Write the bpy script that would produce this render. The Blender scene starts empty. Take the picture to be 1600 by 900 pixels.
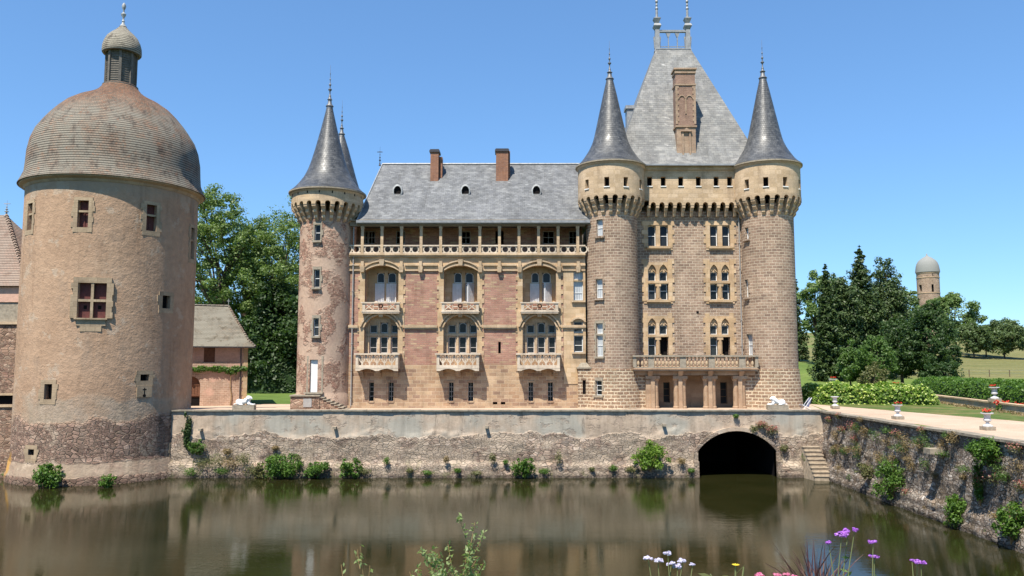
import bpy, math, random
import numpy as np
from mathutils import Vector, Matrix, noise as mn

# ------------------------------------------------------------------ camera, sky, sun, exposure
S = bpy.context.scene
F, PITCH = 1256.0, math.radians(5.28)
CP, SP = math.cos(PITCH), math.sin(PITCH)
EYE = 7.2                                   # eye height above the water (z = 0)
cam = bpy.data.objects.new('camera', bpy.data.cameras.new('camera'))
S.collection.objects.link(cam)
cam.location = (0, 0, EYE)
cam.rotation_euler = (math.radians(90) + PITCH, 0, 0)
cam.data.sensor_width = 36
cam.data.lens = 36 * F / 1600
cam.data.clip_start = .05
cam.data.clip_end = 4000
S.camera = cam
SUN_AZ, SUN_EL = math.radians(27), math.radians(61)      # azimuth: to the left of straight behind the camera
sd = Vector((-math.sin(SUN_AZ) * math.cos(SUN_EL), -math.cos(SUN_AZ) * math.cos(SUN_EL), math.sin(SUN_EL)))
W = bpy.data.worlds.new('World')
S.world = W
W.use_nodes = True
wt = W.node_tree
wt.nodes.clear()
sky = wt.nodes.new('ShaderNodeTexSky')
sky.sky_type = 'NISHITA'
sky.sun_disc = False
sky.sun_elevation = SUN_EL
sky.sun_rotation = math.radians(180) + SUN_AZ
sky.altitude = 300
sky.air_density = 1.0
sky.dust_density = 0.0
sky.ozone_density = 5.0
bg = wt.nodes.new('ShaderNodeBackground')
bg.inputs[1].default_value = .12
wo = wt.nodes.new('ShaderNodeOutputWorld')
gm = wt.nodes.new('ShaderNodeGamma'); gm.inputs[1].default_value = .72
tn = wt.nodes.new('ShaderNodeMix'); tn.data_type = 'RGBA'; tn.blend_type = 'MULTIPLY'; tn.inputs[0].default_value = 1; tn.inputs[7].default_value = (.79, 1.14, 1.47, 1)
wt.links.new(sky.outputs[0], gm.inputs[0]); wt.links.new(gm.outputs[0], tn.inputs[6]); wt.links.new(tn.outputs[2], bg.inputs[0])
wt.links.new(bg.outputs[0], wo.inputs[0])
sl = bpy.data.lights.new('sun', 'SUN')
sl.energy = 5.0
sl.angle = math.radians(.53)
sl.color = (1, .94, .83)
sun = bpy.data.objects.new('sun', sl)
S.collection.objects.link(sun)
sun.rotation_euler = sd.to_track_quat('Z', 'Y').to_euler()
S.view_settings.view_transform = 'Standard'
S.view_settings.look = 'None'
S.view_settings.exposure = .78
S.view_settings.gamma = 1
S.view_settings.use_curve_mapping = False
S.cycles.max_bounces = 6
S.cycles.transparent_max_bounces = 4
S.cycles.use_denoising = True

# ------------------------------------------------------------------ reading positions
def P(px, py, Y):
    """world point seen at pixel (px, py) of the 1600x900 photo at depth Y"""
    u, v = px - 800, 450 - py
    t = Y / (F * CP - v * SP)
    return Vector((u * t, Y, EYE + (F * SP + v * CP) * t))
def GX(px, py, Y): return P(px, py, Y).x
def GZ(py, Y): return P(800, py, Y).z
def G(px, py, z):
    u, v = px - 800, 450 - py
    dz = F * SP + v * CP
    t = (z - EYE) / dz
    return Vector((u * t, (F * CP - v * SP) * t, z))
def R(x0, x1, y0, y1, Y):
    ym = (y0 + y1) / 2
    return GX(x0, ym, Y), GX(x1, ym, Y), GZ(y1, Y), GZ(y0, Y)
def cyl(px, py, cx, cy, r):
    """angle (0 = towards the camera, + = towards +x) and height where a pixel's ray meets an upright cylinder"""
    u, v = px - 800, 450 - py
    d = Vector((u, F * CP - v * SP, F * SP + v * CP))
    a = d.x ** 2 + d.y ** 2
    b = -2 * (d.x * cx + d.y * cy)
    c = cx * cx + cy * cy - r * r
    D = max(0, b * b - 4 * a * c)
    t = (-b - math.sqrt(D)) / (2 * a)
    p = d * t
    return math.atan2(p.x - cx, -(p.y - cy)), EYE + p.z
def cframe(cx, cy, r, a, z=0):
    """local frame on a round wall: x along the wall, y inwards, z up"""
    t = Vector((math.cos(a), math.sin(a), 0))
    n = Vector((math.sin(a), -math.cos(a), 0))
    M = Matrix.Identity(4)
    M.col[0][:3] = t
    M.col[1][:3] = -n
    M.col[2][:3] = (0, 0, 1)
    M.col[3][:3] = (cx + r * n.x, cy + r * n.y, z)
    return M

# ------------------------------------------------------------------ mesh building
WL = {}
COL = S.collection
def tag(o, label=None, cat=None, group=None, kind=None):
    for k, val in (('label', label), ('category', cat), ('group', group), ('kind', kind)):
        if val: o[k] = val
    return o
def thing(name, label, cat, loc=(0, 0, 0), group=None):
    o = bpy.data.objects.new(name, None)
    o.empty_display_size = .3
    COL.objects.link(o)
    o.location = loc
    WL[o] = Vector(loc)
    return tag(o, label, cat, group)
def copy_thing(o, loc, rz=0, label=None, scale=1, group=None):
    c = o.copy()
    COL.objects.link(c)
    c.location = loc
    c.rotation_euler = (0, 0, rz)
    c.scale = (scale,) * 3 if not hasattr(scale, '__len__') else scale
    if label: c['label'] = label
    if group: c['group'] = group
    for ch in list(o.children):
        d = ch.copy(); COL.objects.link(d); d.parent = c
        for g in list(ch.children):
            e = g.copy(); COL.objects.link(e); e.parent = d
    return c
class MB:
    def __init__(s, M=None):
        s.V, s.Fc, s.U, s.mi, s.M, s.m = [], [], [], [], M, 0
    def face(s, pts, uv=None):
        pts = [Vector(p) for p in pts]
        if uv is None:
            n = Vector((0, 0, 0))
            for i in range(len(pts)):
                a, b = pts[i], pts[(i + 1) % len(pts)]
                n += Vector(((a.y - b.y) * (a.z + b.z), (a.z - b.z) * (a.x + b.x), (a.x - b.x) * (a.y + b.y)))
            ax = [abs(n.x), abs(n.y), abs(n.z)]
            if ax[2] >= ax[0] and ax[2] >= ax[1]: uv = [(p.x, p.y) for p in pts]
            elif ax[0] > ax[1]: uv = [(p.y, p.z) for p in pts]
            else: uv = [(p.x, p.z) for p in pts]
        k = len(s.V)
        s.V += [s.M @ p for p in pts] if s.M else pts
        s.Fc.append(list(range(k, k + len(pts))))
        s.U += uv
        s.mi.append(s.m)
    def box(s, x0, x1, y0, y1, z0, z1):
        if x0 > x1: x0, x1 = x1, x0
        if y0 > y1: y0, y1 = y1, y0
        if z0 > z1: z0, z1 = z1, z0
        a = [(x0, y0, z0), (x1, y0, z0), (x1, y1, z0), (x0, y1, z0), (x0, y0, z1), (x1, y0, z1), (x1, y1, z1), (x0, y1, z1)]
        for f in ((0, 1, 5, 4), (1, 2, 6, 5), (2, 3, 7, 6), (3, 0, 4, 7), (4, 5, 6, 7), (3, 2, 1, 0)):
            s.face([a[i] for i in f])
    def frustum(s, x, y, z0, z1, a0, b0, a1, b1):
        """box with half sizes a0,b0 at the bottom and a1,b1 at the top"""
        p = [(x - a0, y - b0, z0), (x + a0, y - b0, z0), (x + a0, y + b0, z0), (x - a0, y + b0, z0),
             (x - a1, y - b1, z1), (x + a1, y - b1, z1), (x + a1, y + b1, z1), (x - a1, y + b1, z1)]
        for f in ((0, 1, 5, 4), (1, 2, 6, 5), (2, 3, 7, 6), (3, 0, 4, 7), (4, 5, 6, 7), (3, 2, 1, 0)):
            s.face([p[i] for i in f])
    def bar(s, p0, p1, w, y0, y1):
        """flat bar in the xz plane from (x,z) p0 to p1"""
        d = Vector((p1[0] - p0[0], p1[1] - p0[1]))
        if d.length < 1e-6: return
        n = Vector((-d.y, d.x)).normalized() * w / 2
        q = [(p0[0] - n.x, p0[1] - n.y), (p1[0] - n.x, p1[1] - n.y), (p1[0] + n.x, p1[1] + n.y), (p0[0] + n.x, p0[1] + n.y)]
        s.prism(q, y0, y1)
    def prism(s, q, y0, y1):
        """polygon in xz extruded along y"""
        s.face([(a, y0, b) for a, b in q])
        s.face([(a, y1, b) for a, b in reversed(q)])
        for i in range(len(q)):
            a, b = q[i], q[(i + 1) % len(q)]
            s.face([(a[0], y0, a[1]), (a[0], y1, a[1]), (b[0], y1, b[1]), (b[0], y0, b[1])])
    def tube(s, pts, rad, n=6):
        pts = [Vector(p) for p in pts]
        if not hasattr(rad, '__len__'): rad = [rad] * len(pts)
        rings = []
        for i, p in enumerate(pts):
            d = (pts[min(i + 1, len(pts) - 1)] - pts[max(i - 1, 0)]).normalized()
            a = d.orthogonal().normalized() if abs(d.z) > .95 else d.cross(Vector((0, 0, 1))).normalized()
            b = d.cross(a)
            rings.append([p + (a * math.cos(t) + b * math.sin(t)) * rad[i] for t in [2 * math.pi * k / n for k in range(n)]])
        for i in range(len(rings) - 1):
            for k in range(n):
                s.face([rings[i][k], rings[i][(k + 1) % n], rings[i + 1][(k + 1) % n], rings[i + 1][k]])
        s.face(rings[-1])
    def lathe(s, cx, cy, prof, n=32, a0=0, a1=2 * math.pi, ru=None):
        """profile of (r, z)"""
        ru = ru or max(r for r, z in prof)
        L = [0]
        for (r0, z0), (r1, z1) in zip(prof, prof[1:]): L.append(L[-1] + math.hypot(r1 - r0, z1 - z0))
        for i in range(len(prof) - 1):
            r0, z0 = prof[i]; r1, z1 = prof[i + 1]
            for k in range(n):
                t0, t1 = a0 + (a1 - a0) * k / n, a0 + (a1 - a0) * (k + 1) / n
                f = lambda r, t, z: (cx + r * math.sin(t), cy - r * math.cos(t), z)
                if r0 < 1e-4:
                    s.face([f(r0, t0, z0), f(r1, t1, z1), f(r1, t0, z1)], [(t0 * ru, L[i]), (t1 * ru, L[i + 1]), (t0 * ru, L[i + 1])])
                elif r1 < 1e-4:
                    s.face([f(r0, t0, z0), f(r0, t1, z0), f(r1, t0, z1)], [(t0 * ru, L[i]), (t1 * ru, L[i]), (t0 * ru, L[i + 1])])
                else:
                    s.face([f(r0, t0, z0), f(r0, t1, z0), f(r1, t1, z1), f(r1, t0, z1)],
                           [(t0 * ru, L[i]), (t1 * ru, L[i]), (t1 * ru, L[i + 1]), (t0 * ru, L[i + 1])])
    def build(s, name, mat, parent=None, origin=None, smooth=False, merge=False):
        off = WL[parent] if parent is not None else Vector(origin or (0, 0, 0))
        me = bpy.data.meshes.new(name)
        me.from_pydata([v - off for v in s.V], [], s.Fc)
        ul = me.uv_layers.new(name='UVMap')
        ul.data.foreach_set('uv', [c for u in s.U for c in u])
        for m_ in (mat if isinstance(mat, (list, tuple)) else [mat]): me.materials.append(m_)
        me.polygons.foreach_set('material_index', s.mi)
        if smooth or merge:
            import bmesh
            bm = bmesh.new(); bm.from_mesh(me)
            bmesh.ops.remove_doubles(bm, verts=bm.verts, dist=1e-4)
            bm.to_mesh(me); bm.free()
        if smooth:
            me.polygons.foreach_set('use_smooth', [True] * len(me.polygons))
            if smooth != 'all':
                try: me.set_sharp_from_angle(angle=math.radians(40))
                except Exception: pass
        o = bpy.data.objects.new(name, me)
        COL.objects.link(o)
        if parent is not None:
            o.parent = parent
            WL[o] = WL[parent]
        else:
            o.location = off
            WL[o] = off
        return o

def pierced(mb, x0, x1, z0, z1, holes, y0, y1, sides=True):
    """front face at y0 with rectangular holes (x0,x1,z0,z1) whose reveals run back to y1"""
    xs = sorted(set([x0, x1] + [min(max(h[i], x0), x1) for h in holes for i in (0, 1)]))
    zs = sorted(set([z0, z1] + [min(max(h[i], z0), z1) for h in holes for i in (2, 3)]))
    for i in range(len(xs) - 1):
        run = None
        for j in range(len(zs) - 1):
            cx, cz = (xs[i] + xs[i + 1]) / 2, (zs[j] + zs[j + 1]) / 2
            if any(h[0] < cx < h[1] and h[2] < cz < h[3] for h in holes):
                if run is not None: mb.face([(xs[i], y0, run), (xs[i + 1], y0, run), (xs[i + 1], y0, zs[j]), (xs[i], y0, zs[j])]); run = None
            elif run is None: run = zs[j]
        if run is not None: mb.face([(xs[i], y0, run), (xs[i + 1], y0, run), (xs[i + 1], y0, z1), (xs[i], y0, z1)])
    for a, b, c, d in holes:
        mb.face([(a, y0, c), (a, y0, d), (a, y1, d), (a, y1, c)])
        mb.face([(b, y0, d), (b, y0, c), (b, y1, c), (b, y1, d)])
        mb.face([(a, y0, c), (a, y1, c), (b, y1, c), (b, y0, c)])
        mb.face([(a, y1, d), (a, y0, d), (b, y0, d), (b, y1, d)])
    if sides:
        mb.face([(x0, y1, z0), (x0, y1, z1), (x0, y0, z1), (x0, y0, z0)])
        mb.face([(x1, y0, z0), (x1, y0, z1), (x1, y1, z1), (x1, y1, z0)])
        mb.face([(x0, y0, z1), (x0, y1, z1), (x1, y1, z1), (x1, y0, z1)])
        mb.face([(x0, y1, z0), (x0, y0, z0), (x1, y0, z0), (x1, y1, z0)])
def arc(a0, a1, spring, rise, kind='seg', n=12):
    """points from the left springing over the crown to the right springing"""
    w = (a1 - a0) / 2; c = (a0 + a1) / 2
    if kind == 'pointed':
        r = (rise * rise + w * w) / (2 * w)
        pts = []
        t1 = math.acos(max(-1, min(1, (r - w) / r)))
        for i in range(n // 2 + 1):
            t = t1 * i / (n // 2)
            pts.append((a0 + r - r * math.cos(t), spring + r * math.sin(t)))
        return pts + [(2 * c - x, z) for x, z in reversed(pts[:-1])]
    rise = min(rise, w * .999)
    r = (rise * rise + w * w) / (2 * rise)
    t1 = math.asin(min(1, w / r)) if rise <= w else math.pi - math.asin(w / r)
    return [(c + r * math.sin(-t1 + 2 * t1 * i / n), spring + rise - r + r * math.cos(-t1 + 2 * t1 * i / n)) for i in range(n + 1)]
def arch_panel(mb, x0, x1, z0, z1, a0, a1, spring, rise, kind, y0, y1, n=12, sides=True, soffit=True):
    pts = arc(a0, a1, spring, rise, kind, n)
    mb.face([(x0, y0, z0), (a0, y0, z0), (a0, y0, spring), (x0, y0, spring)])
    mb.face([(a1, y0, z0), (x1, y0, z0), (x1, y0, spring), (a1, y0, spring)])
    mb.face([(x0, y0, spring), (a0, y0, spring), (a0, y0, z1), (x0, y0, z1)])
    mb.face([(a1, y0, spring), (x1, y0, spring), (x1, y0, z1), (a1, y0, z1)])
    for p, q in zip(pts, pts[1:]):
        mb.face([(p[0], y0, p[1]), (q[0], y0, q[1]), (q[0], y0, z1), (p[0], y0, z1)])
        if soffit: mb.face([(p[0], y1, p[1]), (q[0], y1, q[1]), (q[0], y0, q[1]), (p[0], y0, p[1])])
    if soffit:
        mb.face([(a0, y0, z0), (a0, y1, z0), (a0, y1, spring), (a0, y0, spring)])
        mb.face([(a1, y1, z0), (a1, y0, z0), (a1, y0, spring), (a1, y1, spring)])
    if sides:
        mb.face([(x0, y1, z0), (x0, y0, z0), (x0, y0, z1), (x0, y1, z1)])
        mb.face([(x1, y0, z0), (x1, y1, z0), (x1, y1, z1), (x1, y0, z1)])
        mb.face([(x0, y0, z1), (x1, y0, z1), (x1, y1, z1), (x0, y1, z1)])
def arch_strip(mb, a0, a1, spring, rise, kind, t, y0, y1, n=16):
    A = arc(a0, a1, spring, rise, kind, n)
    B = arc(a0 - t, a1 + t, spring, rise + t, kind, n)
    for i in range(n if kind != 'pointed' else len(A) - 1):
        a, b, c, d = A[i], A[i + 1], B[i + 1], B[i]
        mb.face([(a[0], y0, a[1]), (b[0], y0, b[1]), (c[0], y0, c[1]), (d[0], y0, d[1])])
        mb.face([(a[0], y1, a[1]), (b[0], y1, b[1]), (b[0], y0, b[1]), (a[0], y0, a[1])])
        mb.face([(d[0], y0, d[1]), (c[0], y0, c[1]), (c[0], y1, c[1]), (d[0], y1, d[1])])
    for (a, d) in ((A[0], B[0]), (A[-1], B[-1])):
        mb.face([(a[0], y0, a[1]), (d[0], y0, d[1]), (d[0], y1, d[1]), (a[0], y1, a[1])])
def teeth(mb, xe, dr, z0, z1, w, tw, h, y0, y1, ph=0):
    """toothed stone strip starting at xe and growing in direction dr"""
    n = max(1, round((z1 - z0) / h)); h = (z1 - z0) / n
    for k in range(n):
        ww = w + (tw if (k + ph) % 2 else 0)
        mb.box(xe, xe + dr * ww, y0, y1, z0 + k * h, z0 + (k + 1) * h)
def ring(mb, cx, cz, r, t, y0, y1, n=10, sx=1):
    for i in range(n):
        a, b = 2 * math.pi * (i + .5) / n, 2 * math.pi * (i + 1.5) / n
        q = [(cx + sx * (r - t) * math.cos(a), cz + (r - t) * math.sin(a)), (cx + sx * r * math.cos(a), cz + r * math.sin(a)),
             (cx + sx * r * math.cos(b), cz + r * math.sin(b)), (cx + sx * (r - t) * math.cos(b), cz + (r - t) * math.sin(b))]
        mb.face([(q[k][0], y0, q[k][1]) for k in range(4)])
        mb.face([(q[0][0], y0, q[0][1]), (q[3][0], y0, q[3][1]), (q[3][0], y1, q[3][1]), (q[0][0], y1, q[0][1])])
        mb.face([(q[1][0], y1, q[1][1]), (q[2][0], y1, q[2][1]), (q[2][0], y0, q[2][1]), (q[1][0], y0, q[1][1])])
def light(fb, gb, x0, x1, z0, z1, y, t=.045, bars=(), vbars=(), arch=0):
    """one window light: painted sash in fb, glass in gb"""
    if arch:
        pts = arc(x0, x1, z1 - arch, arch, 'seg', 8)
        arch_strip(fb, x0 + t, x1 - t, z1 - arch, arch - t, 'seg', t, y, y + .06, 8)
        gb.face([(x0, y + .04, z0), (x1, y + .04, z0)] + [(a, y + .04, b) for a, b in reversed(pts)])
        zt = z1 - arch
    else:
        fb.box(x0 + t, x1 - t, y, y + .06, z1 - t, z1)
        gb.face([(x0, y + .04, z0), (x1, y + .04, z0), (x1, y + .04, z1), (x0, y + .04, z1)])
        zt = z1
    fb.box(x0, x0 + t, y, y + .06, z0, zt)
    fb.box(x1 - t, x1, y, y + .06, z0, zt)
    fb.box(x0 + t, x1 - t, y, y + .06, z0, z0 + t)
    for b in bars: fb.box(x0 + t, x1 - t, y + .005, y + .055, b - .02, b + .02)
    for b in vbars: fb.box(b - .018, b + .018, y + .007, y + .053, z0 + t, zt - (0 if arch else t))
def round_wall(mb, cx, cy, prof, holes, n=72, depth=.45, a0=0, a1=2 * math.pi):
    """upright round wall through (r, z) profile points with holes (angle, half width, z0, z1)"""
    rr = lambda z: float(np.interp(z, [p[1] for p in prof], [p[0] for p in prof]))
    H = [(a - hw / rr((c + d) / 2), a + hw / rr((c + d) / 2), c, d) for a, hw, c, d in holes]
    H = [((h[0] + 2 * math.pi, h[1] + 2 * math.pi) if h[0] < a0 else (h[0], h[1])) + h[2:] for h in H]
    As = sorted(set([a0 + (a1 - a0) * k / n for k in range(n + 1)] + [h[i] for h in H for i in (0, 1)]))
    As = [a for i, a in enumerate(As) if i == 0 or a - As[i - 1] > 1e-5]
    Zs = sorted(set([p[1] for p in prof] + [h[i] for h in H for i in (2, 3)]))
    r0 = prof[0][0]
    pt = lambda a, z, d=0: (cx + (rr(z) - d) * math.sin(a), cy - (rr(z) - d) * math.cos(a), z)
    for i in range(len(As) - 1):
        for j in range(len(Zs) - 1):
            ca, cz = (As[i] + As[i + 1]) / 2, (Zs[j] + Zs[j + 1]) / 2
            if any(h[0] < ca < h[1] and h[2] < cz < h[3] for h in H): continue
            a, b, c, d = As[i], As[i + 1], Zs[j], Zs[j + 1]
            mb.face([pt(a, c), pt(b, c), pt(b, d), pt(a, d)], [(a * r0, c), (b * r0, c), (b * r0, d), (a * r0, d)])
    for a, b, c, d in H:
        mb.face([pt(a, c), pt(a, d), pt(a, d, depth), pt(a, c, depth)], [(0, c), (0, d), (depth, d), (depth, c)])
        mb.face([pt(b, d), pt(b, c), pt(b, c, depth), pt(b, d, depth)], [(0, d), (0, c), (depth, c), (depth, d)])
        mb.face([pt(a, c), pt(a, c, depth), pt(b, c, depth), pt(b, c)], [(0, 0), (0, depth), (b - a, depth), (b - a, 0)])
        mb.face([pt(a, d, depth), pt(a, d), pt(b, d), pt(b, d, depth)], [(0, 0), (0, depth), (b - a, depth), (b - a, 0)])

# ------------------------------------------------------------------ materials
class T:
    """small wrapper round a node tree"""
    def __init__(s, name):
        s.mat = bpy.data.materials.new(name)
        s.mat.use_nodes = True
        s.t = s.mat.node_tree
        s.t.nodes.clear()
        s.out = s.t.nodes.new('ShaderNodeOutputMaterial')
    def n(s, kind, out=0, props=None, **ins):
        nd = s.t.nodes.new('ShaderNode' + kind)
        for k, v in (props or {}).items(): setattr(nd, k, v)
        for k, v in ins.items():
            key = int(k[1:]) if k[0] == 'i' and k[1:].isdigit() else k.replace('_', ' ')
            sk = nd.inputs[key]
            if isinstance(v, bpy.types.NodeSocket): s.t.links.new(v, sk)
            else:
                if hasattr(v, '__len__') and len(v) == 3 and sk.type == 'RGBA': v = (*v, 1)
                sk.default_value = v
        return nd.outputs[out]
    def math(s, op, a, b=0.0, clamp=False): return s.n('Math', props={'operation': op, 'use_clamp': clamp}, i0=a, i1=b)
    def mix(s, fac, a, b, mode='MIX'):
        return s.n('Mix', out=2, props={'data_type': 'RGBA', 'blend_type': mode}, i0=fac, i6=a, i7=b)
    def uv(s): return s.n('TexCoord', out=2)
    def obj(s): return s.n('TexCoord', out=3)
    def pos(s): return s.n('NewGeometry', out=0)
    def sep(s, v, i): return s.n('SeparateXYZ', out=i, i0=v)
    def scale(s, v, x, y, z=1): return s.n('VectorMath', props={'operation': 'MULTIPLY'}, i0=v, i1=(x, y, z))
    def noise(s, v, sc, det=4, rough=.55, col=False):
        return s.n('TexNoise', out=1 if col else 0, Vector=v, Scale=sc, Detail=det, Roughness=rough)
    def ramp(s, f, stops, const=False):
        nd = s.t.nodes.new('ShaderNodeValToRGB')
        cr = nd.color_ramp
        if const: cr.interpolation = 'CONSTANT'
        while len(cr.elements) < len(stops): cr.elements.new(.5)
        for e, (p, c) in zip(cr.elements, stops):
            e.position = p
            e.color = (*c, 1) if hasattr(c, '__len__') else (c, c, c, 1)
        s.t.links.new(f, nd.inputs[0])
        return nd.outputs[0]
    def rng(s, v, a, b, c=0.0, d=1.0): return s.n('MapRange', props={'clamp': True}, i0=v, i1=a, i2=b, i3=c, i4=d)
    def warp(s, v, sc, amt):
        nz = s.noise(v, sc, 2, .5, True)
        nz = s.n('VectorMath', props={'operation': 'SUBTRACT'}, i0=nz, i1=(.5, .5, .5))
        nz = s.n('VectorMath', props={'operation': 'SCALE'}, i0=nz, Scale=amt)
        return s.n('VectorMath', props={'operation': 'ADD'}, i0=v, i1=nz)
    def done(s, col, rough=.9, h=None, dist=.02, spec=.3, strength=1.0, **kw):
        if not s.mat.name.startswith(('white', 'curtain')): col = s.mix(1.0, col, (.89, .88, .87), 'MULTIPLY')
        ins = dict(Base_Color=col, Roughness=rough, Specular_IOR_Level=spec, **kw)
        if h is not None: ins['Normal'] = s.n('Bump', Strength=strength, Distance=dist, Height=h)
        b = s.n('BsdfPrincipled', **ins)
        s.t.links.new(b, s.out.inputs[0])
        return s.mat

def pal(*cs): return [((i + .5) / len(cs), c) for i, c in enumerate(cs)]
def blocks(t, uv, cols, mortar, bw, bh, ms=.02, warp=.03, var=.35, off=.5, smooth=.25):
    """regular masonry -> (colour, height)"""
    w = t.warp(uv, 1.2 / bh * .5, warp)
    br = t.t.nodes.new('ShaderNodeTexBrick')
    t.t.links.new(w, br.inputs['Vector'])
    br.inputs['Color1'].default_value = (0, 0, 0, 1); br.inputs['Color2'].default_value = (1, 1, 1, 1)
    br.inputs['Mortar'].default_value = (.5, .5, .5, 1)
    br.inputs['Scale'].default_value = 1; br.inputs['Mortar Size'].default_value = ms
    br.inputs['Mortar Smooth'].default_value = smooth
    br.inputs['Brick Width'].default_value = bw; br.inputs['Row Height'].default_value = bh
    br.offset = off
    c = t.ramp(br.outputs[0], pal(*cols))
    fine = t.noise(uv, 3 / bh, 5, .65)
    c = t.mix(1.0, c, t.ramp(fine, [(.25, 1 - var), (.75, 1 + var * .6)]), 'MULTIPLY')
    c = t.mix(br.outputs[1], c, mortar)
    big = t.noise(uv, .45, 5, .6)
    c = t.mix(1.0, c, t.ramp(big, [(.3, .74), (.7, 1.12)]), 'MULTIPLY')
    run = t.noise(t.scale(uv, 1.6, .22, 1), 1.0, 6, .7)
    c = t.mix(1.0, c, t.ramp(run, [(.30, (.70, .68, .66)), (.46, (1, 1, 1))]), 'MULTIPLY')
    rep = t.rng(t.noise(t.scale(uv, .8, 1.2, 1), .55, 5, .7), .62, .66)
    c = t.mix(t.math('MULTIPLY', rep, .5), c, mortar)
    odd = t.noise(t.scale(uv, .5 / bw, .5 / bh, 1), 1.0, 2, .5)
    c = t.mix(1.0, c, t.ramp(odd, [(.3, .86), (.7, 1.12)]), 'MULTIPLY')
    h = t.math('SUBTRACT', 1.0, br.outputs[1])
    h = t.math('ADD', t.math('MULTIPLY', h, .7), t.math('MULTIPLY', fine, .55))
    return c, h
def rubble(t, uv, cols, mortar, sx=.34, sz=.2, edge=.10, warp=.10, var=.4):
    """irregular rubble in two stone sizes, flat-faced stones with dark open joints -> (colour, height)"""
    w = t.warp(t.warp(uv, 1.1, warp * 2.2), 4.5, warp * .45)
    fine = t.noise(uv, 13, 6, .7)
    def layer(k):
        q = t.scale(w, k / sx, k / sz, 1)
        vc = t.n('TexVoronoi', out=1, props={'feature': 'F1', 'voronoi_dimensions': '2D', 'distance': 'CHEBYCHEV'}, Vector=q, Scale=1, Randomness=.9)
        ve = t.n('TexVoronoi', out=0, props={'feature': 'DISTANCE_TO_EDGE', 'voronoi_dimensions': '2D'}, Vector=q, Scale=1, Randomness=.9)
        vq = t.n('TexVoronoi', out=1, props={'feature': 'F1', 'voronoi_dimensions': '2D'}, Vector=q, Scale=1, Randomness=.9)
        return vq, ve
    c1, e1 = layer(.85); c2, e2 = layer(1.7)
    mk = t.rng(t.noise(t.scale(uv, .6, 1.1, 1), 1.1, 4, .6), .50, .52)
    cc = t.mix(mk, c1, c2); ee = t.mix(mk, e1, e2)
    c = t.ramp(t.sep(cc, 0), pal(*cols))
    c = t.mix(1.0, c, t.ramp(t.sep(cc, 1), [(.1, .62), (.9, 1.25)]), 'MULTIPLY')
    c = t.mix(1.0, c, t.ramp(fine, [(.25, 1 - var), (.75, 1 + var * .6)]), 'MULTIPLY')
    jt = t.rng(t.noise(uv, 1.7, 4, .6), .4, .62, edge * .35, edge * 1.3)
    e = t.math('DIVIDE', ee, jt, True)
    joint = t.mix(t.rng(t.noise(uv, .9, 4, .6), .42, .58), tuple(v * .42 for v in mortar), mortar)
    c = t.mix(e, joint, c)
    h = t.math('ADD', t.math('MULTIPLY', t.rng(ee, 0, .13), .7), t.math('MULTIPLY', fine, .55))
    h = t.math('ADD', h, t.math('MULTIPLY', t.sep(cc, 2), .45))
    return c, h
def plaster(t, v, a, b, c=None, sc=.6, bsc=6):
    n1 = t.noise(v, sc, 6, .6)
    col = t.ramp(n1, [(.35, a), (.62, b)] + ([(.8, c)] if c else []))
    n2 = t.noise(v, bsc, 6, .7)
    col = t.mix(1.0, col, t.ramp(n2, [(.3, .82), (.7, 1.12)]), 'MULTIPLY')
    n3 = t.noise(v, bsc * 3, 4, .6)
    return col, t.math('ADD', n2, t.math('MULTIPLY', n3, .4))
def streaks(t, c, uv, amt=.4, sx=3.0, sz=.12):
    s_ = t.noise(t.scale(uv, sx, sz, 1), 1.5, 5, .65)
    return t.mix(1.0, c, t.ramp(s_, [(.35, 1 - amt), (.55, 1.0)]), 'MULTIPLY')

M = {}
def m_blocks(name, cols, mortar, bw, bh, ms=.02, dist=.02, rough=.9, **kw):
    t = T(name); c, h = blocks(t, t.uv(), cols, mortar, bw, bh, ms, **kw)
    M[name] = t.done(c, rough, h, dist)
YEL = [(.57, .395, .23), (.63, .455, .285), (.52, .35, .20), (.65, .485, .32)]
m_blocks('yellow_stone', YEL, (.50, .37, .2), .62, .31, .008, .006, warp=.01, var=.14)
m_blocks('tower_stone', [(.44, .33, .215), (.48, .365, .24), (.40, .30, .20)], (.38, .28, .18), .5, .3, .008, .01, warp=.01, var=.2)
m_blocks('pale_stone', [(.60, .44, .28), (.65, .49, .33), (.55, .40, .25)], (.52, .39, .26), .7, .3, .009, .008, warp=.01, var=.24)
m_blocks('railing_stone', [(.68, .56, .43), (.72, .61, .48), (.63, .52, .40)], (.6, .5, .4), .9, .5, .006, .006, warp=.01, var=.22)
m_blocks('red_panel', [(.42, .22, .16), (.50, .27, .19), (.46, .25, .19), (.53, .32, .21), (.40, .21, .16), (.57, .40, .25)], (.50, .32, .24), .42, .14, .014, .026, warp=.045)
m_blocks('ashlar_base', [(.44, .28, .17), (.54, .38, .24), (.38, .24, .155), (.58, .42, .27), (.50, .34, .21), (.34, .22, .15)], (.60, .45, .31), .52, .25, .016, .016, warp=.02, var=.25)
m_blocks('keep_stone', [(.33, .225, .16), (.41, .29, .205), (.37, .25, .18), (.46, .335, .24), (.29, .20, .145)], (.62, .50, .38), .40, .19, .022, .04, warp=.045)
m_blocks('rustic_stone', [(.37, .235, .15), (.44, .29, .185), (.31, .20, .135), (.48, .33, .21)], (.68, .55, .39), .46, .22, .045, .11, warp=.06)
m_blocks('porch_stone', [(.46, .31, .20), (.50, .35, .23), (.43, .28, .18)], (.48, .34, .22), .6, .3, .008, .008, warp=.01, var=.2)
m_blocks('chimney_brick', [(.32, .13, .07), (.38, .16, .09), (.28, .12, .08)], (.36, .24, .17), .22, .075, .012, .008, warp=.01)
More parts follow.
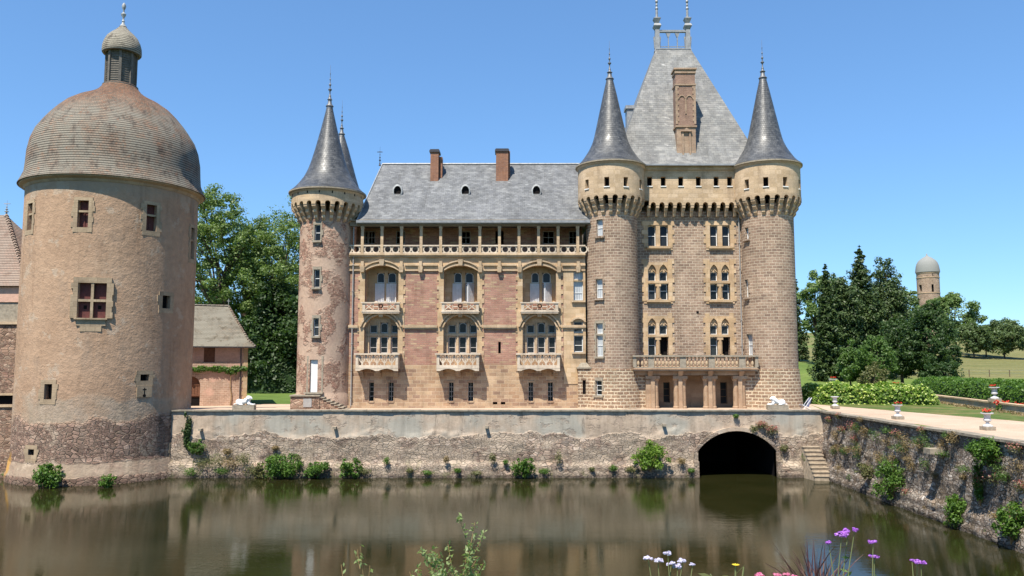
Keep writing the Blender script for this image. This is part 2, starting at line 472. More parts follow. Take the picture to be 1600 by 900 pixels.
m_blocks('chimney_stone', [(.42, .29, .20), (.47, .34, .24), (.38, .26, .18)], (.42, .31, .22), .5, .24, .012, .01, warp=.01)
m_blocks('keep_chimney', [(.31, .185, .14), (.36, .22, .165), (.28, .17, .13)], (.38, .27, .20), .24, .08, .012, .01, warp=.01)
def m_plain(name, col, rough=.6, spec=.4, metal=0.0, var=.12, sc=5, bump=.003):
    t = T(name); v = t.obj(); n = t.noise(v, sc, 5, .6)
    c = t.mix(1.0, col, t.ramp(n, [(.3, 1 - var), (.7, 1 + var * .6)]), 'MULTIPLY')
    M[name] = t.done(c, rough, n, bump, spec, Metallic=metal)
m_plain('white_paint', (.74, .73, .70), .5)
m_plain('grey_paint', (.36, .34, .32), .6)
m_plain('white_marble', (.80, .79, .76), .55, var=.28, sc=9)
m_plain('zinc', (.30, .31, .32), .55, .4, .2, .3)
m_plain('finial_lead', (.15, .155, .165), .5, .5, .2, .3)
m_plain('dark_iron', (.06, .055, .06), .5, .5, .3)
m_plain('lead_white', (.40, .41, .41), .6, .4, .1, .4)
m_plain('red_shutter', (.13, .036, .03), .7, var=.35)
m_plain('grey_wood', (.15, .135, .115), .85, var=.4, sc=8)
m_plain('old_wood', (.17, .115, .07), .8, var=.4, sc=8)
m_plain('brown_wood', (.20, .09, .05), .8, var=.35, sc=8)
m_plain('grey_stone', (.34, .29, .22), .9, var=.3, sc=6, bump=.02)
m_plain('dark_void', (.012, .010, .010), .9, .1)
m_plain('trunk_bark', (.10, .075, .05), .9, var=.4, sc=6, bump=.03)
m_plain('blue_cloth', (.16, .18, .30), .8)
m_plain('green_stem', (.20, .22, .09), .6)
m_plain('pale_lead', (.27, .275, .26), .85, .15)
m_plain('white_shutter', (.58, .58, .58), .6)
m_plain('urn_stone', (.56, .56, .57), .7, var=.3)
m_plain('sash_grey', (.50, .47, .43), .6)
m_plain('worn_tread', (.42, .34, .25), .9, var=.35, bump=.02)
m_plain('woody_stem', (.34, .22, .10), .7)
m_plain('coping', (.30, .26, .20), .9, var=.45, sc=3, bump=.03)
m_plain('soil', (.17, .11, .07), .95, var=.4, sc=4, bump=.03)
t = T('ceiling_timber'); M['timber'] = t.done(t.mix(1.0, (.28, .22, .15), t.ramp(t.noise(t.scale(t.obj(), 1, 8, 8), 2, 4), [(.3, .7), (.7, 1.1)]), 'MULTIPLY'), .8)  # plain brown timber with streaky grain for the gallery beam
# glass: dark room behind, clear reflection
t = T('window_glass')
n = t.noise(t.pos(), .35, 2)
M['glass'] = t.done(t.ramp(n, [(.4, (.012, .014, .016)), (.6, (.035, .04, .045))]), .10, t.noise(t.pos(), 1.5, 1), .002, .2, .5)
# net curtains behind glass
t = T('curtained_glass')
M['curtain'] = t.done(t.ramp(t.noise(t.scale(t.uv(), 14, .4), 1.2, 3), [(.35, (.30, .31, .32)), (.65, (.55, .56, .56))]), .12, None, .004, .6)
# slate
def slate(name, cols, rough, spec, bw, bh, patch, dist=.006, gloss_var=.1):
    t = T(name); uv = t.uv()
    c, h = blocks(t, uv, cols, tuple(x * .6 for x in cols[0]), bw, bh, .006, .004, .2)
    p = t.noise(t.scale(uv, 1, 2.2), .8, 6, .7)
    c = t.mix(t.rng(p, .52, .70), c, patch)
    row = t.math('FRACT', t.math('DIVIDE', t.sep(uv, 1), bh))
    h = t.math('ADD', t.math('MULTIPLY', h, .4), t.math('SUBTRACT', 1.0, row))
    fl = t.noise(t.scale(t.n('VectorRotate', props={'rotation_type': 'Z_AXIS'}, Vector=uv, Angle=.35), .9, 5.0, 1), 1.3, 4, .6)
    c = t.mix(t.math('MULTIPLY', t.rng(fl, .64, .70), .75), c, tuple(x * 1.75 for x in patch))
    st_ = t.noise(t.scale(uv, 1.2, .2, 1), .9, 6, .7)
    c = t.mix(1.0, c, t.ramp(st_, [(.3, .72), (.62, 1.08)]), 'MULTIPLY')
    r = t.rng(t.noise(uv, 2.5, 4), .3, .7, rough - gloss_var, rough + gloss_var)
    M[name] = t.done(c, r, h, dist, spec)
slate('slate_cone', [(.060, .063, .068), (.085, .088, .094), (.11, .112, .116), (.07, .073, .078)], .44, .5, .2, .16, (.15, .15, .15), .010, .12)
slate('slate_main', [(.135, .14, .145), (.18, .185, .19), (.155, .16, .17), (.21, .215, .22)], .62, .4, .3, .2, (.25, .255, .255), .012)
slate('slate_keep', [(.20, .20, .195), (.25, .25, .24), (.18, .18, .18), (.27, .265, .25)], .65, .4, .3, .2, (.31, .30, .285), .012)
def tiles(name, cols, patch1, patch2, bw, bh, zfade=None, dist=.02):
    t = T(name); uv = t.uv()
    c, h = blocks(t, uv, cols, tuple(x * .45 for x in cols[0]), bw, bh, .012, .01, .3)
    p = t.noise(uv, .55, 6, .65)
    f1 = t.rng(p, .28, .54)
    if zfade:
        f1 = t.math('MULTIPLY', f1, t.rng(t.sep(t.pos(), 2), zfade[1], zfade[0]))
    c = t.mix(t.math('MULTIPLY', f1, .85), c, patch1)
    q = t.noise(t.scale(uv, 1, .7), 1.7, 5, .7)
    c = t.mix(t.math('MULTIPLY', t.rng(q, .52, .66), .85), c, patch2)
    q2 = t.noise(t.scale(uv, 1.3, 1.8), .9, 6, .75)
    c = t.mix(t.math('MULTIPLY', t.rng(q2, .58, .66), .7), c, tuple(v * 1.05 for v in cols[1]))
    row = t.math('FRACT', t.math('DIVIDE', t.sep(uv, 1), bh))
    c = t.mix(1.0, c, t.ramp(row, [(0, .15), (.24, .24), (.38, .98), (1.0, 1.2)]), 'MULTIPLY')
    h = t.math('ADD', t.math('MULTIPLY', h, .45), t.math('SUBTRACT', 1.0, row))
    M[name] = t.done(c, .85, h, dist, .25)
tiles('dome_tile', [(.24, .135, .085), (.31, .15, .085), (.25, .165, .11), (.21, .15, .11), (.34, .19, .115)], (.245, .23, .19), (.09, .072, .06), .19, .155, (22.8, 24.6))
tiles('pink_tile', [(.34, .20, .145), (.39, .24, .18), (.31, .21, .165), (.36, .27, .21)], (.31, .245, .20), (.22, .15, .115), .2, .15)
tiles('grey_tile', [(.20, .17, .13), (.25, .21, .16), (.17, .15, .12), (.29, .22, .15)], (.27, .25, .20), (.12, .10, .07), .24, .17)
tiles('lantern_shingle', [(.25, .22, .17), (.31, .28, .22), (.20, .18, .14)], (.34, .31, .25), (.12, .10, .08), .2, .14)

# turret render: patchy pink plaster with bare rubble showing
t = T('turret_render'); o = t.pos(); uv = t.uv()
a = plaster(t, o, (.46, .32, .24), (.54, .39, .29), (.58, .43, .32), .9, 7)
b = rubble(t, uv, [(.40, .22, .16), (.48, .30, .22), (.36, .19, .14), (.54, .38, .28)], (.52, .38, .28), .17, .11, .14, .06)
mk = t.rng(t.noise(o, .75, 5, .65), .47, .53)
M['turret_render'] = t.done(t.mix(mk, a[0], b[0]), .95, t.math('ADD', t.math('MULTIPLY', b[1], mk), t.math('MULTIPLY', a[1], .5)), .035)
# dome tower: plaster above, rubble band near the water, mortared foot
t = T('tower_render'); o = t.pos(); uv = t.uv(); z = t.sep(o, 2)
a = plaster(t, t.scale(o, 1, 1, 1.05), (.41, .265, .17), (.48, .32, .21), (.51, .36, .245), .32, 2.6)
b = rubble(t, uv, [(.33, .21, .155), (.41, .27, .20), (.27, .17, .13), (.45, .32, .24)], (.36, .27, .2), .34, .19, .16, .14)
c = plaster(t, o, (.36, .28, .20), (.44, .34, .25), (.48, .39, .30), 1.2, 5)
nz = t.noise(o, .45, 5, .6)
zz = t.math('ADD', z, t.math('MULTIPLY', t.math('SUBTRACT', nz, .5), 3.2))
m1 = t.rng(zz, 3.9, 3.5)              # bare below
m2 = t.rng(t.noise(o, .8, 4, .6), .40, .5)
band = t.math('MULTIPLY', t.rng(zz, 5.3, 5.0), t.math('SUBTRACT', 1.0, m1))
col = t.mix(t.math('MULTIPLY', band, t.rng(nz, .35, .55)), a[0], c[0])
hh = t.math('MULTIPLY', a[1], .8)
col = t.mix(m1, col, b[0]); 
zb = t.math('ADD', z, t.math('MULTIPLY', t.math('SUBTRACT', t.noise(o, 1.1, 3), .5), .35))
m3 = t.math('MULTIPLY', t.rng(zb, 1.30, 1.22), t.rng(zb, .42, .5))
col = t.mix(t.math('MULTIPLY', m3, t.rng(t.noise(o, 1.4, 5, .7), .35, .55, .45, 1.0)), col, t.mix(.35, c[0], (.25, .19, .14)))
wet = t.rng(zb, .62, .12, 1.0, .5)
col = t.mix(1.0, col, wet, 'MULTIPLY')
gst = t.rng(t.noise(t.scale(o, .8, .8, .22), 1.0, 5, .7), .54, .72)
col = t.mix(t.math('MULTIPLY', gst, .45), col, (.25, .20, .155))
hh = t.mix(m1, hh, b[1]); hh = t.mix(m3, hh, a[1])
dk = t.rng(t.noise(t.scale(o, 1, 1, .5), .5, 6, .7), .40, .30)
col = t.mix(t.math('MULTIPLY', dk, .5), col, (.22, .165, .125))
pl = t.rng(t.noise(o, .7, 6, .7), .58, .61)
col = t.mix(t.math('MULTIPLY', pl, .6), col, (.50, .40, .30))
tb = t.rng(t.math('ADD', z, t.math('MULTIPLY', t.noise(o, .8, 5, .7), 1.6)), 18.2, 18.6)  # grey stained band below the cornice, eave shade put into its colour too
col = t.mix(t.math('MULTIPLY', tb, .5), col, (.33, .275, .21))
runs = t.noise(t.scale(o, 1.5, 1.5, .13), 1.0, 6, .7)
col = t.mix(1.0, col, t.ramp(runs, [(.32, (.78, .75, .72)), (.46, (1, 1, 1))]), 'MULTIPLY')
dl = t.n('VectorMath', out=1, props={'operation': 'DISTANCE'}, i0=t.scale(o, 1, 1, .8), i1=(-30.6, 50.0, .75))
lic = t.math('MULTIPLY', t.rng(t.math('ADD', dl, t.math('MULTIPLY', t.noise(o, 3, 4), .9)), 1.25, .95), .85)
col = t.mix(lic, col, (.50, .27, .06))
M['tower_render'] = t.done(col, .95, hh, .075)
# moat wall: smooth stained render above, rubble below
t = T('moat_render'); o = t.pos(); uv = t.uv(); z = t.sep(o, 2); x = t.sep(o, 0)
a = plaster(t, o, (.45, .35, .26), (.53, .42, .32), (.43, .38, .31), .5, 4)
acol = t.mix(t.rng(t.noise(t.scale(o, .35, 1, .25), 1, 4), .47, .6), a[0], (.40, .37, .31))
acol = streaks(t, acol, uv, .22, 1.6, .2)
b = rubble(t, uv, [(.38, .27, .20), (.48, .36, .28), (.30, .21, .165), (.54, .44, .36), (.42, .31, .23)], (.40, .32, .25), .30, .15, .15, .20)
cov = t.rng(t.noise(t.scale(o, .7, 1, 1), .9, 6, .7), .44, .54)
bl = t.mix(t.math('MULTIPLY', cov, .75), b[0], (.47, .385, .295))
bl = t.mix(1.0, bl, t.ramp(t.noise(o, .7, 6, .7), [(.32, .62), (.6, 1.08)]), 'MULTIPLY')
patch_ = t.rng(t.noise(t.scale(o, 1, 1, 1.3), 1.1, 6, .72), .55, .60)
acol = t.mix(t.math('MULTIPLY', patch_, .55), acol, (.34, .26, .20))
acol = t.mix(t.math('MULTIPLY', t.rng(t.noise(t.scale(o, 3, 1, .6), .8, 6, .75), .60, .64), .6), acol, (.17, .14, .11))
nz = t.noise(t.scale(o, 1, 1, .6), .42, 5, .6)
zz = t.math('ADD', z, t.math('MULTIPLY', t.math('SUBTRACT', nz, .5), 1.9))
m1 = t.rng(zz, 2.68, 2.60)
col = t.mix(m1, acol, bl)
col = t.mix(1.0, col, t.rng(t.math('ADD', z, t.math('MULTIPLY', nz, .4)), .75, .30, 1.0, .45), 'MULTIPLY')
moss = t.math('MULTIPLY', t.rng(t.noise(o, 1.3, 5, .7), .55, .68), t.rng(z, 1.6, .6))
col = t.mix(t.math('MULTIPLY', moss, .6), col, (.16, .17, .07))
hh = t.mix(m1, t.math('MULTIPLY', a[1], .25), b[1])
hh = t.math('ADD', hh, t.math('MULTIPLY', patch_, -.25))
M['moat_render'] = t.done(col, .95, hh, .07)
# garden wall: whitish rough rubble
t = T('garden_rubble'); o = t.pos(); uv = t.uv(); z = t.sep(o, 2)
b = rubble(t, uv, [(.30, .23, .18), (.50, .43, .36), (.20, .15, .12), (.62, .56, .50), (.37, .29, .23)], (.20, .16, .12), .27, .12, .16, .2)
col = t.mix(1.0, b[0], t.ramp(t.noise(o, .8, 5, .6), [(.3, .7), (.7, 1.15)]), 'MULTIPLY')
lich = t.rng(t.noise(t.scale(o, 1, 1, .7), .7, 5, .7), .52, .66)
col = t.mix(t.math('MULTIPLY', lich, .5), col, (.24, .17, .09))
col = t.mix(1.0, col, t.rng(z, .5, .1, 1.0, .5), 'MULTIPLY')
M['garden_rubble'] = t.done(col, .95, b[1], .08)
# pavilion: rubble walls
t = T('brown_rubble')
b = rubble(t, t.uv(), [(.32, .20, .14), (.40, .26, .18), (.26, .15, .11), (.46, .33, .24)], (.38, .28, .2), .34, .15, .14, .1)
M['brown_rubble'] = t.done(b[0], .95, b[1], .05)
# farmhouse wall
t = T('pink_render'); o = t.pos(); uv = t.uv()
a = plaster(t, o, (.60, .37, .28), (.66, .42, .32), (.68, .46, .35), .7, 5)
b = blocks(t, uv, [(.56, .36, .26), (.62, .42, .31), (.52, .33, .24)], (.70, .52, .40), .36, .16, .02, .05)
mk = t.math('MULTIPLY', t.rng(t.noise(o, .5, 3), .42, .5), t.rng(t.sep(o, 2), 7.5, 7.1))
M['pink_render'] = t.done(t.mix(mk, a[0], b[0]), .95, t.mix(mk, a[1], b[1]), .02)
# ground
t = T('terrain_grass'); o = t.pos()
n1 = t.noise(o, .06, 6, .6); n2 = t.noise(o, 1.3, 5, .7)
g = t.ramp(n1, [(.35, (.095, .15, .03)), (.6, (.14, .20, .045)), (.8, (.20, .22, .075))])
dry = t.ramp(t.noise(t.scale(o, .5, 2.5), .1, 5), [(.3, (.135, .145, .05)), (.7, (.215, .195, .082))])
x = t.sep(o, 0); y = t.sep(o, 1)
mk = t.math('MULTIPLY', t.rng(t.math('SUBTRACT', x, t.math('MULTIPLY', y, .40)), -2, 6), t.rng(y, 122, 128))
mk2 = t.math('MULTIPLY', t.rng(t.noise(o, .02, 3), .5, .6), t.rng(y, 150, 175))
c = t.mix(t.math('MAXIMUM', mk, mk2), g, dry)
c = t.mix(1.0, c, t.ramp(n2, [(.3, .7), (.7, 1.2)]), 'MULTIPLY')
M['grass'] = t.done(c, .95, n2, .1, .15)
t = T('lawn_grass'); o = t.pos(); n2 = t.noise(o, 3.5, 6, .7)
c = t.mix(t.rng(t.noise(o, .5, 5), .45, .65), (.085, .13, .03), (.20, .17, .07))
M['lawn'] = t.done(t.mix(1.0, c, t.ramp(n2, [(.3, .65), (.7, 1.25)]), 'MULTIPLY'), .95, n2, .05, .15)
t = T('gravel'); o = t.pos(); n2 = t.noise(o, 18, 4, .7)
c = t.ramp(t.noise(o, .35, 8, .7), [(.3, (.42, .31, .225)), (.5, (.52, .39, .29)), (.7, (.58, .45, .34))])
M['gravel'] = t.done(t.mix(1.0, c, t.ramp(n2, [(.3, .8), (.7, 1.12)]), 'MULTIPLY'), .95, n2, .015, .2)
# water
t = T('moat_water'); o = t.pos()
w1 = t.noise(t.scale(o, .55, 2.4), 1.6, 3, .5)
w2 = t.noise(t.scale(o, .5, 1.8), 7, 3, .55)
calm = t.rng(t.noise(t.scale(o, .5, 1.4), .12, 3), .4, .62, .35, 1.0)
h = t.math('MULTIPLY', t.math('ADD', t.math('MULTIPLY', w1, .55), t.math('MULTIPLY', w2, .40)), calm)
M['water'] = t.done(t.ramp(t.noise(o, .2, 4), [(.3, (.013, .015, .004)), (.7, (.024, .023, .008))]), .03, h, .009, .42, IOR=1.33, Specular_Tint=(.92, .88, .66))
# leaves
def leafm(name, c1, c2, c3, trans=.35, rough=.5):
    t = T(name)
    rnd = t.n('NewGeometry', out=8)
    k = .95 if name.startswith('petal') else .92
    col = t.ramp(rnd, [(q, tuple(v * k for v in c)) for q, c in ((0, c1), (.5, c2), (1, c3))])
    p = t.n('BsdfPrincipled', Base_Color=col, Roughness=rough, Specular_IOR_Level=.35)
    tr = t.n('BsdfTranslucent', Color=t.mix(1.0, col, (1.3, 1.5, .7), 'MULTIPLY'))
    t.t.links.new(t.n('MixShader', i0=trans, i1=p, i2=tr), t.out.inputs[0])
    M[name] = t.mat
leafm('leaf_locust', (.10, .155, .045), (.15, .215, .06), (.21, .28, .085))
leafm('leaf_dark', (.028, .058, .016), (.045, .085, .024), (.075, .125, .034))
leafm('leaf_fir', (.038, .066, .018), (.056, .092, .026), (.09, .13, .040), .12)
leafm('leaf_mid', (.055, .11, .024), (.09, .16, .036), (.13, .21, .05))
leafm('leaf_light', (.10, .16, .045), (.14, .21, .065), (.20, .27, .09))
leafm('leaf_willow', (.17, .23, .09), (.24, .31, .12), (.34, .40, .18), .45)
leafm('leaf_orchard', (.075, .12, .04), (.11, .16, .06), (.16, .21, .085))
leafm('leaf_bright', (.09, .17, .02), (.14, .24, .03), (.21, .32, .05), .4)
leafm('leaf_bush', (.05, .11, .015), (.085, .17, .025), (.14, .24, .04), .35)
leafm('leaf_dry', (.16, .12, .05), (.24, .17, .08), (.30, .22, .11), .2)
leafm('leaf_olive', (.09, .10, .035), (.13, .14, .05), (.20, .18, .075), .25)
leafm('petal_valerian', (.30, .07, .07), (.38, .13, .11), (.42, .22, .17), .2)
leafm('petal_red', (.55, .03, .02), (.70, .06, .03), (.75, .12, .08), .2)
leafm('petal_hydrangea', (.40, .50, .08), (.55, .62, .16), (.70, .72, .36), .25)
leafm('petal_purple', (.34, .10, .55), (.45, .15, .68), (.58, .28, .78), .25)
leafm('petal_lilac', (.44, .38, .62), (.62, .57, .78), (.78, .75, .88), .15)
leafm('petal_pink', (.60, .10, .28), (.70, .2, .38), (.8, .4, .5), .25)
leafm('petal_yellow', (.80, .50, .02), (.85, .6, .03), (.9, .7, .05), .2)
leafm('blade_purple', (.05, .022, .028), (.09, .035, .04), (.22, .13, .10), .2)
#@@STRUCT
# ------------------------------------------------------------------ ground, water
ZT = 4.12                                    # terrace level
WX0, WX1, WY = -90.0, 19.72, 51.6            # moat: right wall plane, castle-side wall plane
def sm(t): t = max(0, min(1, t)); return t * t * (3 - 2 * t)
def th(x, y):
    if y <= 104: return ZT - .62 * sm((-12.5 - x) / 3) * sm((y - 55) / 6)
    k = min(1, max(0, (x + 20) / 60))
    s_ = y - 104
    rise = .051 * s_ * min(1, s_ / 30) if y < 640 else .051 * 536 - .02 * (y - 640)
    n = mn.noise(Vector((x * .012, y * .012, 3))) * min(6, s_ * .03)
    return ZT + k * (rise + n) - .62 * sm((-12.5 - x) / 3)
def sheet(name, xs, ys, zf, mat, skip=None, **kw):
    mb = MB()
    for i in range(len(xs) - 1):
        for j in range(len(ys) - 1):
            if skip and skip(xs[i], xs[i + 1], ys[j], ys[j + 1]): continue
            q = [(xs[i], ys[j]), (xs[i + 1], ys[j]), (xs[i + 1], ys[j + 1]), (xs[i], ys[j + 1])]
            mb.face([(a, b, zf(a, b)) for a, b in q])
    return tag(mb.build(name, mat, None, (0, 0, 0), smooth='all'), **kw)
xs = [-1800, -1000, -600, -300, -200, -140] + [-90.0] + list(np.arange(-80, 11, 10)) + [-28, -25, -22, -18, -17, -16, -15, -14, -13, -12.5, GX(1085, 720, 51.6), GX(1217, 720, 51.6)] + [19.95, 20.0] + list(np.arange(26, 150, 8)) + [170, 200, 240, 300, 400, 600, 900, 1400, 2200]
ys = [-300, -100, -30, 4.6, 4.7, 5.5, 20, 35, 51.9, 52.0] + [54, 55, 56, 57, 58, 59, 60, 61, 63.5, 66, 69, 72, 76] + list(np.arange(81, 190, 7)) + list(np.arange(200, 660, 22)) + [720, 900, 1300, 2000, 3000]
def tz(x, y):
    if -90.0 < x < 20 and 4.65 < y < 51.95: return -1.6
    if y <= 4.65: return 5.25
    if x <= -90.0: return ZT
    return th(x, y)
xs = sorted(xs)
sheet('terrain', [float(x) for x in xs], [float(y) for y in ys], tz, M['grass'], skip=lambda a, b, c, d: c == 51.9 and abs((a + b) / 2 - GX(1151, 720, 51.6)) < .5, kind='structure')
mb = MB(); mb.face([(-90, 4.5, 0), (19.9, 4.5, 0), (19.9, 60, 0), (-90, 60, 0)])
tag(mb.build('moat_water', M['water'], None, (0, 20, 0)), kind='structure')
# gravel terrace round the castle and the drive beyond the garden wall
g0 = ZT + .006
mb = MB()
gx = [x for x in xs if -90 <= x <= 19.95]; gy = [y for y in ys if 51.9 <= y <= 72]
for a, b in zip(gx, gx[1:]):
    for c, d in zip(gy, gy[1:]):
        if (a + b) / 2 > -12.5 and c >= 63: continue
        mb.face([(u, v, th(u, v) + .006) for u, v in ((a, c), (b, c), (b, d), (a, d))])
mb.face([(19.95, 51.9, g0), (22.0, 60.3, g0), (19.95, 63.5, g0)])
mb.face([(20.2, 10, g0), (34, 10, g0), (27.0, 40, g0), (26.4, 43.5, g0), (22.0, 60.3, g0), (20.2, 51.9, g0)])
tag(mb.build('gravel_path', M['gravel'], None, (0, 55, g0)), kind='structure')
mb = MB(); z = ZT + .010
mb.face([(27.0, 40, z), (34, 10, z), (39, 10, z), (31.6, 48.4, z), (33.8, 63.6, z), (26, 64, z), (22.0, 60.3, z), (26.4, 43.5, z)])
tag(mb.build('lawn', M['lawn'], None, (29, 50, z)), kind='structure')

# ------------------------------------------------------------------ moat wall with the tunnel mouth
def bumpy(mb, fx, n0, n1, zb, zt, depth):
    """grid in (s, z) mapped by fx(s, z, push) with a rough lower part; n0..n1 list of s"""
    def push(s_, z_):
        nz = mn.noise(Vector((s_ * .42, 7.7, z_ * .25))) * .95
        low = 1 if z_ + nz < 2.6 else 0
        b = .03 * mn.noise(Vector((s_ * 1.1, z_ * 1.1, 1)))
        if low: b += .05 + .06 * mn.noise(Vector((s_ * 2.6, z_ * 4.2, 4))) + .05 * mn.noise(Vector((s_ * .9, z_ * .9, 9)))
        edge = .95 + .18 * mn.noise(Vector((s_ * .35, 0, 2)))
        if z_ < edge: b += depth * min(1, (edge - z_) / .22)
        if z_ < .3: b += .12 + .08 * mn.noise(Vector((s_ * 1.6, 0, 12)))
        return b
    for i in range(len(n0) - 1):
        a, b = n0[i], n0[i + 1]
        nr = n1
        for j in range(nr):
            q = []
            for s_, k in ((a, j), (b, j), (b, j + 1), (a, j + 1)):
                z0, z1 = zb(s_), zt(s_)
                z_ = z0 + (z1 - z0) * k / nr
                q.append((fx(s_, z_, push(s_, z_)), s_, z_))
            mb.face([p[0] for p in q], [(p[1], p[2]) for p in q])
ax0, ax1 = GX(1090, 720, WY), GX(1212, 720, WY)
asp, atop = GZ(704, WY), GZ(673, WY)
apts = arc(ax0, ax1, asp, atop - asp, 'seg', 24)
azb = lambda x: float(np.interp(x, [p[0] for p in apts], [p[1] for p in apts]))
wall = MB()
fx = lambda s_, z_, p_: (s_, WY - p_, z_)
top = lambda s_: 4.10
bumpy(wall, fx, list(np.linspace(-24, ax0, 300)), 40, lambda s_: -.6, top, .32)
bumpy(wall, fx, [p[0] for p in apts], 16, azb, top, .32)
bumpy(wall, fx, list(np.linspace(ax1, WX1 + .05, 50)), 40, lambda s_: -.6, top, .32)
wall.face([(-24, WY + .02, 4.10), (WX1, WY + .02, 4.10), (WX1, WY + .5, 4.10), (-24, WY + .5, 4.10)])
MW = wall.build('moat_wall', M['moat_render'], None, (0, WY, 0), smooth='all')
tag(MW, 'long low retaining wall of stained render over rubble below the castle', 'wall')
mb = MB(); rng = random.Random(3); x = -23.0
while x < WX1:
    w = rng.uniform(1.1, 1.9); e = min(x + w, WX1 + .3)
    mb.box(x + .008, e - .008, WY - .10 - rng.uniform(0, .04), WY + .42, 4.10, 4.185 + rng.uniform(-.01, .012)); x += w
mb.build('coping', M['coping'], MW)
mb = MB()
arch_strip(mb, ax0, ax1, asp, atop - asp, 'seg', .24, WY - .20, WY + .3, 24)
for xa, sg in ((ax0, -1), (ax1, 1)): 
    for k in range(5): mb.box(xa, xa + sg * (.30 + (.25 if k % 2 else 0)), WY - .43 - .006 * (k % 2), WY + .3, -.5 + k * 1.5 / 5, -.5 + (k + 1) * 1.5 / 5)
    mb.box(xa, xa + sg * .26, WY - .19, WY + .3, 1.0, asp)
mb.build('arch_surround', M['moat_render'], MW)
mb = MB()
for p, q in zip(apts, apts[1:]):
    mb.face([(p[0], WY - .1, p[1]), (q[0], WY - .1, q[1]), (q[0], WY + 9, q[1]), (p[0], WY + 9, p[1])])
mb.face([(ax0, WY - .1, -1), (ax0, WY - .1, asp), (ax0, WY + 9, asp), (ax0, WY + 9, -1)])
mb.face([(ax1, WY - .1, -1), (ax1, WY + 9, -1), (ax1, WY + 9, asp), (ax1, WY - .1, asp)])
mb.face([(ax0, WY + 9, -1), (ax1, WY + 9, -1), (ax1, WY + 9, 4), (ax0, WY + 9, 4)])
mb.build('tunnel', M['dark_void'], MW)
for px, py in ((524, 668), (760.5, 667), (1037, 664), (315, 671)):
    p = P(px, py, WY)
    mb = MB(); mb.box(p.x - .1, p.x + .1, WY - .34, WY, p.z - .07, p.z + .07); mb.build('spout', M['grey_stone'], MW)
# steps down to the water in the corner
mb = MB(); n = 8
for k in range(n):
    z1 = 1.95 - k * .235
    y1 = WY - .25 - k * .17
    x0 = GX(1256 + k * .9, 705 + k * 5, 51)
    mb.box(x0, x0 + 1.02, y1 - .34, WY - .01, -.4, z1 - .06)
    mb.box(x0 - .03, x0 + 1.05, y1 - .38, y1 - .02, z1 - .058, z1)
tag(mb.build('stone_steps', M['worn_tread'], None, (18.6, 50.6, 0)), 'narrow flight of worn stone steps going down to the water in the wall corner', 'steps')
# garden wall on the right
gw = MB()
fx2 = lambda s_, z_, p_: (WX1 - p_, s_, z_)
bumpy(gw, fx2, [float(v) for v in np.linspace(WY + .3, 12, 380)], 44, lambda s_: -.6, lambda s_: 4.03, .22)
GW = gw.build('garden_wall', M['garden_rubble'], None, (WX1, 40, 0), smooth='all')
tag(GW, 'rough rubble wall overgrown with wild plants running beside the gravel drive', 'wall')
mb = MB(); rng = random.Random(5); y = 12.0
while y < WY:
    w = rng.uniform(.7, 1.5); e = min(y + w, WY)
    if rng.random() > .10 or y > 44: mb.box(WX1 - .14 - rng.uniform(0, .07), WX1 + .5, y + .01, e - .01, 4.03, 4.13 + rng.uniform(-.015, .02))
    else: mb.box(WX1 + .06, WX1 + .5, y + .02, e - .02, 4.03, 4.10)
    y += w
mb.build('coping', M['coping'], GW)
p = P(1470, 704, 40)
mb = MB(); Yb = 19.72 * F / 670; Yb = 37.3
zc = GZ(704, Yb)
mb.box(WX1 - .75, WX1 + .1, Yb - .30, Yb + .30, zc - .14, zc + .10); mb.build('spout', M['grey_stone'], GW)

# ------------------------------------------------------------------ dome tower
DX, DY, DR = -26.6, 53.1, 5.2
DT = thing('dome_tower', 'fat round tower of peeling plaster under a bulging tiled dome, standing in the moat', 'tower', (DX, DY, 0))
def dz(py): return P(175, py, DY).z
HO = []
def dwin(x0, x1, y0, y1):
    a, z = cyl((x0 + x1) / 2, (y0 + y1) / 2, DX, DY, DR)
    a0, _ = cyl(x0, (y0 + y1) / 2, DX, DY, DR); a1, _ = cyl(x1, (y0 + y1) / 2, DX, DY, DR)
    _, zt = cyl((x0 + x1) / 2, y0, DX, DY, DR); _, zb = cyl((x0 + x1) / 2, y1, DX, DY, DR)
    return a, max(.12, (a1 - a0) / 2 * DR), zb, zt
tall = [dwin(121, 138, 313, 355), dwin(229, 245, 320, 361), dwin(43, 50, 318, 359), dwin(298, 304, 356, 405)]
tall[2] = (tall[2][0], .33, tall[2][2], tall[2][3]); tall[3] = (tall[3][0], .33, tall[3][2], tall[3][3])
main = dwin(121, 166, 442, 497)
small = [dwin(254, 266, 462, 482), dwin(69, 81, 600, 624), dwin(219.5, 233, 585, 595), dwin(44, 53, 702, 711), dwin(266, 271, 697, 707)]
HO = tall + [main] + small
ztop = dz(300) - .08
mb = MB()
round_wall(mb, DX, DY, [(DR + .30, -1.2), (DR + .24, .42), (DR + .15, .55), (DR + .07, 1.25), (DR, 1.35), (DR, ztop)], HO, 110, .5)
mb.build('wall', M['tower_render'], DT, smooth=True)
mb = MB(); mb.lathe(DX, DY, [(DR + .01, ztop - .34), (DR + .08, ztop - .26), (DR + .10, ztop - .18), (DR + .34, ztop - .06), (DR + .36, ztop + .04)], 96)
mb.build('cornice', M['tower_stone'], DT, smooth=True)
prof = [(300, 5.66), (292, 5.50), (282, 5.33), (268, 5.28), (250, 5.24), (232, 5.10), (217, 4.86), (204, 4.50), (193, 4.16), (181, 3.72), (170, 3.24), (161, 2.66), (155, 2.14), (149.5, 1.70), (144, 1.38), (138, 1.16), (133, 1.05)]
mb = MB(); mb.lathe(DX, DY, [(5.1, ztop - .05)] + [(r, dz(py) - .06) for py, r in prof], 96, ru=5.2)
mb.build('dome_roof', M['dome_tile'], DT, smooth=True)
zl0, zl1 = dz(136) - .1, dz(84)
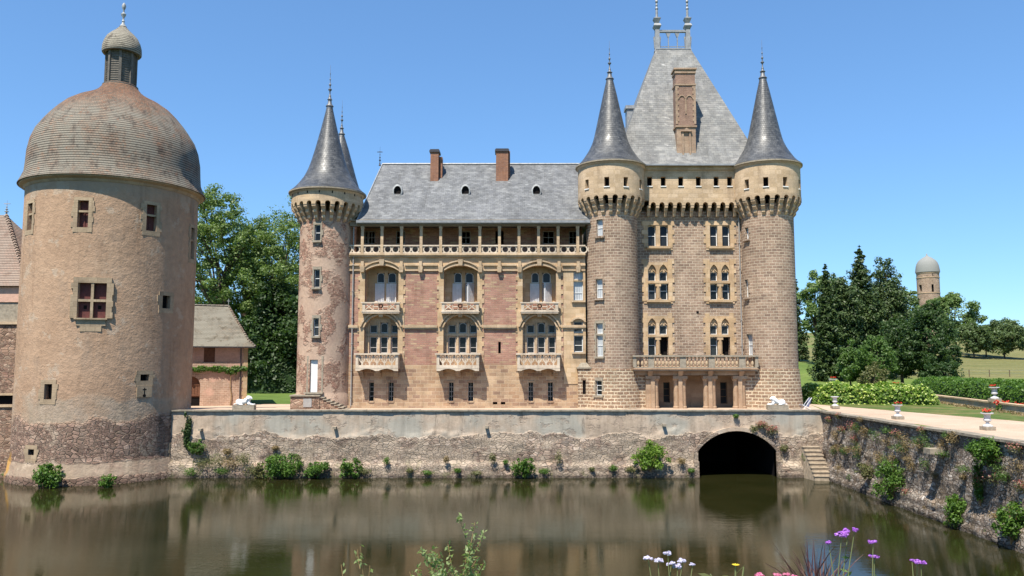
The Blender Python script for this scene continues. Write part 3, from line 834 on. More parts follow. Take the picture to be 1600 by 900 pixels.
LA = MB(); LA.lathe(DX, DY, [(.92, zl0 - .1), (.92, zl1)], 8, math.pi / 8, 2 * math.pi + math.pi / 8)
LN = LA.build('lantern', M['grey_wood'], DT)
mb = MB()
mb.lathe(DX, DY, [(1.12, zl0 - .05), (1.12, zl0 + .12), (.98, zl0 + .14)], 32)
for k in range(8):
    a = math.pi / 8 + k * math.pi / 4
    m = MB(cframe(DX, DY, .95, a)); m.box(-.08, .08, -.05, .06, zl0 + .13, zl1); mb.V += m.V and []; 
    kk = len(mb.V); mb.V += m.V; mb.Fc += [[i + kk for i in f] for f in m.Fc]; mb.U += m.U; mb.mi += m.mi
    m = MB(cframe(DX, DY, .88, a + math.pi / 8)); 
    for j in range(14):
        zz = zl0 + .2 + j * (zl1 - zl0 - .25) / 14
        m.face([(-.3, 0, zz), (.3, 0, zz), (.3, .07, zz + .09), (-.3, .07, zz + .09)])
    kk = len(mb.V); mb.V += m.V; mb.Fc += [[i + kk for i in f] for f in m.Fc]; mb.U += m.U; mb.mi += m.mi
mb.build('louvre', M['grey_wood'], LN)
lp = [(86, 1.18), (84, 1.24), (80, 1.24), (74, 1.22), (67, 1.13), (60, .98), (54, .74), (49, .48), (44, .28), (41, .14)]
mb = MB(); mb.lathe(DX, DY, [(.9, dz(85))] + [(r, dz(py)) for py, r in lp], 40)
mb.build('cupola_roof', M['lantern_shingle'], DT, smooth=True)
def finial(mb, x, y, z0, h, r, style=0):
    """turned metal spike"""
    if style == 0:
        pr = [(1, 0), (.75, .05), (.5, .09), (.62, .10), (.5, .13), (.32, .15), (.3, .24), (.9, .28), (.9, .30), (.3, .33), (.22, .38), (.6, .42), (.6, .44), (.2, .47), (.16, .55), (.4, .58), (.14, .61), (.10, .72), (.25, .74), (.08, .77), (.05, .99), (0, 1)]
    elif style == 1:
        pr = [(1.2, 0), (.6, .1), (.35, .18), (.5, .22), (.35, .26), (.25, .36), (.75, .46), (.85, .52), (.3, .58), (.22, .68), (.5, .74), (.7, .84), (.5, .93), (0, 1)]
    mb.lathe(x, y, [(r * a, z0 + h * b) for a, b in pr], 10)
mb = MB(); finial(mb, DX, DY, dz(42), dz(4) - dz(42), .2, 1); mb.build('finial', M['lead_white'], DT, smooth=True)
def sub_surround(mb, hw, zb, zt, side=.20, topq=.2, y0=-.006, y1=.2, sill=True, rnd=None):
    rnd = rnd or random.Random(int(zb * 100))
    n = max(2, round((zt - zb) / .36)); h = (zt - zb) / n
    for k in range(n):
        for s_ in (-1, 1):
            w = side + rnd.choice((0, .06, .12))
            mb.box(s_ * hw, s_ * (hw + w), y0, y1, zb + k * h, zb + (k + 1) * h)
    mb.box(-hw - side, hw + side, y0 - .003, y1, zt, zt + topq)
    if sill: mb.box(-hw - side, hw + side, y0 - .003, y1, zb - .3, zb)
for i, (a, hw, zb, zt) in enumerate(tall):
    Mx = cframe(DX, DY, DR, a)
    f = MB(Mx); sub_surround(f, hw, zb, zt, .24)
    zm = zb + (zt - zb) * .60
    f.box(-hw, hw, .06, .22, zm - .06, zm + .06)
    Wd = f.build('window', M['tower_stone'], DT)
    g = MB(Mx); g.face([(-hw, .34, zb), (hw, .34, zb), (hw, .34, zt), (-hw, .34, zt)]); g.box(-.03, .03, .30, .335, zb, zt); g.build('shutter', M['red_shutter'], Wd)
a, hw, zb, zt = main
Mx = cframe(DX, DY, DR, a)
f = MB(Mx); sub_surround(f, hw, zb, zt, .26, .34, -.008, .2, False)
zm = zb + (zt - zb) * .50
f.box(-hw, hw, .02, .2, zm - .075, zm + .075); f.box(-.075, .075, .018, .2, zb, zt)
f.box(-hw - .12, hw + .12, -.14, .1, zb - .09, zb); f.box(-hw - .02, hw + .02, -.02, .1, zb - .45, zb - .09); f.box(-hw + .2, hw - .2, -.015, .1, zb - .8, zb - .45)
Wd = f.build('window', M['tower_stone'], DT); tag(Wd, 'large cross window with red shutters')
g = MB(Mx)
for s_ in (-1, 1):
    x0, x1 = (.09, hw - .06) if s_ > 0 else (-hw + .06, -.09)
    g.box(x0, x1, .26, .30, zb, zm - .09)
    g.box(x0, x1, .32, .34, zm + .09, zt)
g.build('shutter', M['red_shutter'], Wd)
for s_ in (-1, 1):
    g = MB(Mx); g.box(s_ * hw * .5 - .09, s_ * hw * .5 + .09, .252, .26, (zb + zm) / 2 + .02, (zb + zm) / 2 + .24); g.build('peephole', M['dark_void'], Wd)
for i, (a, hw, zb, zt) in enumerate(small):
    Mx = cframe(DX, DY, DR + (.06 if zb < 1.6 else 0), a)
    f = MB(Mx); sub_surround(f, hw, zb, zt, .26 if i < 4 else .12, .24)
    if i in (2, 3):                       # keyhole loop block below
        f.box(-hw - .2, hw + .2, -.035, .2, zb - 1.0, zb - .3)
    Wd = f.build('window', M['tower_stone'], DT)
    g = MB(Mx); g.face([(-hw, .36, zb), (hw, .36, zb), (hw, .36, zt), (-hw, .36, zt)])
    if i in (2, 3):
        g.box(-.03, .03, -.04, .0, zb - .85, zb - .42); g.box(-.12, .12, -.0405, .0, zb - .56, zb - .50)
        g.prism([(.1 * math.cos(q), zb - .9 + .1 * math.sin(q)) for q in [k * math.pi / 5 for k in range(10)]], -.0402, 0)
    for s_ in range(1, 3):
        g.box(-hw + s_ * 2 * hw / 3 - .015, -hw + s_ * 2 * hw / 3 + .015, .1, .13, zb, zt)
    g.build('opening', M['dark_void'], Wd)

# ------------------------------------------------------------------ the château
CH = thing('chateau', 'long sandstone castle with slate roofs, tall keep, conical turrets and balconies', 'castle', (0, 60, ZT))
Y0 = 55.0
def fr(x0, x1, y0, y1, Y=Y0): return R(x0, x1, y0, y1, Y)
PITCHX = 123.6 * Y0 / F                      # bay spacing
xl, xr = GX(545, 500, Y0), GX(915, 500, Y0)
zg = ZT - .1
z_panel = GZ(570, Y0)                        # foot of the red panels
z_ent = GZ(424, Y0)                          # foot of the entablature
z_gal = GZ(399, Y0)                          # gallery floor
holes_lo, holes_hi = [], []
bays = []
for k in range(3):
    d = k * PITCHX
    ux0, ux1, _, _ = fr(570.5, 622.8, 413, 472); ux0 += d; ux1 += d
    up = (ux0, ux1, GZ(472, Y0), GZ(413, Y0))
    lo = (ux0, ux1, GZ(552, Y0), GZ(492, Y0))
    holes_hi += [up, lo]
    for a, b in ((576.7, 584.2), (607, 615)):
        x0, x1, z0, z1 = fr(a, b, 597.5, 626.5); holes_lo.append((x0 + d, x1 + d, z0, z1))
    bays.append((d, up, lo))
slit = fr(778.5, 782.5, 534, 552); holes_hi.append(slit)
for a in (770, 782.5): holes_lo.append(fr(a, a + 7, 628, 632))
rw_up = fr(896, 911, 423.5, 469.5); rw_lo = fr(896.5, 911, 502, 550)
holes_hi += [rw_up, rw_lo]
mb = MB(); pierced(mb, xl, xr, z_panel, z_gal, holes_hi, Y0, Y0 + .5, False); mb.build('wall', M['red_panel'], CH)
mb = MB(); pierced(mb, xl, xr, zg, z_panel, holes_lo, Y0 - .003, Y0 + .4, False)
mb.box(xl, xr, Y0 - .12, Y0 - .004, zg, GZ(633, Y0)); mb.build('base_wall', M['ashlar_base'], CH)
mb = MB(); mb.box(xl, xr, Y0 + 1.6, Y0 + 9.5, zg, z_gal); mb.box(xl, xr, Y0 + 2.2, Y0 + 9.5, z_gal, z_gal + 2.2); mb.build('rear_wall', M['red_panel'], CH)
# yellow dressings
ys0 = Y0 - .045
ys = MB()
z_str = (GZ(512, Y0), GZ(508, Y0))
for i, (d, up, lo) in enumerate(bays):
    bh = .30
    for (x0, x1, zb, zt, spr) in ((up[0], up[1], GZ(488, Y0), z_ent, None), (up[0], up[1], GZ(570, Y0), z_str[0], None)):
        teeth(ys, x0, -1, zb, zt, .34, .13, bh, ys0, Y0 + .1, 0)
        teeth(ys, x1, 1, zb, zt, .34, .13, bh, ys0, Y0 + .1, 1)
    bk = MB(); bk.box(up[0] - .45, up[1] + .45, ys0 - .004, Y0 + .1, GZ(580, Y0), lo[2] - .002); bk.build('balcony_wall', M['ashlar_base'], CH)
    # spandrel stones over the lower arch and below the upper balcony
    arch_panel(ys, up[0] - .42, up[1] + .42, z_str[0], GZ(486.5, Y0), up[0], up[1], z_str[0] + .02, GZ(492.5, Y0) - z_str[0] - .02, 'seg', ys0 - .004, Y0 + .5, 14)
    # upper arch panel inside the entablature
    arch_panel(ys, up[0] - .42, up[1] + .42, z_ent, z_gal - .02, up[0], up[1], GZ(426, Y0) + .12, GZ(415, Y0) - GZ(426, Y0) - .12, 'seg', ys0 - .006, Y0 + .5, 14)
# entablature pieces between the arches
xe = [xl] + [v for d, up, lo in bays for v in (up[0] - .42, up[1] + .42)] + [xr]
for a, b in zip(xe[0::2], xe[1::2]):
    ys.box(a, b, ys0, Y0 + .1, z_ent, z_gal - .02)
# plain yellow stone next to the keep
x0r = bays[2][1][1] + .5
pierced(ys, x0r, xr, GZ(600, Y0), z_ent - .002, [rw_up, rw_lo], ys0 + .004, Y0 + .3, False)
ys.build('dressed_stone', M['yellow_stone'], CH)
# string courses, hood moulds, keystones, brackets
st = MB()
zs1 = (GZ(415.5, Y0), GZ(413.3, Y0)); zs2 = (GZ(423.4, Y0), GZ(421.3, Y0))
for a, b in zip(xe[0::2], xe[1::2]):
    st.box(a, b, ys0 - .12, ys0, *zs1); st.box(a, b, ys0 - .06, ys0, *zs2)
    st.box(a, b, ys0 - .13, ys0, *z_str); st.box(a, b, ys0 - .07, ys0, z_str[0] - .1, z_str[0])
brx = [GX(v, 418, Y0) for v in (567, 627.6, 657.5, 689)]
for k in range(3):
    for v in (brx if k == 0 else brx[1:]):
        x = v + k * PITCHX
        if x > xr - .3: continue
        st.box(x - .10, x + .10, ys0 - .22, ys0, GZ(417, Y0), GZ(409, Y0))
        st.frustum(x, ys0 - .12, GZ(426, Y0), GZ(417, Y0), .12, .10, .17, .15)
for d, up, lo in bays:
    arch_strip(st, up[0], up[1], GZ(426, Y0) + .12, GZ(415, Y0) - GZ(426, Y0) - .12, 'seg', .10, ys0 - .10, ys0)
    arch_strip(st, up[0] - .2, up[1] + .2, GZ(422, Y0), GZ(409, Y0) - GZ(422, Y0), 'seg', .09, ys0 - .14, ys0)
    arch_strip(st, lo[0], lo[1], z_str[0] + .02, GZ(492.5, Y0) - z_str[0] - .02, 'seg', .09, ys0 - .10, ys0)
    arch_strip(st, lo[0] - .2, lo[1] + .2, z_str[0] + .06, GZ(488, Y0) - z_str[0] - .06, 'seg', .10, ys0 - .16, ys0)
    cx = (up[0] + up[1]) / 2
    for pa, pb in ((406, 415.5), (485, 495.5)):
        st.frustum(cx, ys0 - .10, GZ(pb, Y0), GZ(pa, Y0), .13, .12, .18, .18)
st.box(xl, xr, Y0 - .30, Y0 + .1, z_gal - .02, z_gal + .10)
st.box(xl, xr, Y0 - .20, Y0 - .05, z_gal - .13, z_gal - .02)
arch_strip(st, rw_lo[0] - .1, rw_lo[1] + .1, GZ(503, Y0), .22, 'seg', .12, ys0 - .12, ys0)
st.box(rw_lo[0] - .14, rw_lo[1] + .14, ys0 - .16, ys0, rw_lo[2] - .13, rw_lo[2]); st.box(rw_up[0] - .14, rw_up[1] + .14, ys0 - .16, ys0, rw_up[2] - .13, rw_up[2])
st.build('string_course', M['pale_stone'], CH)

def win_obj(name='window'): return MB(), MB(), MB()
# arched loggia windows of the upper row, with white shutters
for k, (d, up, lo) in enumerate(bays):
    yb = Y0 + 1.0
    zt = up[3] + .2
    Cx = lambda v, py=450: GX(v, py, yb) + d * yb / Y0 * .999 if False else GX(v, py, Y0) + d
    f, g, r_ = MB(), MB(), MB()
    pierced(r_, up[0] - .02, up[1] + .02, up[2] - .2, zt, [(Cx(584), Cx(597.2), up[2] - .1, GZ(443, yb)), (Cx(601.6), Cx(616), up[2] - .1, GZ(443, yb)), (Cx(584.8), Cx(596.8), GZ(442, yb), GZ(426, yb)), (Cx(602.4), Cx(615.4), GZ(442, yb), GZ(426, yb))], yb, yb + .3)
    for x in (up[0], up[1]):
        s_ = -1 if x == up[0] else 1
        r_.box(x, x + s_ * .03, Y0 + .5, yb + .3, up[2] - .3, zt)
    r_.box(up[0], up[1], Y0 + .02, yb, up[2] - .3, up[2] - .02)
    r_.box(up[0] - .2, up[1] + .2, Y0 + .505, yb, zt - .02, zt + .1)
    Wd = r_.build('window', M['yellow_stone'], CH)
    for a, b in ((584.8, 596.8), (602.4, 615.4)):
        light(f, g, Cx(a), Cx(b), GZ(442, yb), GZ(425.5, yb), yb + .12, .05, arch=.2)
        light(f, g, Cx(a), Cx(b), up[2] - .05, GZ(443.5, yb), yb + .14, .05, vbars=((Cx(a) + Cx(b)) / 2,))
    f.build('frame', M['white_paint'], Wd); g.build('glass', M['glass'], Wd)
    opens = [(0, 0), (0, .9), (0, .75)][k]
    for (a, b, hinge, o_) in ((582.4, 597.2, 0, opens[0]), (600.4, 616.4, 1, opens[1])):
        x0, x1 = Cx(a), Cx(b); w = x1 - x0
        Mx = Matrix.Translation((x1 if hinge else x0, yb - .06, 0)) @ Matrix.Rotation((1 if hinge else -1) * o_, 4, 'Z')
        m = MB(Mx); sg = -1 if hinge else 1
        z0, z1 = up[2] - .02, GZ(443, yb)
        m.box(0, sg * w, 0, .04, z0, z1)
        for j in range(6): m.box(sg * (w * (j + .12) / 6), sg * (w * (j + .62) / 6), -.05, 0, z0 + .06, z1 - .06)
        m.build('shutter', M['white_shutter'], Wd)
# mullioned windows of the lower row
for k, (d, up, lo) in enumerate(bays):
    yb = Y0 + .42
    Cx = lambda v: GX(v, 525, Y0) + d
    f, g, r_ = MB(), MB(), MB()
    cols = ((576, 587.8), (592.8, 604.6), (609.8, 621.2))
    zz = lambda py: GZ(py, yb)
    hl = []
    for i, (a, b) in enumerate(cols):
        hl += [(Cx(a), Cx(b), zz(552), zz(526)), (Cx(a), Cx(b), zz(520.5), zz(504 if i == 1 else 507.5))]
    pierced(r_, lo[0] - .02, lo[1] + .02, lo[2] - .1, lo[3] + .25, hl, yb, yb + .22)
    for i, (a, b) in enumerate(cols):
        arch_strip(r_, Cx(a) - .01, Cx(b) + .01, zz(504 if i == 1 else 507.5) - .02, .2, 'seg', .06, yb - .03, yb)
        r_.box(Cx(a) - .13, Cx(a) - .03, yb - .06, yb, lo[2], lo[3] - .35)
    r_.box(lo[0], lo[1], yb - .07, yb - .005, zz(525), zz(521.5))
    Wd = r_.build('window', M['pale_stone'], CH)
    for i, (a, b) in enumerate(cols):
        light(f, g, Cx(a), Cx(b), zz(552), zz(526), yb + .1, .06, bars=(zz(543),))
        light(f, g, Cx(a), Cx(b), zz(520.5), zz(504 if i == 1 else 507.5), yb + .1, .055, arch=.16 if i == 1 else .07)
    f.build('frame', M['sash_grey'], Wd); g.build('glass', M['glass'], Wd)
# slit windows at the foot
for x0, x1, z0, z1 in holes_lo[:6]:
    f, g = MB(), MB()
    m = MB(); m.box(x0 - .09, x0, Y0 - .03, Y0 + .1, z0 - .1, z1 + .1); m.box(x1, x1 + .06, Y0 - .03, Y0 + .1, z0 - .1, z1 + .1); m.box(x0, x1, Y0 - .03, Y0 + .1, z1, z1 + .1); m.box(x0, x1, Y0 - .06, Y0 + .1, z0 - .1, z0)
    Wd = m.build('window', M['ashlar_base'], CH)
    light(f, g, x0, x1, z0, z1, Y0 + .22, .03, bars=[z0 + (z1 - z0) * q / 4 for q in (1, 2, 3)], vbars=((x0 + x1) / 2,) if x0 > bays[0][1][0] + 1 else ())
    f.build('frame', M['grey_paint'], Wd); g.build('glass', M['glass'], Wd)
for h in (slit,) + tuple(holes_lo[6:]):
    m = MB(); m.box(h[0], h[1], Y0 + .25, Y0 + .3, h[2], h[3]); m.build('vent', M['dark_void'], CH)
# two windows beside the keep
for (x0, x1, z0, z1), zt_, cur in ((rw_up, (GZ(439.5, Y0), GZ(436.5, Y0)), True), (rw_lo, (GZ(524, Y0), GZ(519.5, Y0)), False)):
    m = MB(); m.box(x0, x1, Y0 + .02, Y0 + .25, *zt_)
    Wd = m.build('window', M['pale_stone'], CH)
    f, g = MB(), MB()
    light(f, g, x0, x1, z0, zt_[0], Y0 + .16, .055, bars=((z0 * .6 + zt_[0] * .4),)); light(f, g, x0, x1, zt_[1], z1, Y0 + .16, .055)
    f.build('frame', M['white_paint'], Wd); g.build('glass', M['curtain' if cur else 'glass'], Wd)
# balconies of the upper row
for d, up, lo in bays:
    x0, x1 = GX(567.5, 480, Y0) + d, GX(625, 480, Y0) + d
    ya, yb = Y0 - .40, Y0 - .28
    m = MB(); zt, zb = GZ(472, ya), GZ(487, ya)
    m.box(x0, x1, ya - .04, Y0 - .05, zb - .12, zb); m.box(x0 - .05, x1 + .05, ya - .06, Y0 - .05, zb - .03, zb + .04)
    B = m.build('balcony', M['railing_stone'], CH)
    m = MB(); m.box(x0 - .07, x1 + .07, ya - .05, yb + .05, zt - .09, zt)
    m.box(x0 + .02, x1 - .02, ya + .012, yb - .01, zb + .04, zb + .12)
    for a in (x0, x1 - .2): m.box(a, a + .2, ya, yb, zb + .04, zt - .09)
    for a in (x0, x1 - .1): m.box(a, a + .1, yb, Y0 - .05, zb + .04, zt - .09)
    zc, hh = (zb + .12 + zt - .09) / 2, (zt - zb - .21) / 2
    for s_ in (-1, 1):
        cx = (x0 + x1) / 2
        q0, q1 = cx + s_ * .10, cx + s_ * ((x1 - x0) / 2 - .2)
        u_ = q0 + (q1 - q0) * .45
        ring(m, (q0 + u_) / 2, zc, .40, .07, ya, yb, 12, 1.0 * (abs(u_ - q0) / .80)); m.box(min(q0, u_), max(q0, u_), ya + .02, yb - .02, zc - .03, zc + .03)
        m.bar((u_, zc - hh), (q1, zc + hh), .07, ya + .004, yb); m.bar((u_, zc + hh), (q1, zc - hh), .07, ya, yb - .004)
        ring(m, cx, zc + .05, .16, .06, ya - .01, yb, 8)
    m.build('railing', M['railing_stone'], B)
# projecting balconies of the lower row
for d, up, lo in bays:
    ya = Y0 - 1.0
    k_ = ya / Y0
    cxm = (GX(561, 565, Y0) + GX(627.0, 565, Y0)) / 2 + d
    hw = (GX(626.0, 565, ya) - GX(559.5, 565, ya)) / 2
    cxm = cxm - .06
    x0, x1 = cxm - hw, cxm + hw
    zt, zb = GZ(552, ya), GZ(573.5, ya)
    m = MB(); m.box(x0, x1, ya, Y0 - .004, zb - .10, zb + .06)
    # scalloped front apron
    for a, b in ((x0 + .28, cxm - .14), (cxm + .14, x1 - .28)):
        pts = arc(a, b, zb - .24, .12, 'seg', 8)
        for p, q in zip(pts, pts[1:]): m.prism([(p[0], p[1]), (q[0], q[1]), (q[0], zb - .102), (p[0], zb - .102)], ya + .01, ya + .14)
    for a, b in ((x0, x0 + .28), (cxm - .14, cxm + .14), (x1 - .28, x1)): m.box(a, b, ya + .01, ya + .14, zb - .26, zb - .102)
    B = m.build('balcony', M['railing_stone'], CH)
    m = MB(); m.box(x0 - .10, x1 + .10, ya - .07, ya + .22, zt - .10, zt)
    for a in (x0 - .1, x1 - .1): m.box(a, a + .2, ya + .22, Y0 - .05, zt - .10, zt - .003)
    for a in (x0, x1 - .18): m.box(a, a + .18, ya + .02, ya + .18, zb + .06, zt - .10)
    nm = 5; w = (x1 - x0 - .36) / nm
    z0, z1 = zb + .06, zt - .10
    for i in range(nm):
        c = x0 + .18 + w * (i + .5)
        a, b = ya + .05, ya + .14
        m.bar((c, z0), (c, z0 + (z1 - z0) * .55), .09, a, b)
        for s_ in (-1, 1):
            m.bar((c, z0 + (z1 - z0) * .22), (c + s_ * w * .30, z0 + (z1 - z0) * .50), .06, a + .002, b)
            m.bar((c + s_ * w * .30, z0 + (z1 - z0) * .50), (c + s_ * w * .5, z0 + (z1 - z0) * .98), .08, a + .004, b)
            m.bar((c, z0 + (z1 - z0) * .55), (c + s_ * w * .22, z1 - .1), .05, a + .006, b)
            m.bar((c + s_ * w * .22, z1 - .1), (c, z1), .05, a + .008, b)
        m.box(c - w / 2 - .02, c - w / 2 + .03, a, b, z0, z0 + .16)
    m.box(x0 + .18, x1 - .18, ya + .04, ya + .15, z0 - .002, z0 + .07); 
    for s_ in (x0 + .01, x1 - .13):
        for i in range(3): m.box(s_, s_ + .12, ya + .30 + i * .24, ya + .42 + i * .24, z0, z1)
    m.build('railing', M['railing_stone'], B)
    for a in (x0 + .26, cxm, x1 - .26):
        m = MB()
        for j in range(4):
            m.box(a - .16, a + .16, Y0 - .85 + j * .2, Y0 - .006, zb - .40 - j * .13 + .13 - .002 * j, zb - .26 - j * .13 + .155)
        m.build('console', M['ashlar_base'], B)

# gallery under the eaves
yg = Y0 - .14
z_rail, z_beam0, z_beam1 = GZ(383, yg), GZ(356, yg), GZ(346.5, yg)
m = MB(); m.box(xl, xr, Y0 - .05, Y0 + 2.2, z_gal - .05, z_gal + .003); 
m.build('gallery_floor', M['grey_stone'], CH)
m = MB()
gh = [R(a, b, 361, 381, Y0 + 2.1) for a, b in ((567, 575), (575.5, 586), (619, 633), (721, 735), (848, 866), (889, 902), (774, 787))]
pierced(m, xl, xr, z_gal, z_beam1 + .3, gh, Y0 + 2.1, Y0 + 2.3, False); m.build('gallery_wall', M['red_panel'], CH)
for h in gh[:6]:
    f, g = MB(), MB(); light(f, g, *h, Y0 + 2.16, .05, bars=[h[2] + (h[3] - h[2]) * .5], vbars=[(h[0] + h[1]) / 2])
    Wd = f.build('window', M['grey_paint'], CH); g.build('glass', M['glass'], Wd)
m = MB(); h = gh[6]; m.box(h[0], h[1], Y0 + 2.2, Y0 + 2.24, h[2], h[3]); m.build('door', M['old_wood'], CH)
m = MB(); m.box(xl, xr, yg - .12, yg + .12, z_beam0 + .1, z_beam1 + .02)
m.box(xl, xr, yg - .3, Y0 + 2.2, z_beam1 + .02, z_beam1 + .1); m.build('gallery_beam', M['timber'], CH)
m = MB(); posts = [GX(566.5 + 30.55 * k, 370, yg) for k in range(12)]
m.box(xl, xr, yg - .10, yg + .10, z_rail - .09, z_rail); m.box(xl, xr, yg - .08, yg + .08, z_gal + .10, z_gal + .19)
sp = posts[1] - posts[0]
for k in range(-1, 12):
    a = posts[0] + sp * k
    if a < xl - .3: a_, = (a,)
    zc = (z_rail - .09 + z_gal + .19) / 2; hh = (z_rail - .09 - z_gal - .19) / 2
    c = a + sp / 2
    for s_ in (-.5, .5):
        ring(m, c + s_ * .54, zc, .29, .085, yg - .05, yg + .05, 12, .96)
    for s_ in (-1, 1):
        m.bar((c + s_ * .58, zc + hh), (c + s_ * (sp / 2 - .06), zc), .05, yg - .04, yg + .04)
        m.bar((c + s_ * .58, zc - hh), (c + s_ * (sp / 2 - .06), zc), .05, yg - .038, yg + .04)
m.build('gallery_railing', M['railing_stone'], CH)
for x in posts:
    m = MB(); m.box(x - .095, x + .095, yg - .095, yg + .095, z_rail, z_beam0 - .05); m.box(x - .12, x + .12, yg - .12, yg + .12, z_beam0 - .05, z_beam0 + .098)
    m.box(x - .10, x + .10, yg - .11, yg + .11, z_gal + .1, z_rail + .02); m.build('gallery_post', M['pale_stone'], CH)
# main roof
ye, yr = Y0 - .55, Y0 + 4.9
ze, zr = GZ(346, ye), GZ(257, yr)
xe0, xe1 = GX(557, 346, ye), GX(922, 346, ye)
xr0, xr1 = GX(597.5, 257, yr), xe1
yb2 = yr + (yr - ye)
m = MB()
kick = .35
mid = lambda t_: (ye + (yr - ye) * t_, ze + (zr - ze) * t_)
L = math.hypot(yr - ye, zr - ze)
m.face([(xe0, ye, ze), (xe1, ye, ze), (xr1, yr, zr), (xr0, yr, zr)], [(xe0, 0), (xe1, 0), (xr1, L), (xr0, L)])
m.face([(xe1, yb2, ze), (xe0, yb2, ze), (xr0, yr, zr), (xr1, yr, zr)], [(xe1, 0), (xe0, 0), (xr0, L), (xr1, L)])
m.face([(xe0, yb2, ze), (xe0, ye, ze), (xr0, yr, zr)], [(yb2, 0), (ye, 0), (yr, L)])
m.face([(xe0, ye, ze - .01), (xe0, yb2, ze - .01), (xe1, yb2, ze - .01), (xe1, ye, ze - .01)])
RF = m.build('main_roof', M['slate_main'], CH)
m = MB(); m.box(xe0, xe1, ye - .12, ye + .05, ze - .10, ze + .06); m.box(xe0, xe1, ye + .05, Y0 - .3, ze - .16, ze - .02); m.build('gutter', M['zinc'], RF)
m = MB(); m.tube([(xr0, yr, zr + .03), (xr1, yr, zr + .03)], .09, 8)
m.tube([(xe0, ye, ze + .02), (xr0, yr, zr + .03)], .05, 6); m.build('ridge_capping', M['zinc'], RF)
def roof_y(z): return ye + (yr - ye) * (z - ze) / (zr - ze)
for a, b, tp, bt, small_ in ((672.5, 685, 233, 283, (686, 691, 245)), (775, 794, 232, 281, (794, 797, 236))):
    yc = roof_y(GZ(bt, ye + 3.4)); yc = ye + 3.75
    x0, x1 = GX(a, 260, yc), GX(b, 260, yc)
    zt = GZ(tp, yc)
    zb = ze + (zr - ze) * (yc - ye) / (yr - ye)
    m = MB(); m.box(x0, x1, yc, yc + 1.0, zb - 1.2, zt - .22); m.box(GX(small_[0], 260, yc), GX(small_[1], 260, yc + .3), yc + .3, yc + .9, zb - .5, GZ(small_[2], yc + .3))
    K = m.build('chimney', M['chimney_brick'], RF)
    m = MB(); m.box(x0 - .08, x1 + .08, yc - .08, yc + 1.08, zt - .22, zt - .08); m.box(x0 - .03, x1 + .03, yc - .03, yc + 1.03, zt - .08, zt); m.build('chimney_cap', M['dark_iron'], RF)
for px in (622, 727.5, 838):
    zc = GZ(300, ye + 2.2); yc = roof_y(zc); 
    for _ in range(3): zc = GZ(300, yc); yc = roof_y(zc)
    x = GX(px, 300, yc)
    m = MB(); n = 20
    # oval hood: a short horizontal drum leaning out of the slope
    for i in range(n):
        a, b = 2 * math.pi * i / n, 2 * math.pi * (i + 1) / n
        p = lambda t_, s_, y_: (x + .27 * s_ * math.cos(t_), y_, zc + .38 * s_ * math.sin(t_))
        yo = yc - .34
        m.face([p(a, 1.0, yo), p(b, 1.0, yo), p(b, 1.32, yo + .03), p(a, 1.32, yo + .03)])
        m.face([p(a, 1.32, yo + .03), p(b, 1.32, yo + .03), p(b, 1.32, yc + .6), p(a, 1.32, yc + .6)])
        m.face([p(b, 1.0, yo), p(a, 1.0, yo), p(a, 1.0, yc + .1), p(b, 1.0, yc + .1)])
    D_ = m.build('roof_window', M['lead_white'], RF)
    m = MB(); m.face([(x + .28 * math.cos(2 * math.pi * i / n), yc - .18, zc + .39 * math.sin(2 * math.pi * i / n)) for i in range(n)]); m.build('oval_opening', M['dark_void'], RF)
m = MB(); finial(m, GX(593.5, 257, yr), yr, zr - .1, GZ(229, yr) - zr + .1, .09); x = GX(593.5, 240, yr)
m.box(x - .2, x + .2, yr - .02, yr + .02, GZ(238, yr), GZ(238, yr) + .05); m.build('finial', M['dark_iron'], CH)

# drainpipes
def pipe(px, ya, yb, Y, r=.045, name='drainpipe'):
    m = MB(); x = GX(px, (ya + yb) / 2, Y)
    z0, z1 = GZ(yb, Y), GZ(ya, Y)
    m.tube([(x, Y, z0), (x, Y, z1)], r, 8)
    k = z0 + .6
    while k < z1: m.box(x - r - .02, x + r + .02, Y - r - .02, Y + r + .02, k, k + .05); k += 1.8
    m.build(name, M['grey_paint'], CH)
pipe(550.5, 352, 635, Y0 - .12)

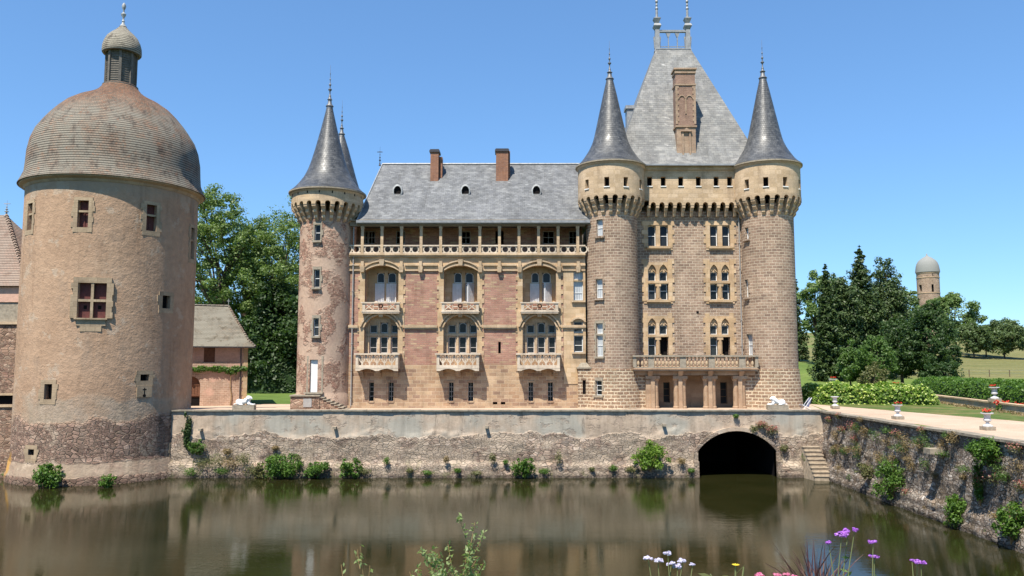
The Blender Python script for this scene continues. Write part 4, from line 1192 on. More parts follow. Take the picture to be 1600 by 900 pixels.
# ------------------------------------------------------------------ round towers of the château
def round_tower(name, cx, cy, r, z0, z1, holes, mat, prof=None, parent=CH):
    m = MB(); round_wall(m, cx, cy, prof or [(r, z0), (r, z1)], holes, 64, .4)
    return m.build(name, mat, parent, smooth=True)
def cwin(x0, x1, y0, y1, cx, cy, r, minhw=None):
    a0, _ = cyl(x0, (y0 + y1) / 2, cx, cy, r); a1, _ = cyl(x1, (y0 + y1) / 2, cx, cy, r)
    a, _ = cyl((x0 + x1) / 2, (y0 + y1) / 2, cx, cy, r)
    _, zt = cyl((x0 + x1) / 2, y0, cx, cy, r); _, zb = cyl((x0 + x1) / 2, y1, cx, cy, r)
    return a, max(minhw or .1, (a1 - a0) / 2 * r), zb, zt
def tower_window(cx, cy, r, h, stone='grey_stone', bars=1, side=.16, glass='glass', transom=None):
    a, hw, zb, zt = h
    Mx = cframe(cx, cy, r, a)
    sg = hw * hw / (2 * r)
    f = MB(Mx)
    n = max(2, round((zt - zb) / .35)); hh = (zt - zb) / n
    for k in range(n):
        for s_ in (-1, 1):
            f.box(s_ * hw, s_ * (hw + side + (.09 if k % 2 else 0)), sg - .03, .25, zb + k * hh, zb + (k + 1) * hh)
    f.box(-hw - side, hw + side, sg - .034, .25, zt, zt + .2)
    f.box(-hw - .12, hw + .12, sg - .16, .2, zb - .13, zb)
    if transom: f.box(-hw, hw, sg, .2, transom - .06, transom + .06)
    Wd = f.build('window', M[stone], CH)
    f, g = MB(Mx), MB(Mx)
    if transom:
        light(f, g, -hw, hw, zb, transom - .06, sg + .13, .045, bars=(zb + (transom - zb) * .5,)); light(f, g, -hw, hw, transom + .06, zt, sg + .13, .045)
    else:
        light(f, g, -hw, hw, zb, zt, sg + .13, .045, bars=[zb + (zt - zb) * (i + 1) / (bars + 1) for i in range(bars)])
    f.build('frame', M['white_paint'], Wd); g.build('glass', M[glass], Wd)
def machicolation(cx, cy, r0, r1, zb, za, zt, n, ph, holes, mat='pale_stone', arch=True, cover=2 * math.pi):
    """corbels from zb up to the arches at za, parapet wall up to zt with square openings"""
    m = MB()
    hs = [(a, w, c, d) for a, w, c, d in holes]
    round_wall(m, cx, cy, [(r1, za + .12), (r1, zt)], hs, 64, .35)
    m.lathe(cx, cy, [(r1 + .0, za + .12), (r1 - .28, za + .12)], 64)
    m.lathe(cx, cy, [(r1 - .02, zt - .30), (r1 + .05, zt - .22), (r1 + .10, zt - .1), (r1 + .10, zt)], 64)
    w = math.pi * r1 / n * .74
    for k in range(n):
        a = ph + 2 * math.pi * k / n
        # pointed-round head of each slot as a small arched plate
        mm = MB(cframe(cx, cy, r1, a + math.pi / n))
        hw = math.pi * r1 / n
        sg = hw * hw / (2 * r1)
        arch_panel(mm, -hw, hw, za - .22, za + .125, -hw * .56, hw * .56, za - .14, hw * .52, 'seg', sg * .2, .3, 6, False)
        kk = len(m.V); m.V += mm.V; m.Fc += [[i + kk for i in f] for f in mm.Fc]; m.U += mm.U; m.mi += mm.mi
        mm = MB(cframe(cx, cy, r1, a))
        for j in range(3):
            t0 = j / 3; zz1 = za - .16 - (za - .16 - zb) * t0; zz0 = za - .16 - (za - .16 - zb) * (t0 + 1 / 3)
            out = (r1 - r0) * t0 * .95 + .03
            cw = hw * .42 * (1 - .10 * j)
            q = [(-cw, out, zz1), (cw, out, zz1), (cw, out, zz1 - (zz1 - zz0) * .5), (-cw, out, zz1 - (zz1 - zz0) * .5)]
            out2 = out + (r1 - r0) / 3 * .9
            b = r1 - r0 + .1
            lo_ = [(-cw, out2, zz0), (cw, out2, zz0)]
            mm.face([q[3], q[2], q[1], q[0]]); mm.face([lo_[0], lo_[1], q[2], q[3]])
            for s_ in (-cw, cw):
                mm.face([(s_, out, zz1), (s_, out, zz1 - (zz1 - zz0) * .5), (s_, out2, zz0), (s_, b, zz0), (s_, b, zz1)])
        kk = len(m.V); m.V += mm.V; m.Fc += [[i + kk for i in f] for f in mm.Fc]; m.U += mm.U; m.mi += mm.mi
    return m.build('parapet', M[mat], CH)
def cone(cx, cy, ze, prof, mpp, name='cone_roof', tip=None, cap=True, fin=(.12, 1.5)):
    """prof: (half width px, px above the eave) with mpp metres per pixel"""
    pr = [(hw * mpp, ze + dy * mpp) for hw, dy in prof]
    m = MB(); m.lathe(cx, cy, [(pr[0][0] - .35, ze - .03), (pr[0][0], ze - .05)] + pr, 64, ru=1.4)
    Cn = m.build(name, M['slate_cone'], CH, smooth=True)
    r, z = pr[-1]
    m = MB(); m.lathe(cx, cy, [(r + .035, z - .25), (r + .03, z), (r + .08, z + .02), (r * .75, z + .2), (r * .6, z + .45), (r * .9, z + .5), (r * .6, z + .56)], 16)
    finial(m, cx, cy, z + .5, fin[1], fin[0] * .8); m.build('finial', M['finial_lead'], Cn, smooth=True)
    m = MB(); m.lathe(cx, cy, [(pr[0][0] - .12, ze - .16), (pr[0][0] + .03, ze - .12), (pr[0][0] + .03, ze - .03)], 48); m.build('gutter', M['grey_stone'], Cn)
# corner turret
TR = 1.82; TY = 55.5; TX = GX(508, 500, TY)
tw = [cwin(491.5, 500.7, 351, 376, TX, TY, TR), cwin(490.5, 499.5, 421, 449, TX, TY, TR), cwin(489.5, 498.3, 497, 525, TX, TY, TR)]
dr = cwin(483.5, 499, 562, 613, TX, TY, TR)
ztc = GZ(343, TY - TR)
prof = [(TR + .05, zg), (TR + .04, GZ(617, 53.7)), (TR, GZ(615, 53.7)), (TR, ztc + .6)]
round_tower('turret_wall', TX, TY, TR, zg, ztc, tw + [dr], M['turret_render'], prof)
for h in tw: tower_window(TX, TY, TR, h, 'grey_stone', 1, .10)
a, hw, zb, zt = dr
Mx = cframe(TX, TY, TR, a); f = MB(Mx)
for s_ in (-1, 1): f.box(s_ * hw, s_ * (hw + .22), .06, .3, zb, zt)
f.box(-hw - .22, hw + .22, .055, .3, zt, zt + .25); f.box(-hw - .3, hw + .3, -.2, .3, zb - .10, zb)
Dd = f.build('door', M['grey_stone'], CH); tag(Dd, 'white door at the head of the steps')
f = MB(Mx); f.box(-hw, hw, .16, .2, zb, zt); f.build('door_leaf', M['white_paint'], Dd)
f = MB(Mx); f.box(hw - .12, hw - .08, .12, .16, zb + 1.0, zb + 1.1); f.build('handle', M['dark_iron'], Dd)
zpa, zpt = GZ(313, TY - 2.45), P(508, 303, TY).z
machicolation(TX, TY, TR, 2.45, GZ(344, TY - 2.0), zpa, zpt, 24, .1, [], 'pale_stone')
m = MB()
for k in range(9):
    a = -1.4 + k * .35
    mm = MB(cframe(TX, TY, 2.45, a)); mm.box(-.04, .04, -.012, .1, zpt - .42, zpt - .12); kk = len(m.V); m.V += mm.V; m.Fc += [[i + kk for i in f] for f in mm.Fc]; m.U += mm.U; m.mi += mm.mi
m.build('loophole', M['dark_void'], CH)
CP1 = [(60.5, 0), (55.5, 4), (50.5, 9), (45.5, 15), (41.5, 20.5), (37.8, 26), (34.8, 32), (32.5, 37), (30.6, 42), (28.2, 49), (25.9, 56.5), (22.4, 69), (19, 82), (12.9, 107), (6.9, 133), (4.6, 144)]
cone(TX, TY, zpt, CP1, TY / F * .985, fin=(.18, 2.55))
# twin turret behind
T2Y = 61.8; T2X = GX(531.5, 330, T2Y)
m = MB(); m.lathe(T2X, T2Y, [(1.8, zg), (1.8, GZ(345, T2Y)), (2.3, GZ(338, T2Y))], 40); m.build('turret_wall', M['turret_render'], CH, smooth=True)
cone(T2X, T2Y, GZ(336, T2Y), [(51, 0), (47, 5), (42, 11), (37, 19), (33, 30), (29, 44), (24, 60), (18, 82), (12, 104), (7, 120), (3.8, 130)], T2Y / F, fin=(.15, 2.3))
# turret steps and landing
m = MB(); yb = TY - TR
x0, x1 = GX(455, 625, 53.5), GX(500, 625, 53.5); zl = GZ(617, 53.5)
m.box(x0, x1, 53.3, 54.8, zg, zl - .09)
n = 7; xe_ = GX(541, 636, 53.4)
for i in range(n):
    a = x1 + (xe_ - x1) * i / n; b = x1 + (xe_ - x1) * (i + 1) / n
    z = zl - (zl - ZT) * (i + 1) / (n + .3)
    if z - .08 > zg: m.box(a, b, 53.35, 54.4, zg, z - .075)
Sx = m.build('entrance_steps', M['brown_rubble'], CH)
m = MB(); m.box(x0 - .05, x1 + .06, 53.22, 54.8, zl - .088, zl)
for i in range(n):
    a = x1 + (xe_ - x1) * i / n; b = x1 + (xe_ - x1) * (i + 1) / n
    z = zl - (zl - ZT) * (i + 1) / (n + .3)
    m.box(a - .02, b + .10, 53.28, 54.45, z - .073, z)
m.build('tread', M['grey_stone'], Sx)
m = MB(); h = R(474, 487, 623, 636, 53.3); m.box(h[0], h[1], 53.26, 53.298, h[2], h[3]); m.build('hatch', M['grey_paint'], Sx)

# ------------------------------------------------------------------ keep
KR, KY = 1.765, 55.4
KLX, KRX = GX(957, 500, KY), GX(1203, 500, KY)
YK = 55.75                                   # wall between the towers
zrs = GZ(577, KY - KR)                       # top of the rusticated base
kp = lambda: [(KR, zrs), (KR, GZ(325, KY))]
lw = [cwin(932, 942, 343, 369, KLX, KY, KR), cwin(931, 941.5, 436, 466, KLX, KY, KR), cwin(931.5, 942, 505, 557, KLX, KY, KR)]
lb = cwin(932, 942, 594.5, 617.5, KLX, KY, KR)
rwn = [cwin(1165, 1169.5, 356, 374, KRX, KY, KR, .17), cwin(1164.5, 1169, 437, 465, KRX, KY, KR, .17), cwin(1167, 1176, 522, 556, KRX, KY, KR, .2)]
round_tower('keep_tower', KLX, KY, KR, zrs, 20, lw, M['keep_stone'], kp())
round_tower('keep_tower', KRX, KY, KR, zrs, 20, rwn, M['keep_stone'], kp())
bp = [(KR + .24, zg), (KR + .06, zrs - .1), (KR + .06, zrs), (KR - .02, zrs + .02)]
round_tower('tower_base', KLX, KY, KR, zg, zrs, [lb], M['rustic_stone'], bp)
round_tower('tower_base', KRX, KY, KR, zg, zrs, [], M['rustic_stone'], bp)
tower_window(KLX, KY, KR, lw[0], 'keep_stone', 1, .06, 'curtain'); tower_window(KLX, KY, KR, lw[1], 'keep_stone', 1, .08, 'curtain')
tower_window(KLX, KY, KR, lw[2], 'grey_stone', 1, .08, 'curtain', transom=lw[2][2] + (lw[2][3] - lw[2][2]) * .66)
tower_window(KLX, KY, KR + .12, lb, 'grey_stone', 2, .06)
for h in rwn: tower_window(KRX, KY, KR, h, 'keep_stone', 1, .06, 'curtain')
zrows = dict(cb=GZ(334, KY - 1.95), ca=GZ(304, KY - 2.3))
kt = P(957, 261, KY).z
for cx, wins, n_, ph in ((KLX, (917, 948, 978, 1001), 22, .14), (KRX, (1166.5, 1196.5, 1227, 1249), 22, -.14)):
    hs = []
    for px in wins:
        a, _ = cyl(px, 283, cx, KY, 2.30); hs.append((a, .165, GZ(290.5, KY - 2.3), GZ(276, KY - 2.3)))
    machicolation(cx, KY, KR, 2.30, zrows['cb'], zrows['ca'], kt, n_, ph, hs)
    for a, w_, c, d_ in hs:
        mm = MB(cframe(cx, KY, 2.30, a)); mm.box(-.2, .2, -.05, .05, c - .07, c - .005); mm.build('sill', M['white_paint'], CH)
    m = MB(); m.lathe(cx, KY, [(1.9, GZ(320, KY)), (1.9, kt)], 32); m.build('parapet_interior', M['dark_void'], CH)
CP2 = [(57, 0), (52.5, 3.5), (48, 8), (44.2, 13), (41, 18), (37.6, 23), (34.2, 29), (31.2, 35.5), (29, 41), (27.2, 47), (23.8, 62), (19.5, 82), (15.2, 102), (11, 122), (7.3, 138), (5.2, 147)]
cone(KLX, KY, kt, CP2, KY / F * .975, fin=(.17, 2.35))
cone(KRX, KY, kt, [(a * .985, b) for a, b in CP2], KY / F * .985, fin=(.17, 2.35))
# flat wall with its two columns of paired windows
kx0, kx1 = KLX + 1.4, KRX - 1.4
kz0, kz1 = GZ(578, YK), GZ(330, YK)
KC = []
for c in (0, 1):
    o_ = 0 if c == 0 else 1
    L1 = (1012.3, 1024.8) if c == 0 else (1109.2, 1121.2)
    L2 = (1031.2, 1043.8) if c == 0 else (1128.3, 1140.2)
    KC.append((L1, L2))
holes = []
rows = ((352, 385), (410, 468.5), (494, 556))
for L1, L2 in KC:
    for a, b in rows:
        x0, x1, z0, z1 = R(L1[0], L2[1], a, b, YK); holes.append((x0, x1, z0, z1))
mb = MB(); pierced(mb, kx0, kx1, kz0, kz1, holes, YK, YK + .45, False)
mb.build('keep_wall', M['keep_stone'], CH)
mb = MB(); mb.box(kx0 - .6, kx1 + .6, YK + 1.2, YK + 11.5, zg, kt - .1); mb.box(KLX - 1.2, KLX - .8, YK + 1, YK + 11.5, zg, kt - .1); mb.box(KRX + .8, KRX + 1.3, YK + 1, YK + 11.5, zg, kt - .1); mb.box(KLX - 1.2, KRX + 1.3, YK + 11.2, YK + 11.6, zg, kt); mb.build('keep_side_wall', M['keep_stone'], CH)
yk0 = YK - .05
for ci, (L1, L2) in enumerate(KC):
    dr_ = MB()
    for ri, (a, b) in enumerate(rows):
        X = lambda v: GX(v, (a + b) / 2, YK)
        x0, x1, z0, z1 = X(L1[0]), X(L2[1]), GZ(b, YK), GZ(a, YK)
        zt = z1 + (.22 if ri else .28)
        teeth(dr_, x0, -1, z0 - .1, zt, .30, .14, .33, yk0, YK + .1, ri); teeth(dr_, x1, 1, z0 - .1, zt, .30, .14, .33, yk0, YK + .1, ri)
        if ri == 0: dr_.box(x0, x1, yk0 - .001, YK + .1, z1, zt)
        if ri < 2:
            dr_.box(x0 - .12, x1 + .12, yk0 - .16, YK + .2, z0 - .16, z0 - .002); dr_.box(x0 - .3, x1 + .3, yk0 - .003, YK + .1, z0 - .26, z0 - .16)
        s_ = MB(); f, g = MB(), MB()
        if ri == 0:
            for i, (p, q) in enumerate((L1, L2)):
                xa, xb = X(p), X(q)
                light(f, g, xa, xb, z0, z1, YK + .22, .05, bars=((z0 + z1) / 2,), arch=.12)
            arch_panel(s_, x0, (X(L1[1]) + X(L2[0])) / 2, z1 - .35, z1 + .01, x0 + .001, X(L1[1]), z1 - .16, .14, 'seg', YK + .05, YK + .2, 8, False)
            arch_panel(s_, (X(L1[1]) + X(L2[0])) / 2, x1, z1 - .35, z1 + .01, X(L2[0]), x1 - .001, z1 - .16, .14, 'seg', YK + .05, YK + .2, 8, False)
            s_.box(X(L1[1]), X(L2[0]), yk0 + .02, YK + .2, z0, z1 - .02)
        else:
            t0, t1 = (439, 443) if ri == 1 else (522.5, 526.5)
            u0, u1 = (425, 438) if ri == 1 else (508.5, 521.5)
            zt0, zt1 = GZ(t1, YK), GZ(t0, YK)
            xm0, xm1 = X(L1[1]), X(L2[0]); xm = (xm0 + xm1) / 2
            # front layer: pointed heads
            rise = z1 - GZ(u0 - 2, YK) - .06
            arch_panel(s_, x0, xm, zt1, z1 + .01, x0 + .02, xm0 + .04, GZ(u0 - 1, YK) - .04, rise, 'pointed', YK - .02, YK + .22, 12, False)
            arch_panel(s_, xm, x1, zt1, z1 + .01, xm1 - .04, x1 - .02, GZ(u0 - 1, YK) - .04, rise, 'pointed', YK - .02, YK + .22, 12, False)
            # tympana set back with rectangular lights
            pierced(s_, x0, x1, zt1 - .01, z1, [(x0 + .04, xm0, zt1, GZ(u0, YK)), (xm1, x1 - .04, zt1, GZ(u0, YK))], YK + .14, YK + .3, False)
            for cxx in ((x0 + xm0) / 2, (xm1 + x1) / 2):
                for sg in (-1, 1): s_.bar((cxx + sg * .26, GZ(u0, YK) + .02), (cxx + sg * .08, GZ(u0, YK) + .17), .05, YK + .06, YK + .14)
            s_.box(x0, x1, YK - .10, YK + .25, zt0, zt1)
            s_.box(xm0 + .02, xm1 - .02, YK - .02, YK + .2, z0, zt0 - .1); s_.box(xm0 - .05, xm1 + .05, YK - .08, YK + .1, zt0 - .2, zt0); s_.box(xm0 - .05, xm1 + .05, YK - .08, YK + .1, z0, z0 + .12)
            s_.lathe(xm, YK - .02, [(.09, z0 + .12), (.09, zt0 - .2)], 10)
            for i, (p, q) in enumerate((L1, L2)):
                xa, xb = X(p) + (.04 if i == 0 else 0), X(q) - (.04 if i == 1 else 0)
                light(f, g, xa, xb, zt1, GZ(u0, YK), YK + .22, .045)
                if ri == 2 and i == 1: continue
                light(f, g, xa, xb, z0, zt0 - .02, YK + .22, .05, bars=((z0 * .45 + zt0 * .55),))
        Wd = s_.build('window', M['yellow_stone'], CH)
        f.build('frame', M['white_paint'], Wd); g.build('glass', M['glass'], Wd)
        if ri == 2:
            m = MB(); xa, xb = X(L2[0]), X(L2[1]); m.box(xa, xb, YK + .40, YK + .43, z0, zt0); m.build('dark_room', M['dark_void'], Wd)
    dr_.build('dressed_stone', M['yellow_stone'], CH)
m = MB(); h = R(1088, 1092, 486, 490, YK); m.box(h[0], h[1], YK - .01, YK + .02, h[2], h[3]); m.build('vent', M['dark_void'], CH)
pipe(1157, 335, 555, YK - .1)
# keep crown between the towers
yc = YK - .62
xs_ = [GX(v, 283, yc) for v in (1015, 1036.3, 1063.7, 1091.2, 1119, 1140)]
oh = [(x - .17, x + .17, GZ(290.5, yc), GZ(276.3, yc)) for x in xs_]
za = GZ(316, yc); zb_ = GZ(338, YK)
m = MB(); pierced(m, KLX + 1.5, KRX - 1.5, za + .12, kt - .02, oh, yc, yc + .35, False)
m.face([(KLX + 1.5, yc, za + .12), (KLX + 1.5, YK, za + .12), (KRX - 1.5, YK, za + .12), (KRX - 1.5, yc, za + .12)])
m.box(KLX + 1.5, KRX - 1.5, yc - .12, yc - .003, kt - .28, kt - .02)
x = GX(1014, 320, yc); stp = .605
while x < KRX - 1.6:
    arch_panel(m, x, x + stp, za - .22, za + .125, x + .13, x + stp - .13, za - .14, .15, 'seg', yc, YK, 8, False)
    m.box(x - .11, x + .11, yc + .02, YK, za - .38, za - .222); m.frustum(x, (yc + YK) / 2 + .08, za - .62, za - .381, .10, .20, .11, .29)
    m.frustum(x, (yc + YK) / 2 + .16, zb_ - .05, za - .621, .09, .10, .10, .2); x += stp
m.build('parapet', M['pale_stone'], CH)
for h in oh: m = MB(); m.box(h[0] - .03, h[1] + .03, yc - .05, yc + .05, h[2] - .07, h[2] - .005); m.build('sill', M['white_paint'], CH)
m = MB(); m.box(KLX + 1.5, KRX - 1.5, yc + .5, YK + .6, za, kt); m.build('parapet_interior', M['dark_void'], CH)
# great hipped roof with a flared foot
rx0, rx1 = GX(950, 262, YK), GX(1200, 262, YK)
ry0, ry1 = YK - .95, YK + 11.9
zr0 = kt; 
YRC = (ry0 + ry1) / 2 - 1.2
zrt = GZ(77, YRC - .35)
tx0, tx1 = GX(1025, 77, YRC - .35), GX(1079.5, 77, YRC - .35)
ty0, ty1 = YRC - .35, YRC + 1.4
ring_ = []
for t_, fl in ((0, 0), (.035, .085), (.08, .15), (.14, .218), (.22, .29), (1, 1)):
    x0 = rx0 + (tx0 - rx0) * fl; x1 = rx1 + (tx1 - rx1) * fl; y0 = ry0 + (ty0 - ry0) * fl; y1 = ry1 + (ty1 - ry1) * fl
    ring_.append((x0, x1, y0, y1, zr0 + (zrt - zr0) * t_))
m = MB(); Lc = 0
for a, b in zip(ring_, ring_[1:]):
    dl = math.hypot(b[4] - a[4], b[2] - a[2])
    m.face([(a[0], a[2], a[4]), (a[1], a[2], a[4]), (b[1], b[2], b[4]), (b[0], b[2], b[4])], [(a[0], Lc), (a[1], Lc), (b[1], Lc + dl), (b[0], Lc + dl)])
    m.face([(a[1], a[3], a[4]), (a[0], a[3], a[4]), (b[0], b[3], b[4]), (b[1], b[3], b[4])], [(a[1], Lc), (a[0], Lc), (b[0], Lc + dl), (b[1], Lc + dl)])
    m.face([(a[0], a[3], a[4]), (a[0], a[2], a[4]), (b[0], b[2], b[4]), (b[0], b[3], b[4])], [(a[3], Lc), (a[2], Lc), (b[2], Lc + dl), (b[3], Lc + dl)])
    m.face([(a[1], a[2], a[4]), (a[1], a[3], a[4]), (b[1], b[3], b[4]), (b[1], b[2], b[4])], [(a[2], Lc), (a[3], Lc), (b[3], Lc + dl), (b[2], Lc + dl)])
    Lc += dl
m.face([(tx0, ty0, zrt), (tx1, ty0, zrt), (tx1, ty1, zrt), (tx0, ty1, zrt)])
m.face([(rx0, ry0, kt - .01), (rx0, ry1, kt - .01), (rx1, ry1, kt - .01), (rx1, ry0, kt - .01)])
KRF = m.build('keep_roof', M['slate_keep'], CH)
m = MB(); m.box(KLX + 1.5, KRX - 1.5, ry0 - .1, ry0 + .08, kt - .05, kt + .07); m.build('gutter', M['zinc'], KRF)
def kroof_y(z):
    for a, b in zip(ring_, ring_[1:]):
        if a[4] <= z <= b[4]: return a[2] + (b[2] - a[2]) * (z - a[4]) / (b[4] - a[4])
    return ring_[-1][2]
# ridge gallery with its two lead posts
m = MB(); m.box(tx0, tx1, ty0 - .05, ty0 + .5, zrt - .03, zrt + .06)
zz0, zz1 = GZ(76, ty0), GZ(46, ty0)
m.box(tx0 + .2, tx1 - .2, ty0 + .08, ty0 + .3, zz1 - .16, zz1); m.box(tx0 + .2, tx1 - .2, ty0 + .16, ty0 + .2, zz0 + .22, zz0 + .26); m.box(tx0 + .2, tx1 - .2, ty0 + .165, ty0 + .195, zz0 + .08, zz0 + .11)
for i in range(1, 3):
    x = tx0 + .3 + (tx1 - tx0 - .6) * i / 3
    m.box(x - .035, x + .035, ty0 + .14, ty0 + .22, zz0, zz1 - .5); m.frustum(x, ty0 + .18, zz1 - .55, zz1 - .162, .06, .05, .2, .06)
for i in range(24):
    x = tx0 + .3 + (tx1 - tx0 - .6) * i / 24; m.box(x, x + .015, ty0 + .17, ty0 + .19, zz0 + .11, zz0 + .22)
RG = m.build('ridge_railing', M['zinc'], KRF)
for px in (1027.5, 1075.5):
    m = MB(); x = GX(px, 60, ty0); y = ty0 + .2
    z = lambda py: GZ(py, ty0)
    m.frustum(x, y, z(80), z(75), .24, .24, .2, .2); m.frustum(x, y, z(75), z(45), .19, .19, .16, .16)
    m.frustum(x, y, z(45), z(40), .17, .17, .30, .30); m.frustum(x, y, z(40), z(36), .30, .30, .22, .22)
    m.frustum(x, y, z(34), z(28), .16, .16, .28, .28); m.frustum(x, y, z(28), z(25.5), .28, .28, .1, .1); m.box(x - .13, x + .13, y - .13, y + .13, z(36), z(34))
    m.lathe(x, y, [(.10, z(26)), (.09, z(14)), (.13, z(12)), (.06, z(9)), (.1, z(6)), (.05, z(4)), (.12, z(1)), (.04, z(-4)), (.08, z(-7)), (.03, z(-10)), (.02, z(-30)), (0, z(-34))], 8)
    for s_ in (-1, 1): m.bar((x + s_ * .18, z(74)), (x + s_ * .24, z(56)), .1, y - .05, y + .05)
    m.build('ridge_post', M['zinc'], KRF)
# chimney stack on the roof front
ykc = YK - .1
x0, x1 = GX(1056.5, 180, ykc), GX(1087, 180, ykc)
z = lambda py: GZ(py, ykc)
m = MB(); m.box(x0, x1, ykc, ykc + .95, z(196), z(112)); m.build('chimney', M['keep_chimney'], KRF)
m = MB(); m.box(x0 + .02, x1 - .02, ykc + .02, ykc + 2.6, z(249), z(196) - .001)
for py, o_ in ((106.5, .12), (112, .06), (131, .06), (196, .06)): m.box(x0 - o_, x1 + o_, ykc - o_, ykc + .95 + o_, z(py + 2.6), z(py))
m.box(x0 - .02, x1 + .02, ykc - .02, ykc + .97, z(112) + .001, z(109) - .002)
teeth(m, x0 - .025, 1, z(194), z(134), .15, .09, .2, ykc - .03, ykc + .1); teeth(m, x1 + .025, -1, z(194), z(134), .15, .09, .2, ykc - .03, ykc + .1)
xc = (x0 + x1) / 2
for s_ in (-1, 1):
    arch_strip(m, xc + s_ * .27 - .19, xc + s_ * .27 + .19, z(154), .185, 'seg', .07, ykc - .05, ykc, 8)
m.bar((xc, z(152)), (xc, z(178)), .10, ykc - .04, ykc)
m.prism([(x0 + .3, z(206)), (x1 - .3, z(206)), (xc, z(200.5))], ykc - .14, ykc + .02); m.box(x0 + .34, x1 - .34, ykc - .07, ykc + .02, z(206), z(206) + .05)
for s_ in (x0 + .38, x1 - .5): m.box(s_, s_ + .12, ykc - .06, ykc + .02, z(246), z(206))
m.build('chimney_base', M['chimney_stone'], KRF)
m = MB(); m.box(x0 - .15, x1 + .15, ykc - .22, ykc + .05, z(250.5), z(248)); m.build('flashing', M['lead_white'], KRF)
# small grey dormer showing past the left side of the roof
m = MB(); yd = YK + 4; x0 = GX(978, 180, yd); m.box(x0 + .08, x0 + 1.2, yd, yd + .9, GZ(235, yd), GZ(170, yd)); m.box(x0 - .02, x0 + 1.3, yd - .1, yd + 1, GZ(170, yd), GZ(165, yd)); m.build('dormer', M['zinc'], KRF)

# keep balcony on its columned porch
ya = 53.75
zt, zb = GZ(555, ya), GZ(576.5, ya)
x0, x1 = GX(991, 565, ya), GX(1183, 565, ya)
m = MB(); m.box(x0 - .04, x1 + .04, ya - .02, YK - .003, zb - .14, zb + .05); m.box(x0 - .08, x1 + .08, ya - .08, ya + .3, zb - .03, zb + .02)
B = m.build('balcony', M['porch_stone'], CH); tag(B, 'wide balcony with stone balusters on columns')
m = MB(); m.box(x0 - .1, x1 + .1, ya - .08, ya + .26, zt - .11, zt)
m.box(x0, x1, ya - .02, ya + .2, zb + .051, zb + .12)
for s_ in (x0, x1 - .2): m.box(s_, s_ + .2, ya + .26, YK - .5, zt - .11, zt - .004)
peds = [(989.5, 994.5), (1013, 1022), (1062.5, 1072), (1107.5, 1117), (1155, 1165), (1180, 1185)]
for a, b in peds: m.box(GX(a, 565, ya), GX(b, 565, ya), ya - .01, ya + .19, zb + .12, zt - .11)
m.build('railing', M['grey_stone'], B)
bal = MB(); hb = zt - .11 - zb - .12
bal.lathe(0, 0, [(.075, 0), (.075, .05), (.04, .07), (.10, hb * .30), (.09, hb * .42), (.035, hb * .66), (.06, hb * .72), (.035, hb * .76), (.05, hb * .9), (.075, hb * .93), (.075, hb)], 10)
m = MB()
for (a, b), (c, d_) in zip(peds, peds[1:]):
    xa, xb = GX(b, 565, ya), GX(c, 565, ya); n = round((xb - xa) / .265)
    for i in range(n):
        x = xa + (xb - xa) * (i + .5) / n
        o_ = MB(Matrix.Translation((x, ya + .09, zb + .12))); o_.V = [o_.M @ v for v in bal.V]; o_.Fc = bal.Fc; o_.U = bal.U; o_.mi = bal.mi
        o_.build('baluster', M['pale_stone'], B, smooth=True)
zc0 = GZ(590, ya)
m = MB(); xa, xb = GX(1012, 600, ya), GX(1168, 600, ya)
m.box(xa - .9, xb + .65, ya + .35, ya + 1.0, zb - .42, zb - .142)
for a in (1017, 1064.5, 1111.5, 1160): x = GX(a, 585, ya); m.frustum(x, ya + .34, zb - .46, zb - .143, .13, .05, .17, .3)
m.build('beam', M['porch_stone'], B)
for a in (1021.5, 1065, 1112, 1159):
    x = GX(a, 605, ya); yq = ya + .62
    m = MB(); wide = .20
    m.box(x - .13, x + .13, yq - .30, yq + .3, zg, zb - .46)
    for s_ in (-1, 1):
        if a == 1021.5 and s_ < 0: m.box(x - .45, x - .13, yq - .2, yq + .3, zg, zb - .7); continue
        m.lathe(x + s_ * .24, yq, [(.23, zg), (.23, zg + .2), (.18, zg + .28), (.17, zb - .95), (.2, zb - .9), (.17, zb - .86), (.27, zb - .66)], 16)
    m.box(x - .48, x + .48, yq - .32, yq + .3, zb - .66, zb - .461)
    m.build('column', M['porch_stone'], B)
# porch rear wall, doors and flanking walls
m = MB(); hs = [R(1036.5, 1047, 597, 629, YK), R(1125.5, 1136.5, 597, 631, YK)]
pierced(m, kx0, kx1, zg, kz0 + .002, hs, YK - .002, YK + .4, False); m.build('porch_wall', M['porch_stone'], CH)
for h in hs:
    f, g = MB(), MB(); light(f, g, *h, YK + .15, .05, bars=[h[2] + (h[3] - h[2]) * q / 3 for q in (1, 2)])
    Wd = f.build('door', M['old_wood'], CH); g.build('glass', M['glass'], Wd)
m = MB()
for a, b in ((990, 1011), (1164, 1184)):
    m.box(GX(a, 610, ya + .7), GX(b, 610, ya + .7), ya + .62, YK + .3, zg, zb - .43)
m.build('porch_side_wall', M['rustic_stone'], CH)
m = MB(); m.box(xl, KRX, Y0 + .2, Y0 + 1.6, zg - .5, zg + .02); m.build('plinth', M['ashlar_base'], CH)
